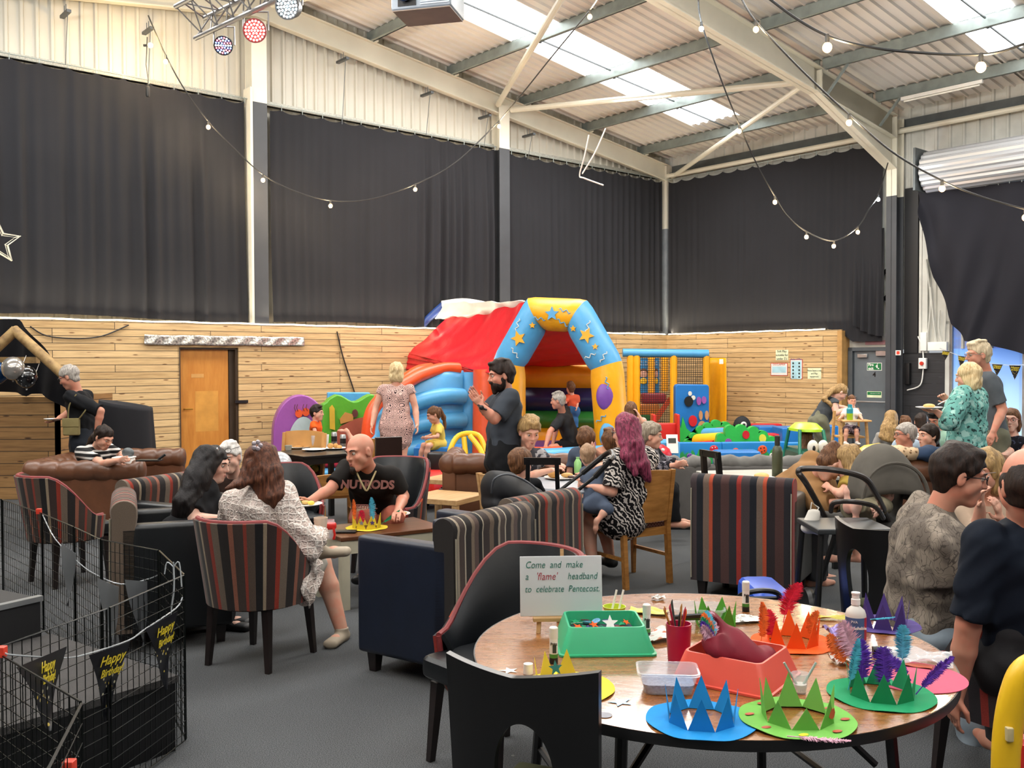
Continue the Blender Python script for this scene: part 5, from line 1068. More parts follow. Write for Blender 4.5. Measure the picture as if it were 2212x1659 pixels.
# ================================================================ soft play and the bouncy castle
def vinyl(name, c, **k): return mat(name, c, .38, var=.06, bump=.25, bscale=14, bdist=.012, spec=.45, **k)
VB = vinyl('sky_blue_vinyl', '#4f9ed0'); VY = vinyl('yellow_vinyl', '#f2a818'); VR = vinyl('red_vinyl', '#c8202c'); VO = vinyl('orange_vinyl', '#e2562a'); VG = vinyl('green_vinyl', '#2f7d34'); VN = vinyl('navy_vinyl', '#1c2350'); VP = vinyl('purple_vinyl', '#7a4aa0'); VW = vinyl('white_vinyl', '#d8d6cc')
VLG = vinyl('leaf_green_vinyl', '#54a02a'); VPU = vinyl('plum_vinyl', '#95509c'); VDB = vinyl('royal_blue_vinyl', '#1c6fb8'); VBG = vinyl('bright_green_vinyl', '#2fb04a'); VYP = mat('yellow_plastic', '#f0c020', .35, var=.05); VRP = mat('red_toy_plastic', '#d22a24', .35, var=.05)
CF = 14.0
o = thing('bouncy_castle', 'inflatable bouncy castle with yellow and blue arch, red roof and side slide', 'bouncy castle', G(1206, 14.6), 0)
CI = o.matrix_world.inverted(); c_ = lambda u, v, d: CI @ at(u, v, d)
def ctube(pts, r, mt, nm, n=24, M_=o, seam=True):
    m = MB(); P = spline(pts, 6) if len(pts) > 2 else [Vector(p) for p in pts]; m.tube(P, r, n); return m.build(nm, mt, M_, smooth=60)
# arch in five inflated legs, pixels on the front face
d0, d1 = 14.6, 14.1
A_ = [c_(1100, 985, d0), c_(1100, 783, d0), c_(1160, 678, d0-.1), c_(1248, 682, d1+.1), c_(1310, 790, d1), c_(1325, 975, d1)]
R0 = .25; SEG = [('left_pillar', VY), ('left_arch_tube', VB), ('top_arch_tube', VY), ('right_arch_tube', VB), ('right_pillar', VY)]
def mitre(i):
    a = A_[i]; d_in = (A_[i]-A_[i-1]).normalized() if i > 0 else (A_[1]-A_[0]).normalized(); d_out = (A_[i+1]-A_[i]).normalized() if i < 5 else d_in
    t = (d_in+d_out).normalized(); sd = V((A_[5]-A_[0]).y, -(A_[5]-A_[0]).x, 0).normalized(); out = t.cross(sd).normalized(); k = 1/max(.5, t.dot(d_out))
    return [a+out*(R0*k*math.cos(2*PI*j/28))+sd*(R0*1.15*math.sin(2*PI*j/28)) for j in range(28)]
RG = [mitre(i) for i in range(6)]; segs = []
for i, (nm, mt) in enumerate(SEG):
    m = MB(); rings = []
    for q in range(9):
        t = q/8; bulge = 1-.07*math.exp(-(t/.06)**2)-.07*math.exp(-((1-t)/.06)**2); c0 = A_[i].lerp(A_[i+1], t); rings.append([c0+(a.lerp(b, t)-c0)*bulge for a, b in zip(RG[i], RG[i+1])])
    m.loft(rings); segs.append(m.build(nm, mt, o, smooth=60))
sd = V((A_[5]-A_[0]).y, -(A_[5]-A_[0]).x, 0).normalized()
if sd.y > 0: sd = -sd
def decal(i, t, off, r, mt, kind='star', rot=0):
    p = A_[i].lerp(A_[i+1], t); d = (A_[i+1]-A_[i]).normalized(); ou = d.cross(sd).normalized(); p = p+ou*off+sd*math.sqrt(max(.001, 1-(off/R0)**2))*R0*1.15
    z = (sd*.9+ou*off*1.2).normalized(); M_ = Matrix.Translation(p) @ z.to_track_quat('Z', 'Y').to_matrix().to_4x4() @ RZ(rot)
    m = MB()
    if kind == 'star': m.prism(star(r, .45), -.012, .018, M_)
    else: m.tube([M_ @ V(x, .25*r*math.sin(6*x/r), .012) for x in [-r+2*r*k/8 for k in range(9)]], .008, 5)
    m.build('printed_'+('star' if kind == 'star' else 'squiggle'), mt, segs[i], smooth=0)
decal(2, .5, 0, .11, VB); decal(1, .5, .02, .12, VY, rot=.3); decal(3, .42, -.02, .12, VY, rot=-.4); decal(1, .82, .1, .05, VY); decal(3, .2, .1, .05, VY); decal(3, .66, -.05, .05, VY); decal(4, .4, 0, .05, VW)
for i, t, f in ((1, .25, .08), (1, .7, -.1), (2, .2, .08), (2, .8, -.05), (2, .75, .12), (3, .3, -.1), (3, .75, .08), (3, .88, -.08), (4, .2, -.05), (4, .6, .08)): decal(i, t, f, .09, VW if i in (1, 3) else VB, 'q', rot=i+t*5)
for i, mt, t, f in ((0, VB, .62, .0), (0, VP, .25, -.05), (4, VP, .35, .1), (4, VB, .8, .05)):
    p = A_[i].lerp(A_[i+1], t)+sd*R0*1.05; m = MB(); m.ell(p, (.13, .06, .2), 12); m.build('printed_swirl', mt, segs[i], smooth=180)
# floor, apron, back wall bands, red roof
BK = 17.2
m = MB(); z0 = c_(1200, 960, 14.3).z
fl = [c_(1080, 990, 14.6), c_(1345, 985, 14.1), c_(1330, 925, 17.0), c_(1130, 925, 17.3)]
for p in fl: p.z = .30-o.location.z
m.prism([(p.x, p.y) for p in fl], .0, .30); m.build('bouncing_floor', VY, o, smooth=0)
m = MB(); m.M = T(*(sum((p for p in fl), V(0, 0, 0))/4)) ; m.box(-.55, .75, -1.0, .9, -.0, .015); m.build('purple_bed', VP, o, smooth=0)
m = MB()
for k in range(5): m.box(-.55+k*.26, -.53+k*.26, -1.0, .9, .015, .03, T(*(sum((p for p in fl), V(0, 0, 0))/4)))
for (v0, v1, mt, nm) in ((782, 838, VY, 'back_wall_yellow'), (836, 888, VN, 'back_wall_navy'), (886, 925, VG, 'back_wall_green'), (923, 985, VY, 'back_wall_base')):
    a, b = c_(1128, v0, BK), c_(1328, v0+2, BK-.4); e, f = c_(1128, v1, BK), c_(1328, v1+2, BK-.4)
    m = MB(); m.loft([[p+V(0, -h, 0) if 0 else V(p.x, p.y-.16*math.sin(PI*w_), lerp(p.z, q.z, w_)) for w_ in [k/8 for k in range(9)]]+[V(p.x, p.y+.3, q.z), V(p.x, p.y+.3, p.z)] for p, q in ((a, e), (a.lerp(b, .5), e.lerp(f, .5)), (b, f))]); m.build(nm, mt, o, smooth=40)
def cloth_sheet(c, nm, mt, sag=0, th=.02, wr=.03, n=26):   # corners in order, sagging
    c = [Vector(p) for p in c]; nn = (c[1]-c[0]).cross(c[3]-c[0]).normalized()
    if nn.z < 0: nn = -nn
    m = MB(); m.sheet(lambda u, v: c[0].lerp(c[1], u).lerp(c[3].lerp(c[2], u), v)-UP*sag*4*u*(1-u)*(.3+.7*math.sin(PI*min(1, v+.2)))+nn*wr*(math.sin(u*7+v*19+3*math.sin(u*3))*.5+math.sin(v*37+u*5)*.25), n, n, th); return m.build(nm, mt, o, smooth=60)
# roof over the bounce area (seen from beneath, bright red) and the draped side
VRL = mat('bright_red_cloth', '#e01818', .6, var=.05); VRL2 = mat('red_pvc_cover', '#c41a26', .42, var=.08, bump=.4, bscale=7, bdist=.03)
cloth_sheet([c_(1165, 700, 14.4), c_(1250, 706, 14.2), c_(1322, 785, BK-.5), c_(1128, 790, BK)], 'roof_inner', VRL, .05, .02, .03)
cloth_sheet([c_(1063, 808, 14.75), c_(1140, 655, 14.75), c_(1000, 655, 17.6), c_(876, 762, 17.4)], 'roof_cover', VRL2, .18, .02, .045, 40)
cloth_sheet([c_(1066, 806, 14.8), c_(876, 762, 17.4), c_(874, 800, 17.3), c_(1066, 812, 14.9)], 'cover_skirt', VRL2, .0, .02, .03)
cloth_sheet([c_(1135, 650, 14.9), c_(1092, 672, 16.2), c_(940, 690, 17.4), c_(962, 655, 17.7)], 'white_ridge_sheet', VW, .10, .02, .03)
ctube([c_(873, 800, 17.6), c_(873, 765, 17.6), c_(915, 700, 17.7), c_(960, 657, 17.8)], .07, mat('navy_trim', '#27407a', .4), 'rear_frame_tube', 12)
ctube([c_(955, 660, 17.8), c_(1010, 655, 17.8), c_(1090, 672, 17.8)], .09, VW, 'rear_top_tube', 12)
# orange and blue side walls and the slide
ctube([c_(1050, 985, 15.0), c_(1052, 800, 15.1)], .22, VO, 'orange_pillar'); ctube([c_(1013, 1000, 15.3), c_(1014, 806, 15.4)], .26, VB, 'blue_pillar')
m = MB()
prof = [(800, 950), (812, 890), (850, 848), (905, 812), (960, 797), (1000, 800)]
rings = []
for i, (u, v) in enumerate(prof):
    p = c_(u, v, lerp(14.0, 15.2, i/5)); rings.append([V(p.x, p.y, p.z-.0), V(p.x+.0, p.y-.12, p.z-.12), V(p.x, p.y-.14, max(.02, p.z-.5)), V(p.x, p.y-.1, .02), V(p.x, p.y+.35, .02), V(p.x, p.y+.35, p.z-.02)])
m.loft(rings); m.build('slide_side_wall', VB, o, smooth=60)
for k, f in enumerate((.28, .52, .76)): ctube([V(*(lambda p: (p.x, p.y-.16, max(.1, p.z*(1-f)+.02)))(c_(u, v, lerp(14.0, 15.2, i/5)))) for i, (u, v) in enumerate(prof)][0+k//2:], .13, VB, 'inflated_rib', 12)
ctube([c_(793, 960, 13.9), c_(800, 900, 13.9), c_(818, 868, 14.0), c_(850, 845, 14.2), c_(905, 812, 14.6), c_(955, 797, 15.0), c_(990, 797, 15.2)], .10, VO, 'near_slide_rail', 14)
ctube([c_(858, 836, 15.5), c_(880, 815, 15.7), c_(905, 800, 15.9), c_(930, 795, 16.2)], .09, VO, 'far_slide_rail', 14)
m = MB(); m.sheet(lambda u, v: c_(*q5([(808, 930), (830, 880), (870, 850), (915, 815), (950, 800)], u), lerp(14.2, 15.2, u))+V(-.1, .1+.55*v, -.03), 20, 4, .05); m.build('slide_bed', mat('cream_slide', '#d9c193', .5), o, smooth=60)
ctube([c_(1110, 992, 13.7), c_(1180, 994, 13.55), c_(1260, 990, 13.5), c_(1350, 985, 13.6)], .17, VB, 'front_step_roll', 16); ctube([c_(1120, 984, 13.9), c_(1170, 986, 13.8), c_(1215, 984, 13.8)], .14, VO, 'orange_step_roll', 14)
# ---- soft play boards along the gable wall
def board(name, label, pts, d, th, mt, cat='soft play panel', lean=0, side=None):
    P = [at(u, v, d) for u, v in pts]; c = sum(P, V(0, 0, 0))/len(P); o = thing(name, label, cat, (c.x, d, 0))
    for p in P: p.z = max(.01, p.z)
    poly = [(p.x-c.x, p.z) for p in P]; M_ = Matrix(((1, 0, 0, 0), (0, 0, -1, 0), (0, 1, 0, 0), (0, 0, 0, 1)))
    m = MB(); m.prism(poly, -th, 0, M_); b = m.build('padded_board', mt, o, smooth=30, bevel=.02)
    o.matrix_world = T(c.x, d, 0) @ RZ(.35); return o, lambda u, v: V(at(u, v, d).x-c.x, -.03-.002, at(u, v, d).z)
def blob(o, f, pts, mt, nm, th=.012):
    P = [f(u, v) for u, v in pts]; m = MB(); M_ = Matrix(((1, 0, 0, 0), (0, 0, 1, P[0].y), (0, 1, 0, 0), (0, 0, 0, 1))); m.prism([(p.x, p.z) for p in P], -th, th+.005, M_); m.build(nm, mt, o, smooth=0)
def arc(cu, cv, ru, rv, a0=0, a1=360, n=20): return [(cu+ru*math.cos(math.radians(lerp(a0, a1, i/n))), cv-rv*math.sin(math.radians(lerp(a0, a1, i/n)))) for i in range(n+1)]
def ellp(cu, cv, ru, rv, n=20): return arc(cu, cv, ru, rv, 0, 360-360/n, n-1)
LINE = mat('print_brown_line', '#5a2a24', .5)
o_, f = board('play_board', 'purple rounded soft play board with pale oval, by the pine wall', [(590, 1000)]+arc(650, 935, 58, 82, 180, 0, 24)+[(708, 1000)], 14.9, .3, VPU)
blob(o_, f, arc(655, 985, 37, 85, 180, 0, 20), mat('pale_grey_print', '#b4c1c4', .5), 'oval_print')
for u in (645, 660): blob(o_, f, ellp(u, 893 if u == 645 else 890, 8, 9, 10), VO, 'crab_print'); 
for u0 in (637, 642, 655, 662): m = MB(); m.tube([f(u0, 873)+V(0, -.02, 0), f(u0-2, 880)+V(0, -.02, 0), f(u0+1, 888)+V(0, -.02, 0)], .006, 5); m.build('leg_print', LINE, o_)
o_, f = board('play_board', 'tall sky blue flat panel standing behind the green wavy board', [(708, 1000), (708, 847), (800, 848), (830, 1000)], 15.6, .12, VB)
gp = [(697, 1000), (697, 873), (706, 868)]+[(710+i*9, 862-8*math.sin(i*.75)-(i > 1)*2) for i in range(12)]+[(822, 1000)]
o_, f = board('play_board', 'green wavy-topped soft play board printed with giraffe and ark', gp, 14.7, .25, VLG)
blob(o_, f, [(718, 945), (735, 920), (765, 905), (795, 900), (800, 960), (760, 985), (722, 975)], mat('terracotta_print', '#a34f3a', .5), 'ark_hull_print'); blob(o_, f, [(733, 905), (745, 890), (762, 895), (762, 908), (735, 915)], mat('tan_print', '#b9803c', .5), 'ark_cabin_print', .016)
blob(o_, f, [(712, 925), (711, 880), (717, 874), (722, 882), (723, 928)], mat('giraffe_print', '#c9a22c', .5), 'giraffe_print', .014)
blob(o_, f, ellp(766, 893, 6, 9, 12), LINE, 'lion_print', .02)
# block the girl sits on and the green-blue block below it
m = MB(); p = G(940, 13.1); m.rbox(p.x-.28, p.x+.36, p.y-.25, p.y+.3, .0, .54, .03); tag(m.build('foam_block', VDB), 'royal blue foam block with the girl in yellow sitting on it', 'foam block')
m = MB(); p = G(893, 13.4); m.rbox(p.x-.22, p.x+.1, p.y-.2, p.y+.25, .0, .2, .05); tag(m.build('foam_block', vinyl('teal_vinyl', '#1f6f74')), 'low teal foam block left of the girl in yellow', 'foam block')
p = G(745, 13.2); m = MB(); m.rbox(p.x-.6, p.x+.3, p.y-.3, p.y+.3, .0, .22, .06); tag(m.build('foam_mat', VB), 'sky blue foam mat under the black table, beside the orange boy', 'mat'); m = MB(); m.rbox(p.x-.45, p.x+.45, p.y-.0, p.y+.5, .225, .42, .08); tag(m.build('foam_mat', VR), 'red foam roll behind the black square table', 'mat')
# ---- soft play frame in the corner
FD = 19.6
o = thing('climbing_frame', 'netted climbing frame with blue padded bar and yellow padded posts', 'climbing frame', G(1440, FD), 0); FI = o.matrix_world.inverted(); f_ = lambda u, v, d=FD: FI @ at(u, v, d)
m = MB(); m.tube([f_(1345, 762)+V(0, 0, 0), f_(1530, 764)], .085, 14); m.build('top_bar_padding', VB, o)
for u, v1, d in ((1362, 935, FD), (1375, 935, FD), (1407, 850, FD+1.0), (1436, 845, FD+1.0), (1455, 950, FD), (1526, 900, FD)): m = MB(); P = [f_(u, 768, d), f_(u, v1, d)]; n = 14; m.tube([P[0].lerp(P[1], i/n) for i in range(n+1)], [.072+.008*(i % 2) for i in range(n+1)], 10); m.build('padded_post', VY if u != 1526 else vinyl('amber_vinyl', '#e0a020'), o)
def net_mat():
    t = NT('play_netting'); v = t.coord(); X = t.sep(v); a = None
    g = [t.math('LESS_THAN', t.math('FRACT', t.math('MULTIPLY', X[i], 22)), .22) for i in (0, 2)]; f = t.math('MAXIMUM', g[0], g[1])
    t.col(rgb('#151515')); t.link(f, t.b.inputs['Alpha']); t.set(.8); return t.m
M_NET = net_mat()
for k, (u0, u1, v1) in enumerate(((1362, 1455, 955), (1455, 1526, 955))):
    a, b, c, d = f_(u0, 768), f_(u1, 768), f_(u1, v1), f_(u0, v1); m = MB(); m.put([a, b, c, d], [(0, 1, 2, 3)]); m.build('safety_net', M_NET, o, smooth=0)
m = MB(); P = [f_(1404, 880, FD+.4), f_(1448, 858, FD+.4)]; a, b, c, d = f_(1404, 915, FD+.1), f_(1446, 858, FD+.1), f_(1450, 866, FD+.1), f_(1412, 925, FD+.1); m.put([a, b, c, d]+[q+V(0, .1, 0) for q in (a, b, c, d)], [(0, 1, 2, 3), (7, 6, 5, 4), (0, 4, 5, 1), (1, 5, 6, 2), (2, 6, 7, 3), (3, 7, 4, 0)]); m.build('orange_stringer', VO, o, smooth=0)
for u0, u1, v0, v1, mt in ((1388, 1440, 850, 872, vinyl('crimson_vinyl', '#a82a38')), (1376, 1425, 872, 900, vinyl('amber_pad', '#d9822a')), (1376, 1408, 893, 920, VG)):
    a, b = f_(u0, v1, FD+.5), f_(u1, v0, FD+.5); m = MB(); m.rbox(a.x, b.x, a.y, a.y+.4, a.z, b.z, .06); m.build('step_pad', mt, o)
for u0, u1 in ((1376, 1404), (1411, 1424)):
    a, b = f_(u0, 850, FD+1.1), f_(u1, 774, FD+1.1); m = MB(); m.box(a.x, b.x, a.y, a.y+.02, a.z, b.z); bn = m.build('printed_banner', vinyl('banner_blue', '#2f7fb4'), o, smooth=0)
    cx = (a.x+b.x)/2; y = a.y-.01; k = (b.x-a.x)/.27
    for r_, dz, mt in ((.055, .42, skin('print_face', '#d8a890')), (.05, .27, VYP)): m = MB(); m.ell((cx, y, a.z+dz), (r_*k*1.5, .008, r_*1.4), 10); m.build('printed_child', mt, bn, smooth=180)
    m = MB(); m.ell((cx, y+.004, a.z+.47), (.09*k, .008, .07), 10); m.build('printed_hair', H_BROWN, bn, smooth=180)
    text_mesh('you can\nbe a star' if u0 < 1400 else 'play\nhere', .06, Matrix(((1, 0, 0, cx), (0, 0, -1, y-.01), (0, 1, 0, b.z-.1), (0, 0, 0, 1))), M_WH, bn, sx=k*.9)
m = MB(); m.sheet(lambda u, v: f_(lerp(1530, 1569, u), lerp(773, 935, v), 20.2-.6*u)+V(0, .04*math.sin(u*9+v*4), 0), 12, 12, .01); o2 = tag(m.build('hanging_sheet', VY, smooth=180), 'hanging yellow vinyl sheet at the right of the climbing frame', 'sheet'); o2.matrix_world = o.matrix_world.copy()
p = at(1557, 781, 19.5); m = MB(); m.box(p.x-.04, p.x+.04, p.y-.05, p.y-.045, p.z-.05, p.z+.05); q = m.build('paper_label', M_WH, o2, smooth=0); q.matrix_parent_inverse = o2.matrix_world.inverted()
# blue board with holes, rabbit and leaves
o_, f = board('play_board', 'blue soft play board with peep holes, butterfly and rabbit print', [(1459, 985), (1459, 835), (1463, 830), (1529, 831), (1532, 836), (1532, 985)], 18.6, .25, VDB)
o_.matrix_world = T(o_.location.x, o_.location.y, 0)
blob(o_, f, [(1460, 985), (1460, 925), (1466, 910), (1470, 925), (1474, 900), (1482, 925), (1494, 935), (1505, 945), (1520, 950), (1525, 985)], VBG, 'grass_print')
for cu, cv, r1, r2, mt, nm in ((1487, 867, 9.5, 11, M_BLACK, 'round_peep_hole'), (1496, 909, 9, 12, VR, 'red_flower_hole'), (1490, 850, 4, 5, VW, 'petal_print'), (1497, 859, 4.5, 5, VW, 'petal_print'), (1509, 866, 5, 9, VPU, 'butterfly_print'), (1520, 864, 5, 8, VPU, 'butterfly_print'), (1513, 897, 4, 10, mat('rabbit_tan', '#c08a5c', .6), 'rabbit_ear_print'), (1526, 897, 4, 10, mat('rabbit_tan', '#c08a5c', .6), 'rabbit_ear_print'), (1516, 922, 9, 13, mat('rabbit_tan', '#c08a5c', .6), 'rabbit_body_print')): blob(o_, f, ellp(cu, cv, r1, r2), mt, nm, .014 if mt is not VW else .01)
# red little slide chair
p = G(1437, 17.6); o = thing('toddler_slide', 'red plastic toddler slide end in front of the netted frame', 'slide', p)
for x in (-.22, .22): m = MB(); m.rbox(x-.03, x+.03, -.15, .2, 0, .72, .03); m.build('side_rail', VRP, o)
m = MB(); m.rbox(-.2, .2, -.05, .1, .25, .55, .03); m.build('step', VRP, o)
# ball-pit fence, ladybird, books
def lbox(name, label, u0, u1, v0, v1, d, dep, mt, cat, r=.03, rot=0, zf=False):
    a, b = at(u0, v1, d), at(u1, v0, d); z0 = max(0, a.z); c = (a.x+b.x)/2; w_ = (b.x-a.x)/2; m = MB(); m.rbox(-w_, w_, 0, dep, 0 if zf else z0, b.z, r, T(c, d, 0) @ RZ(math.radians(rot))); return tag(m.build(name, mt), label, cat)
def fence_mat():
    t = NT('meadow_print_vinyl'); v = t.coord(); X = t.sep(v); n = t.noise(t.coord((9, 9, 2)), 2.2, 3)
    h = t.math('ADD', X[2], t.math('MULTIPLY', n, -.35)); t.col(t.ramp(h, [(.0, rgb('#2f9a4a')), (.04, rgb('#1f7fc4'))], 'LINEAR')); t.set(.4); return t.m
M_FENCE = fence_mat()
for i, (u0, u1, d, rot) in enumerate(((1386, 1560, 15.6, 0), (1560, 1700, 15.6, 8), (1700, 1800, 15.5, 10))):
    a, b = at(u0, 990, d), at(u1, 990, d+.05*i); m = MB(); L = (b-a).length; m.rbox(0, L, 0, .12, 0, .36, .03); q = m.build('foam_fence', M_FENCE); q.matrix_world = T(a.x, a.y, 0) @ RZ(math.atan2(b.y-a.y, b.x-a.x)+(.05 if i else 0))
    tag(q, ('left length of low blue ball-pit fence with ladybirds', 'middle length of low blue ball-pit fence with butterfly', 'right length of low blue ball-pit fence, behind the green toy car')[i], 'fence', 'low blue meadow-print fence')
    for k, (uu, vv, mt, rr) in enumerate((((1412, 975, VR, .1), (1490, 985, VP, .05), (1542, 970, VR, .07)), ((1590, 975, VO, .06), (1650, 972, VO, .08), (1672, 985, VW, .05)), ((1730, 985, VR, .07),))[i]):
        p = q.matrix_world.inverted() @ at(uu, vv, d); m = MB(); m.ell((p.x, -.004, max(.08, p.z)), (rr, .01, rr*.9), 12); s_ = m.build('insect_print', mt, q, smooth=180)
        m = MB()
        for dx, dz in ((-.4, .3), (.3, .4), (.4, -.2), (-.2, -.4)): m.ell((p.x+dx*rr, -.014, max(.08, p.z)+dz*rr), (rr*.15, .006, rr*.15), 6)
        m.build('spot_print', M_BLACK if mt is not VR else VW, s_, smooth=180)
lbox('foam_table', 'pale blue round-edged foam table, left end of the ball pit', 1372, 1470, 953, 975, 15.1, .5, VB, 'foam table', .06, zf=True)
p = at(1452, 985, 15.0); m = MB(); m.box(-.09, .09, 0, .01, -.18, .12, T(p.x, 15.0, .42) @ RX(-.3)); o = tag(m.build('poster_sheet', M_WH, smooth=0), 'white printed poster taped to the pale blue foam table', 'poster'); m = MB(); m.box(-.06, .06, -.006, .0, -.02, .06, T(p.x, 15.0, .42) @ RX(-.3)); m.build('printed_block', M_INK, o)
for u, v, d, lb in ((1388, 985, 14.7, 'red spotted toadstool seat by the fence, left one'), (1422, 985, 14.75, 'red spotted toadstool seat by the fence, right one')):
    p = at(u, v, d); o = thing('toadstool_seat', lb, 'seat', (p.x, p.y, 0)); m = MB(); m.lathe([(.2, .2), (.21, .25), (.17, .34), (.08, .4), (0, .41)], 24); c = m.build('spotted_cap', VR, o); m = MB()
    for a in range(6): m.ell((.16*math.cos(a), .16*math.sin(a), .33), .03, 6)
    m.build('white_spot', VW, c, smooth=180)['kind'] = 'stuff'; m = MB(); m.lathe([(0, 0), (.13, 0), (.1, .2), (0, .2)], 20); m.build('stem', mat('stem_cream', '#d9c9a0', .6), o)
# roller play with scalloped green sides
def scallop(label, base, d, th, circles, n):
    pts = base; return board('roller_side', label, pts, d, th, VBG, 'soft play roller')
o = thing('roller_play', 'green scalloped soft play roller with coloured bars and dots', 'soft play roller', G(1560, 16.6), 0); RI = o.matrix_world.inverted(); r_ = lambda u, v, d: RI @ at(u, v, d)
def side(pts, d, nm, th=.15):
    P = [r_(u, v, d) for u, v in pts]; M_ = Matrix(((1, 0, 0, 0), (0, 0, -1, P[0].y), (0, 1, 0, 0), (0, 0, 0, 1))); m = MB(); m.prism([(p.x, max(.0, p.z)) for p in P], -th, 0, M_); return m.build(nm, VBG, o, smooth=30, bevel=.015)
def bumps(cs, ub, ue, vb): 
    out = [(ub, vb)]
    for cu, cv, r in cs: out += arc(cu, cv, r, r, 175, 5, 7)
    return out+[(ue, vb)]
sA = side(bumps([(1558, 945, 9), (1578, 930, 12), (1602, 930, 13), (1628, 933, 12), (1648, 942, 12), (1668, 950, 8)], 1545, 1690, 985), 16.1, 'near_side')
side(bumps([(1488, 958, 10), (1500, 945, 10), (1515, 930, 10), (1530, 924, 11), (1548, 918, 11), (1568, 922, 11)], 1480, 1585, 985), 17.2, 'far_side')
for cu, cv, mt in ((1573, 956, VPU), (1611, 939, VR), (1647, 947, vinyl('lemon_vinyl', '#e0d84a'))): P = [r_(u, v, 16.1)+V(0, -.02, 0) for u, v in ellp(cu, cv, 7.5, 9)]; m = MB(); m.prism([(p.x, p.z) for p in P], 0, .02, Matrix(((1, 0, 0, 0), (0, 0, -1, P[0].y+.02), (0, 1, 0, 0), (0, 0, 0, 1)))); m.build('round_dot', mt, sA, smooth=0)
for (u0, v0, u1, v1, r, mt) in ((1495, 967, 1545, 963, .1, VR), (1508, 953, 1560, 950, .13, VYP), (1525, 938, 1578, 937, .11, VB), (1548, 932, 1580, 930, .07, VR)): m = MB(); m.tube([r_(u0, v0, 17.0), r_(u1, v1, 16.3)], r, 18); m.build('roller_bar', mt, o)
# loose blocks around the pit
lbox('foam_block', 'royal blue rectangular foam block behind the roller', 1640, 1690, 922, 945, 18.0, .6, VDB, 'foam block', zf=True); lbox('foam_block', 'red foam edge block against the pine wall', 1600, 1690, 916, 930, 18.8, .3, VR, 'foam block', zf=True)
lbox('foam_block', 'large blue foam step right of the roller', 1690, 1745, 925, 962, 17.2, .7, VDB, 'foam block', zf=True); lbox('foam_block', 'blue foam slab with red end right behind the yellow dot', 1655, 1692, 938, 950, 17.4, .4, VR, 'foam block', zf=True)
lbox('foam_block', 'blue foam block behind the wooden high chair', 1790, 1812, 920, 955, 16.0, .5, VDB, 'foam block', zf=True)
lbox('folded_mat', 'blue folded foam mat lying on the near side of the pit fence', 1550, 1645, 975, 1002, 14.6, .4, VDB, 'mat', .05, zf=True)
for u, v, lb in ((1603, 915, 'black dome soft toy with one big eye'), ):
    p = at(u, 930, 18.3); o = thing('one_eyed_toy', lb, 'soft toy', (p.x, p.y, p.z-.12)); m = MB(); m.ell((0, 0, .2), (.17, .14, .2), 16); m.build('dome_body', mat('black_plush', '#17191d', .8), o, smooth=180)
    m = MB(); m.ell((0, -.13, .24), (.06, .02, .06), 12); e = m.build('eye', VW, o, smooth=180); m = MB(); m.ell((.0, -.15, .24), (.028, .01, .028), 10); m.build('pupil', M_BLACK, e, smooth=180); m = MB(); m.tube([(-.04, -.135, .12), (0, -.14, .11), (.04, -.135, .12)], .006, 5); m.build('smile', VW, o)
m = MB(); p = at(1603, 925, 18.6); m.rbox(p.x-.3, p.x+.3, p.y-.4, p.y+.4, 0, p.z-.13+.0, .03); tag(m.build('foam_block', VR), 'red foam block carrying the one-eyed toy', 'foam block')
p = at(1550, 925, 18.2); o = thing('rocker_toy', 'black and yellow rocker beside the yellow sheet', 'rocker', (p.x, p.y, 0)); m = MB(); m.tube([V(.25*math.cos(a), 0, .05+.38*math.sin(a)) for a in [PI*i/12 for i in range(13)]], .07, 10); m.build('arched_frame', M_BLACK, o); m = MB(); m.rbox(-.16, .16, -.08, .1, 0, .26, .04); m.build('seat', VYP, o)
# ---- toy cars
def toycar(label, u, d, face, roof, body, s=1.0, eyes=False, pil=None, bh=.42):
    o = thing('toy_car', label, 'toy car', G(u, d), rzf(face)); pil = pil or body
    m = MB(); m.rbox(-.2*s, .2*s, -.35*s, .38*s, .1*s, bh*s, .08*s); m.build('car_body', body, o)
    m = MB(); m.lathe([(0, .86*s), (.14*s, .85*s), (.215*s, .80*s), (.22*s, .775*s), (0, .775*s)], 28, sy=1.15); m.build('roof', roof, o)
    for x in (-1, 1):
        for y in (-1, 1): m = MB(); m.tube([(x*.19*s, y*.3*s, .4*s), (x*.185*s, y*.24*s, .6*s), (x*.16*s, y*.18*s, .79*s)], .024*s, 8); m.build('roof_pillar', pil, o)
    for x in (-1, 1):
        for y in (-.24, .26): m = MB(); m.lathe([(.02, -.03), (.09*s, -.03), (.1*s, -.02), (.1*s, .02), (.09*s, .03), (.02, .03)], 16, T(x*.2*s, y*s, .1*s) @ RY(PI/2)); m.build('wheel', M_BLACK, o)
    if eyes:
        for x in (-.07, .07): m = MB(); m.ell((x*s, .39*s, (bh+.04)*s), (.075*s, .04*s, .07*s), 12); e = m.build('cartoon_eye', VW, o, smooth=180); m = MB(); m.ell((x*s, .425*s, (bh+.03)*s), (.022*s, .012*s, .03*s), 8); m.build('pupil', M_BLACK, e, smooth=180)
    return o
toycar('green toy car with lime roof and round cartoon eyes', 1741, 11.0, 0, mat('lime_plastic', '#a3cf1c', .35), mat('dark_green_plastic', '#0f4f40', .35), 1.14, True, mat('teal_plastic', '#1f7a62', .35), .6).scale = (.72, 1, 1)
p = at(1755, 995, 8.6); o = thing('ball_decoration', 'white and red pom-pom balls beside the green toy car', 'balls', p); m = MB(); m.ell((-.02, 0, .02), .042, 10); m.build('white_ball', M_WH, o, smooth=180); m = MB(); m.ell((-.07, 0, -.06), .045, 10); m.build('red_ball', VRP, o, smooth=180)
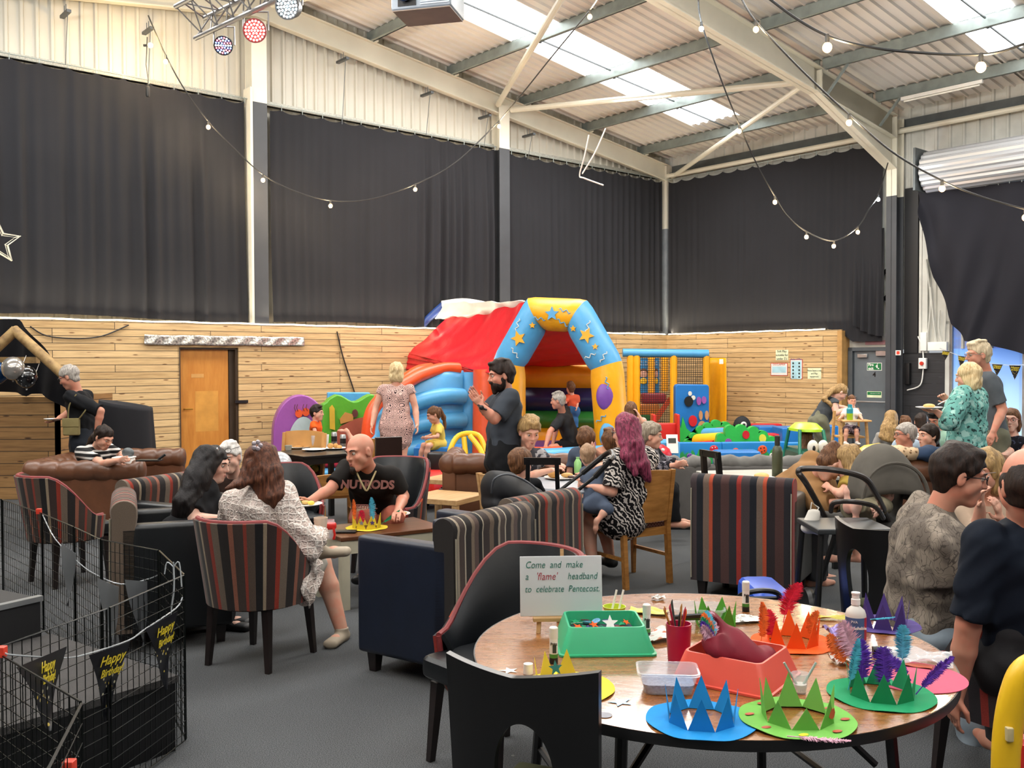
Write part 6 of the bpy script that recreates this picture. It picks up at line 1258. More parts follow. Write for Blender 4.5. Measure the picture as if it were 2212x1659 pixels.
m = MB(); m.rbox(p.x-.2, p.x+.12, p.y-.02, p.y+.25, 0, p.z-.11, .04); tag(m.build('toy_box', mat('dark_green_plastic', '#0f4f40', .35)), 'dark green toy box under the pom-pom balls', 'toy box')
# yellow pedal-car roofs
o = thing('toy_car', 'yellow domed toy car roof among the crowd at the right', 'toy car', G(1900, 9.9)); m = MB(); m.rbox(-.3, .3, -.2, .3, .1, .5, .1); m.build('car_body', VYP, o)
m = MB(); m.lathe([(0, .83), (.15, .80), (.26, .72), (.33, .58), (.34, .5), (.3, .5)], 28); m.build('domed_roof', VYP, o); m = MB(); m.rbox(-.14, .0, -.3, -.2, .68, .72, .02); m.build('roof_slot', mat('amber_slot', '#a86a10', .5), o)
p = G(1004, 11.4); o = thing('toy_car', 'toy car with bent yellow roof pillars, left of the bearded man', 'toy car', p, 0)
for P_ in ([(-.2, 0, .35), (-.19, .02, .6), (-.08, .1, .80), (.15, .15, .80), (.24, .1, .6)], [(.02, .0, .35), (.0, .05, .6), (-.02, .1, .78)], [(.24, -.15, .35), (.2, 0, .6), (.05, .1, .80)]): m = MB(); m.tube(spline(P_, 5), .032, 10); m.build('roof_pillar', VYP, o)
m = MB(); m.rbox(-.26, .3, -.25, .4, .1, .38, .07); m.build('car_body', VDB, o)
for x in (-.24, .28): m = MB(); m.lathe([(.02, -.03), (.1, -.03), (.1, .03), (.02, .03)], 16, T(x, -.15, .1) @ RY(PI/2)); m.build('wheel', M_BLACK, o)
# ride-on tractor
p = G(935, 11.2); o = thing('ride_on_tractor', 'red ride-on toy tractor with chunky black tyres', 'toy tractor', p, -.3)
for x, y, r in ((-.2, .0, .17), (.2, .0, .17), (-.02, -.35, .12), (.3, -.35, .12)):
    m = MB(); m.lathe([(.03, -.06), (r, -.06), (r+.01, -.03), (r+.01, .03), (r, .06), (.03, .06)], 18, T(x, y, r+.01) @ RY(PI/2))
    for k in range(14): a = 2*PI*k/14; m.box(-.065, .065, -.012, .012, r-.01, r+.02, T(x, y, r+.01) @ RX(a))
    w_ = m.build('tyre', M_BLACK, o, smooth=0); m = MB(); m.lathe([(0, -.065), (r*.5, -.065), (r*.5, .065), (0, .065)], 14, T(x, y, r+.01) @ RY(PI/2)); m.build('hub', VW, w_)
m = MB(); m.rbox(-.1, .2, -.5, .1, .15, .42, .06); m.build('bonnet', VRP, o); m = MB(); m.rbox(-.1, .12, .02, .22, .35, .62, .04); m.build('seat', M_BLACK, o)
# big yellow and red toy car at the right edge, blue ride-on with steering wheel behind the table
o = thing('toy_car', 'yellow-pillared red toy car cut by the bottom right corner', 'toy car', G(2330, 2.35), 0); q = lambda u, v, d=2.35: o.matrix_world.inverted() @ at(u, v, d)
m = MB(); m.tube(spline([q(2172, 1690), q(2176, 1590), q(2192, 1500), q(2222, 1445), q(2300, 1425)], 7), .034, 14); pl = m.build('roof_pillar', VYP, o); m = MB(); m.rbox(q(2159, 1572).x, q(2173, 1572).x, q(2160, 1572).y-.04, q(2160, 1572).y+.0, q(2160, 1580).z-.012, q(2160, 1560).z, .004); m.build('maker_badge', mat('badge_ivory', '#c8b88a', .4), pl)
m = MB(); a, b = q(2180, 1655), q(2500, 1600); m.rbox(a.x+.34, b.x+.2, -.02, .5, .12, .5, .05); m.build('car_body', VRP, o)
m = MB(); m.tube([q(2196, 1690), q(2198, 1612), q(2215, 1605), q(2300, 1610)], .022, 8); m.build('door_rim', VRP, o)
for x in (.45, .7): m = MB(); m.lathe([(.02, -.03), (.11, -.03), (.11, .03), (.02, .03)], 16, T(a.x+x, -.05, .11) @ RX(PI/2)); m.build('wheel', M_BLACK, o)
p = G(1655, 5.2); o = thing('ride_on_toy', 'blue ride-on toy with black steering wheel behind the craft table', 'ride-on toy', p, 0)
z_ = at(1655, 1280, 5.2).z; m = MB(); m.rbox(-.08, .14, -.1, .35, .1, z_+.02, .06); m.build('toy_body', mat('blue_toy_plastic', '#1f4fb8', .35), o)
m = MB(); M_ = T(-.07, -.12, z_) @ RX(-.6); m.tube([M_ @ V(.11*math.cos(a), .11*math.sin(a), 0) for a in [2*PI*i/24 for i in range(24)]], .014, 8, True); m.tube([M_ @ V(-.1, 0, 0), M_ @ V(.1, 0, 0)], .01, 6); m.tube([M_ @ V(0, 0, 0), M_ @ V(0, .1, -.12)], .014, 6); m.build('steering_wheel', M_BLACK, o)
for x in (-.1, .16): m = MB(); m.lathe([(.02, -.03), (.1, -.03), (.1, .03), (.02, .03)], 16, T(x, .1, .1) @ RY(PI/2)); m.build('wheel', M_BLACK, o)
# ---- left corner stage: pole frame, drape, balloons, lower boards
M_POLE = wood('weathered_pole', '#6d5230', '#a88a58', .7, (8, 8, 8))
AD = 11.2
for (u0, v0, u1, v1, lb) in ((30, 712, 140, 812, 'round timber pole sloping down to the right, far left'), (35, 712, -60, 800, 'round timber pole sloping down to the left edge')):
    m = MB(); m.tube([at(u0, v0, AD), at(u1, v1, AD-.2)], .06, 12); tag(m.build('timber_pole', M_POLE), lb, 'pole')
m = MB(); a, b = at(-60, 785, AD), at(82, 771, AD); m.box(a.x, b.x, AD-.05, AD+.05, a.z-.0, b.z); tag(m.build('timber_rail', M_POLE), 'horizontal timber rail above the balloons', 'rail')
m = MB(); m.sheet(lambda u, v: at(*q5([(-80, 700), (0, 690), (35, 688), (62, 712), (100, 760), (135, 800), (150, 830)], u), AD+.3)+V(.15*v*u, .05*math.sin(u*22+v*5)+.35*v*(1-u), -(1.35-.3*u)*v*(.35+.65*(1-abs(u-.3)))*.75), 50, 16); tag(m.build('stage_drape', M_CURT, smooth=180), 'black cloth draped over the timber poles at far left', 'drape')
m = MB(); a = at(-80, 1000, AD+.6); b = at(128, 1000, AD+.6); m.box(a.x, b.x, a.y, a.y+.05, 0, at(0, 858, AD+.6).z); m.box(b.x-.05, b.x, a.y, a.y+1.6, 0, at(0, 858, AD+.6).z); st = tag(m.build('small_stage', M_WOODOLD, smooth=0), 'darker horizontal board front of the small stage at far left', 'stage')
for u, v, r, mt, lb in ((28, 796, .125, mat('silver_balloon', '#b3aea8', .15, .7), 'silver balloon, highest of the bunch at far left'), (57, 814, .12, None, 'black balloon with white dots'), (-6, 806, .12, mat('blue_balloon', '#0e3a66', .2, .3), 'blue balloon cut by the left edge')):
    if mt is None:
        t = NT('dotted_black_balloon'); vo = t.add('ShaderNodeTexVoronoi'); t.link(t.coord(), vo.inputs['Vector']); vo.inputs['Scale'].default_value = 26; t.col(t.ramp(vo.outputs['Distance'], [(.2, rgb('#d8d8d8')), (.26, rgb('#0c0d10'))])); t.set(.15, spec=.8); mt = t.m
    p = at(u, v, AD-.35 if r > .12 else AD-.25); o = thing('balloon', lb, 'balloon', p, group='party balloons on the stage rail'); m = MB(); m.lathe([(0, -.155), (.012, -.15), (.008, -.14)]+[(r*math.sin(PI*i/20)*(1-.1*(i < 6)), -r*1.08*math.cos(PI*i/20)) for i in range(1, 21)], 24); m.build('balloon_skin', mt, o, smooth=180); m = MB(); m.tube([(0, 0, -.15), (.02, .1, -.05), (.0, .3, .15)], .003, 4); m.build('string', M_WH, o)
# black covered object by the wall
o = thing('covered_speaker', 'bulky thing under a black cloth beside the orange door', 'covered equipment', G(270, 11.0), .2)
m = MB(); m.sheet(lambda u, v: (lambda a, w_: (w_*math.cos(a)*(.27+.08*v+.02*math.sin(a*9)*v), w_*math.sin(a)*(.28+.08*v+.02*math.sin(a*7)*v), lerp(1.22-.1*(1-w_)-.05*math.cos(a), .12, max(0, (v-.25)/.75)**.9)))(2*PI*u, min(1, v/.22)**.5), 60, 22); m.build('black_cover', M_CURT, o, smooth=180)
m = MB(); m.box(.1, .45, -.35, -.25, 0, .12); m.build('wooden_foot', M_POLE, o)
# ================================================================ people
A = at
def pstripe(name, a, b, period=.045, axis=2): return stripes(name, [(a, 1.5), (b, 1)], period, axis)
def blotch(name, a, b, scale=30, thr=.45, c3=None):
    t = NT(name); v = t.coord(); n = t.noise(v, scale, 2, .5); f = t.ramp(n, [(thr, (0, 0, 0)), (thr+.04, (1, 1, 1))]); c = t.mix(f, rgb(a), rgb(b))
    if c3: n2 = t.noise(v, scale*.45, 2); c = t.mix(t.ramp(n2, [(.55, (0, 0, 0)), (.6, (1, 1, 1))]), c, rgb(c3))
    t.col(c); t.set(.85, spec=.2); return t.m
def zebra():
    t = NT('zebra_print_cloth'); v = t.coord(); w_ = t.add('ShaderNodeTexWave'); w_.inputs['Scale'].default_value = 14; w_.inputs['Distortion'].default_value = 9; w_.inputs['Detail'].default_value = 2; w_.inputs['Detail Scale'].default_value = 1.6; w_.bands_direction = 'DIAGONAL'
    t.link(v, w_.inputs['Vector']); t.col(t.ramp(w_.outputs['Fac'], [(.62, rgb('#151214')), (.7, rgb('#d3c8be'))])); t.set(.8, spec=.2); return t.m
def rosette():
    t = NT('rosette_print_dress'); v = t.coord(); vo = t.add('ShaderNodeTexVoronoi'); vo.inputs['Scale'].default_value = 13; vo.inputs['Randomness'].default_value = .15; t.link(v, vo.inputs['Vector'])
    r = t.math('FRACT', t.math('MULTIPLY', vo.outputs['Distance'], 7)); v2 = t.add('ShaderNodeTexVoronoi'); v2.inputs['Scale'].default_value = 42; t.link(v, v2.inputs['Vector'])
    f = t.math('MAXIMUM', t.math('LESS_THAN', r, .35), t.math('LESS_THAN', v2.outputs['Distance'], .18)); t.col(t.mix(f, rgb('#dfb9ae'), rgb('#3d2c30'))); t.set(.8, spec=.2); return t.m
def crochet():
    t = NT('cream_crochet'); v = t.coord(); vo = t.add('ShaderNodeTexVoronoi'); vo.feature = 'DISTANCE_TO_EDGE'; vo.inputs['Scale'].default_value = 27; vo.inputs['Randomness'].default_value = .3; t.link(v, vo.inputs['Vector'])
    f = t.ramp(vo.outputs['Distance'], [(.03, (1, 1, 1)), (.14, (0, 0, 0))]); k = t.add('ShaderNodeTexVoronoi'); k.inputs['Scale'].default_value = 110; t.link(v, k.inputs['Vector'])
    t.col(t.mix(f, t.mix(k.outputs['Distance'], rgb('#a8958c'), rgb('#e2d2c8')), rgb('#efe4da'))); t.set(.9, spec=.15); t.bump(t.math('ADD', f, k.outputs['Distance']), .8, .006); return t.m
def leaves():
    t = NT('leaf_print_shirt'); v = t.coord(); vo = t.add('ShaderNodeTexVoronoi'); vo.feature = 'DISTANCE_TO_EDGE'; vo.inputs['Scale'].default_value = 30
    n = t.noise(v, 7, 2); ad = t.add('ShaderNodeVectorMath', operation='ADD'); cb = t.add('ShaderNodeCombineXYZ'); t.link(t.math('MULTIPLY', n, .35), cb.inputs[0]); t.link(t.math('MULTIPLY', n, .5), cb.inputs[2]); mp = t.coord((1.0, 1.0, .45)); t.link(mp, ad.inputs[0]); t.link(cb.outputs[0], ad.inputs[1]); t.link(ad.outputs[0], vo.inputs['Vector'])
    f = t.ramp(vo.outputs['Distance'], [(.02, (1, 1, 1)), (.05, (0, 0, 0))]); g = t.ramp(t.noise(v, 8, 2), [(.45, (0, 0, 0)), (.52, (1, 1, 1))])
    c = t.mix(g, rgb('#8f8477'), rgb('#6d645b')); t.col(t.mix(t.math('MULTIPLY', f, .75), c, rgb('#3c3733'))); t.set(.85, spec=.15); return t.m
C_BLK = cloth('black_cotton', '#121316'); C_DKG = cloth('charcoal_cotton', '#2a2a2c'); C_BGREY = cloth('blue_grey_polo', '#363b42'); C_NAVY = cloth('navy_cotton', '#10151f'); C_ORA = cloth('orange_cotton', '#e0591c'); C_YEL = cloth('yellow_cotton', '#d7b856')
C_GREY = cloth('grey_cotton', '#565b60'); C_TAN = cloth('tan_wool', '#8a6640'); C_KHA = cloth('khaki_cotton', '#6b6a58'); C_DEN = cloth('denim', '#37638f'); C_JEAN = cloth('pale_jeans', '#8e9aa3'); C_SAL = cloth('salmon_shorts', '#9a5747'); C_BEI = cloth('beige_top', '#a5907c'); C_BABY = cloth('slate_blue_romper', '#4c5667'); C_WHT = cloth('white_bib', '#d9d3c8'); SH_BLK = mat('black_shoe', '#111214', .5); SH_GRY = mat('grey_trainer', '#a89a86', .7); SH_WHT = mat('white_sock', '#d8d4cc', .8); C_LG = cloth('pale_green_top', '#86a897'); C_CORAL = cloth('coral_top', '#cc5a3c')
M_SPEC = mat('dark_spectacles', '#1a1312', .3); M_STRAP = cloth('khaki_canvas', '#857a52')
P_ = {}
# 1 man with shoulder bag
p, L, R, hs = person('man in black shirt with a khaki shoulder bag, looking down at a paper plate', 1.74, A(183, 950, 10.2), A(168, 850, 10.2), -90, A(150, 815, 10.15), -90, 25, arms=((A(217, 888, 10.0), A(210, 925, 10.0)), (A(158, 888, 10.35), A(128, 903, 10.3))), hands=({}, {'n': V(0, 0, 1), 'curl': .4}), top=C_BLK, sleeve=.95, bottom=cloth('dark_jeans', '#1d2128'), bleg=2, hr=H_GREY, style='crop', shoes=SH_BLK, w=1.18, sk=SK2)
glasses(p, L(A(150, 815, 10.15)), R, hs, M_SPEC)
o = thing('shoulder_bag', 'khaki canvas bag hanging at the hip of the man in black', 'bag', A(155, 922, 9.98), .15); m = MB(); m.rbox(-.08, .08, -.04, .03, -.09, .09, .02); m.build('bag_body', M_STRAP, o); m = MB(); m.rbox(-.082, .082, -.046, -.03, 0, .092, .01); m.build('flap', M_STRAP, o)
q = o.matrix_world.inverted(); m = MB(); m.tube(spline([q @ A(147, 906, 9.98), q @ A(150, 875, 9.96), q @ A(165, 852, 9.98)], 5), .008, 6); m.tube(spline([q @ A(168, 908, 9.98), q @ A(182, 890, 9.95), q @ A(195, 870, 10.0)], 5), .008, 6); m.build('strap', M_STRAP, o)
# 2 striped woman on the far left sofa
person('woman in black and white striped top leaning on the brown sofa arm', 1.62, A(196, 1045, 9.5), A(208, 968, 9.45), 60, A(224, 945, 9.35), 65, 30, arms=((A(262, 985, 9.6), A(272, 993, 9.3)), (A(222, 1002, 9.1), A(255, 995, 9.0))), top=pstripe('black_white_stripe', '#101012', '#d8d4ce', .05), sleeve=.7, bottom=C_BLK, bleg=2, hr=H_DARK, style='tied', tail=[[(A(205, 945, 9.45), .05, .05), (A(195, 965, 9.5), .045, .04), (A(187, 990, 9.55), .03, .03), (A(180, 1010, 9.55), .02, .02)]], w=1.12, legs=((A(240, 1045, 9.6), A(245, 1085, 9.6)), (A(240, 1050, 9.3), A(245, 1090, 9.4))))
# 3 black-haired woman
p, L, R, hs = person('woman with long black hair in a black T-shirt leaning towards her neighbour', 1.66, A(398, 1165, 6.0), A(447, 1052, 6.25), 75, A(462, 1003, 6.3), 80, 12, arms=((A(470, 1110, 6.6), A(500, 1130, 6.4)), (A(416, 1122, 5.95), A(468, 1120, 6.05))), top=C_BLK, sleeve=.8, bottom=C_BLK, bleg=2, hr=H_BLACK, style='long', tail=[[(A(447, 990, 6.22), .10, .09), (A(424, 1040, 6.08), .10, .08), (A(402, 1090, 5.98), .10, .07), (A(384, 1138, 5.95), .06, .05)]], w=1.15, res=.008, legs=((A(480, 1170, 6.3), A(485, 1330, 6.2)), (A(478, 1175, 6.0), A(482, 1340, 6.0))), sk=SK3, hairt=.016, shoes=SH_BLK)
o = thing('sunglasses', 'sunglasses pushed up on the black hair', 'sunglasses', A(473, 972, 6.27)); m = MB()
for x in (-1, 1): m.ell((.0, x*.035, 0), (.008, .026, .02), 10)
m.build('lenses', mat('silver_lens', '#b9bcc4', .1, .8), o, smooth=180)
# 4 white-haired woman
p, L, R, hs = person('white-haired woman facing us between the two long-haired women', 1.6, A(512, 1135, 7.5), A(506, 1036, 7.3), 5, A(497, 990, 7.2), -8, 8, htilt=-8, top=cloth('brown_top', '#3a2a24'), sleeve=1.8, bottom=C_BLK, bleg=2, hr=H_WHITE, style='short', res=.009, legs=((A(530, 1140, 7.1), A(530, 1240, 7.1)), (A(495, 1140, 7.1), A(495, 1240, 7.1))), sk=SK3, hairt=.016)
glasses(p, L(A(497, 990, 7.2))+UP*.075*hs, R, hs, M_SPEC)
# 5 woman in crochet cardigan
M_CRO = crochet()
p, L, R, hs = person('woman in cream crochet cardigan with auburn hair, seated with legs crossed, back to us', 1.7, A(572, 1235, 5.45), A(556, 1068, 5.5), 150, A(563, 1003, 5.55), 165, 5, arms=((A(500, 1150, 5.75), A(560, 1130, 6.0)), (A(668, 1180, 5.35), A(682, 1148, 5.75))), hands=({}, {'f': V(.05, .3, .1), 'n': V(-1, .1, 0), 'curl': .8, 'side': -1}), top=M_CRO, sleeve=1.88, loose=.018, hr=H_AUB, style='long', hairt=.014,
    tail=[[(A(565, 985, 5.48), .095, .08), (A(575, 1030, 5.42), .10, .06), (A(590, 1075, 5.38), .085, .045), (A(605, 1110, 5.38), .05, .03)], [(A(545, 1010, 5.45), .07, .06), (A(518, 1045, 5.38), .035, .022), (A(490, 1056, 5.34), .014, .012)]], w=1.15, res=.007, bottom=cloth('pale_denim_shorts', '#b9b5ab'), bleg=.75, topdisp=.012,
    legs=((A(640, 1190, 5.8), A(688, 1182, 5.62)), (A(695, 1215, 5.85), A(738, 1362, 5.75))), shoes=SH_GRY, foot=(V(.98, -.15, .08), V(-.2, -.9, 0)), dress=[M_CRO, (A(575, 1200, 5.4), (.22, .17)), (A(590, 1250, 5.38), (.20, .16)), (A(625, 1262, 5.5), (.11, .10)), (A(658, 1290, 5.5), (.05, .06))])
m = MB(); m.sheet(lambda u, v: A(*q5([(632, 1190), (662, 1188), (684, 1205)], u), 5.28+.1*u).lerp(A(*q5([(648, 1270), (674, 1315), (694, 1238)], u), 5.26+.12*u), v)+V(.015*math.sin(v*9+u*5), .02*math.sin(u*12+v*3), 0)-Vector((p.location.x, p.location.y, 0)), 16, 20, .012); m.build('cardigan_tail', M_CRO, p, smooth=180)
m = MB(); c = L(A(556, 962, 5.42)); 
for a in range(5): m.ell(c+V(.02*math.cos(a*1.26), -.01, .02*math.sin(a*1.26)), (.014, .006, .014), 6)
m.build('hair_clip', mat('pearly_clip', '#cfc3c8', .2, .4), p)
# 6 bald man
C_TEE = cloth('black_band_tee', '#1c1917')
p, L, R, hs = person('bald man with goatee in a printed dark T-shirt passing a plate to his left', 1.78, A(812, 1120, 7.55), A(797, 1014, 7.1), -12, A(778, 978, 7.0), -40, 8, htilt=-6, arms=((A(872, 1072, 7.15), A(860, 1102, 6.85)), (A(712, 1058, 6.95), A(672, 1080, 6.8))), hands=({'n': V(0, 0, -1), 'curl': .5}, {'n': V(0, .2, 1), 'f': V(-1, -.1, -.05), 'curl': .55}), top=C_TEE, sleeve=.75, bottom=C_SAL, bleg=1.05, beard='goatee', res=.008, w=1.15, sk=SK2, headk=1.08,
    legs=((A(850, 1118, 7.05), A(850, 1225, 7.1)), (A(790, 1122, 7.0), A(790, 1232, 7.1))), shoes=SH_BLK)
fm = Matrix.Translation(L(A(803, 1050, 7.1))+V(-.01, -.165, 0)) @ RZ(-.12) @ RX(PI/2-.28)
M_PRT = mat('faded_red_print', '#6d4038', .8); text_mesh('NUTRODS', .085, fm @ T(0, .03, 0), M_PRT, p, name='shirt_print', bold=.004); text_mesh('FESTIVAL', .042, fm @ T(0, -.13, -.0), M_PRT, p, name='shirt_print', bold=.002)
m = MB(); m.tube(spline([L(A(770, 1020, 6.95)), L(A(782, 1045, 6.9)), L(A(792, 1060, 6.88)), L(A(802, 1040, 6.92)), L(A(812, 1018, 7.0))], 5), .007, 6); m.build('lanyard', mat('olive_lanyard', '#8a7a52', .7), p)
# 7-8 boys by the soft play boards
person('small boy in orange polo shirt standing in profile by the purple board', 1.1, A(682, 962, 13), A(682, 913, 13), 80, A(684, 893, 13), 82, 0, top=C_ORA, sleeve=.7, bottom=C_BEI, bleg=.9, hr=H_DARK, style='short', res=.009, shoes=SH_WHT, headk=1.12, arms=((A(690, 925, 13.15), A(692, 948, 13.15)), (A(680, 930, 12.85), A(683, 952, 12.8))))
person('child lying at the foot of the slide, one bare foot in the air', 1.15, A(790, 962, 13.4), A(830, 972, 13.4), 90, A(846, 968, 13.4), 90, 20, top=C_CORAL, sleeve=.6, bottom=C_DKG, bleg=.8, hr=H_BROWN, res=.011, facep=False, legs=((A(768, 960, 13.4), A(772, 990, 13.4)), (A(765, 958, 13.3), A(748, 928, 13.3))), foot=(V(0, 0, -1), V(-1, 0, .1)), cat='person')
# 9 woman in rosette dress
M_ROS = rosette()
person('blonde woman in pink and black rosette-print dress, standing with her back to us', 1.7, A(856, 925, 12), A(856, 836, 12), 180, A(857, 804, 12), 180, 4, arms=((A(812, 880, 12), A(804, 917, 11.9)), (A(897, 880, 12), A(901, 917, 11.9))), top=M_ROS, sleeve=.25, hr=H_BLOND, style='bob', res=.010, w=1.15, dress=[M_ROS, (A(856, 885, 12), (.165, .125)), (A(856, 922, 12), (.215, .165)), (A(855, 948, 12), (.20, .16))], legs=((A(842, 985, 12), A(842, 1055, 12)), (A(869, 985, 12), A(869, 1055, 12))), shoes=SH_BLK)
# 10 girl in yellow
person('little girl in yellow shirt and shorts sitting on the blue foam block', 1.15, A(950, 956, 13.0), A(944, 917, 12.95), -70, A(937, 896, 12.9), -75, 22, arms=((A(945, 943, 12.75), A(925, 945, 12.7)), (A(935, 940, 13.1), A(922, 943, 12.9))), top=C_YEL, sleeve=.7, bottom=C_YEL, bleg=.8, hr=H_BROWN, style='tied', tail=[[(A(950, 885, 13), .035, .035), (A(958, 902, 13.05), .035, .03), (A(962, 925, 13.05), .018, .018)]], res=.009, legs=((A(915, 962, 12.75), A(905, 1000, 12.75)), (A(925, 963, 12.6), A(918, 1003, 12.6))), shoes=SH_WHT, headk=1.12)
# 11 bearded man clapping
p, L, R, hs = person('bearded man in dark grey polo shirt clapping his hands', 1.79, A(1088, 982, 8.0), A(1094, 852, 8.05), -78, A(1083, 812, 8.0), -72, 8, arms=((A(1068, 905, 7.75), A(1040, 878, 7.7)), (A(1050, 888, 8.15), A(1036, 868, 7.95))), hands=({'f': V(-.6, -.1, .8), 'n': V(0, 1, .1), 'curl': .12, 'side': -1}, {'f': V(-.55, -.25, .8), 'n': V(.2, -1, 0), 'curl': .12, 'side': 1}), top=C_BGREY, sleeve=.85, bottom=C_BLK, bleg=.98, hr=H_DARK, style='short', beard='full', w=1.28, res=.008, shoes=SH_BLK, sk=SK2, hairt=.018)
m = MB(); w0 = L(A(1042, 880, 7.7)); m.tube([w0+V(.035*math.cos(a), .035*math.sin(a), -.02*math.cos(a)) for a in [2*PI*i/14 for i in range(14)]], .009, 6, True); m.ell(w0+V(-.005, -.038, 0), (.02, .008, .02), 10); m.build('wristwatch', M_BLACK, p)
# 12-13 boys at the round table
person('boy in grey tie-dye T-shirt with a brown fringe reaching for a burger', 1.42, A(1128, 1062, 8.0), A(1136, 974, 7.95), 20, A(1143, 934, 7.85), 20, 18, arms=((A(1182, 1000, 7.9), A(1206, 1003, 7.65)), (A(1140, 1028, 7.6), A(1192, 1015, 7.5))), hands=({'n': V(0, 0, -1), 'curl': .6}, {'n': V(0, 0, -1), 'curl': .6}), top=blotch('tie_dye', '#3c3c42', '#a5a3a4', 16, .48), sleeve=.85, bottom=C_DKG, bleg=1, hr=H_SAND, style='short', headk=1.2, hairt=.02, res=.009, legs=((A(1150, 1065, 7.6), A(1150, 1160, 7.6)), (A(1118, 1068, 7.6), A(1118, 1165, 7.6))))
person('small boy seen from behind above the black pushchair hood', 1.1, A(1128, 1095, 6.95), A(1130, 1040, 7.0), 150, A(1124, 1003, 7.0), 150, 10, top=C_BLK, sleeve=1.5, bottom=C_DKG, bleg=1.6, hr=H_BROWN, style='crop', res=.009, headk=1.18, arms=((A(1110, 1070, 7.1), A(1130, 1060, 7.3)), (A(1165, 1065, 7.05), A(1150, 1048, 7.15))), legs=((A(1120, 1100, 7.3), A(1120, 1150, 7.3)), (A(1145, 1100, 7.3), A(1145, 1150, 7.3))), hairt=.016)
# 14-15 on the castle
person('man in charcoal T-shirt kneeling on the bouncy castle', 1.76, A(1238, 955, 14.3), A(1214, 892, 14.15), -115, A(1206, 866, 14.05), -105, 5, arms=((A(1188, 932, 13.9), A(1179, 962, 13.8)), (A(1200, 930, 14.5), A(1195, 955, 14.4))), top=C_DKG, sleeve=.75, bottom=C_BLK, bleg=.75, hr=H_GREY, style='short', res=.010, legs=((A(1192, 968, 14.0), A(1235, 976, 14.1)), (A(1205, 965, 14.5), A(1250, 974, 14.5))), foot=(V(1, .2, 0), V(1, .2, 0)), sk=SK2, w=1.08)
person('toddler in orange top and jeans standing on the bouncy castle', .98, A(1238, 884, 15.6), A(1236, 855, 15.6), 175, A(1233, 839, 15.6), 200, 0, arms=((A(1222, 870, 15.5), A(1215, 855, 15.4)), (A(1248, 868, 15.6), A(1246, 880, 15.5))), top=C_CORAL, sleeve=.9, bottom=C_DEN, bleg=1.9, hr=H_BROWN, style='short', res=.011, headk=1.15, legs=((A(1233, 905, 15.6), A(1233, 925, 15.6)), (A(1243, 905, 15.6), A(1243, 925, 15.6))))
# 16-17 woman with purple hair and baby
M_ZEB = zebra()
p, L, R, hs = person('woman with long purple-red hair and zebra-print dress sitting on the oak chair', 1.7, A(1350, 1120, 7.15), A(1368, 982, 7.1), -140, A(1354, 935, 7.1), -120, 8, arms=((A(1322, 1062, 6.95), A(1278, 1052, 7.0)), (A(1300, 1010, 7.5), A(1275, 1020, 7.5))), hands=({'n': V(0, 0, 1), 'curl': .9}, {}), top=M_ZEB, sleeve=.85, loose=.015, hr=H_PURP, style='long', hairt=.014, tail=[[(A(1352, 915, 7.05), .09, .085), (A(1368, 960, 7.0), .095, .07), (A(1385, 1000, 6.98), .08, .05), (A(1400, 1035, 6.98), .03, .03)], [(A(1350, 925, 7.0), .07, .06), (A(1355, 985, 6.92), .06, .04), (A(1372, 1022, 6.9), .03, .025)]], w=1.15, res=.008, dress=[M_ZEB, (A(1350, 1085, 7.15), (.19, .15)), (A(1348, 1120, 7.15), (.20, .15)), (A(1300, 1118, 7.4), (.16, .09))],
    legs=((A(1268, 1118, 7.35), A(1280, 1215, 7.2)), (A(1300, 1112, 7.6), A(1318, 1205, 7.5))), shoes=SH_BLK)
glasses(p, L(A(1354, 935, 7.1)), R, hs, M_SPEC)
person('baby in slate blue romper on the lap of the woman with purple hair', .82, A(1285, 1082, 7.0), A(1280, 1015, 7.1), 170, A(1270, 985, 7.12), 170, 5, top=C_BABY, sleeve=.9, bottom=C_BABY, bleg=1.1, hr=hair('baby_fuzz', '#8a6a50', '#a98a6c'), style='crop', hairt=.009, res=.008, headk=1.05, legs=((A(1262, 1090, 7.15), A(1255, 1120, 7.1)), (A(1312, 1098, 6.9), A(1288, 1128, 6.85))), foot=(V(-.5, .2, -.8), V(-.1, 0, -1)), arms=((A(1255, 1042, 7.1), A(1250, 1055, 7.2)), (A(1305, 1045, 7.1), A(1290, 1058, 7.25))), sk=SK1)
# 18-21 behind
person('curly-haired child behind the pushchair handle', 1.2, A(1262, 1010, 8.55), A(1266, 975, 8.5), 170, A(1266, 953, 8.5), 175, 0, top=C_BABY, sleeve=.7, bottom=C_DKG, bleg=1.5, hr=H_BROWN, style='short', res=.011, headk=1.1, facep=False, legs=((A(1262, 1020, 8.8), A(1262, 1070, 8.8)), (A(1275, 1020, 8.8), A(1275, 1070, 8.8))), hairt=.02)
person('child with brown hair just left of the purple-haired woman', 1.2, A(1318, 1010, 8.45), A(1316, 975, 8.4), 175, A(1318, 955, 8.4), 175, 0, top=cloth('peach_top', '#c8947a'), sleeve=.7, bottom=C_DKG, bleg=1.5, hr=H_BROWN, style='short', res=.011, headk=1.1, facep=False, legs=((A(1315, 1020, 8.7), A(1315, 1070, 8.7)), (A(1325, 1020, 8.7), A(1325, 1070, 8.7))), arms=((A(1300, 990, 8.4), A(1285, 972, 8.3)), None))
person('grey-haired woman in profile behind the purple-haired woman', 1.62, A(1405, 1050, 8.9), A(1402, 976, 8.8), 80, A(1406, 943, 8.7), 80, 3, top=blotch('dark_floral', '#1d1c22', '#77737a', 24, .52), sleeve=1.8, bottom=C_BLK, bleg=2, hr=H_MOUSE, style='short', res=.010, hairt=.02, arms=((A(1440, 1000, 9.1), A(1465, 1000, 9.0)), (A(1425, 1010, 8.6), A(1455, 1005, 8.5))), legs=((A(1450, 1055, 9), A(1455, 1120, 9)), (A(1450, 1058, 8.8), A(1455, 1125, 8.8))))
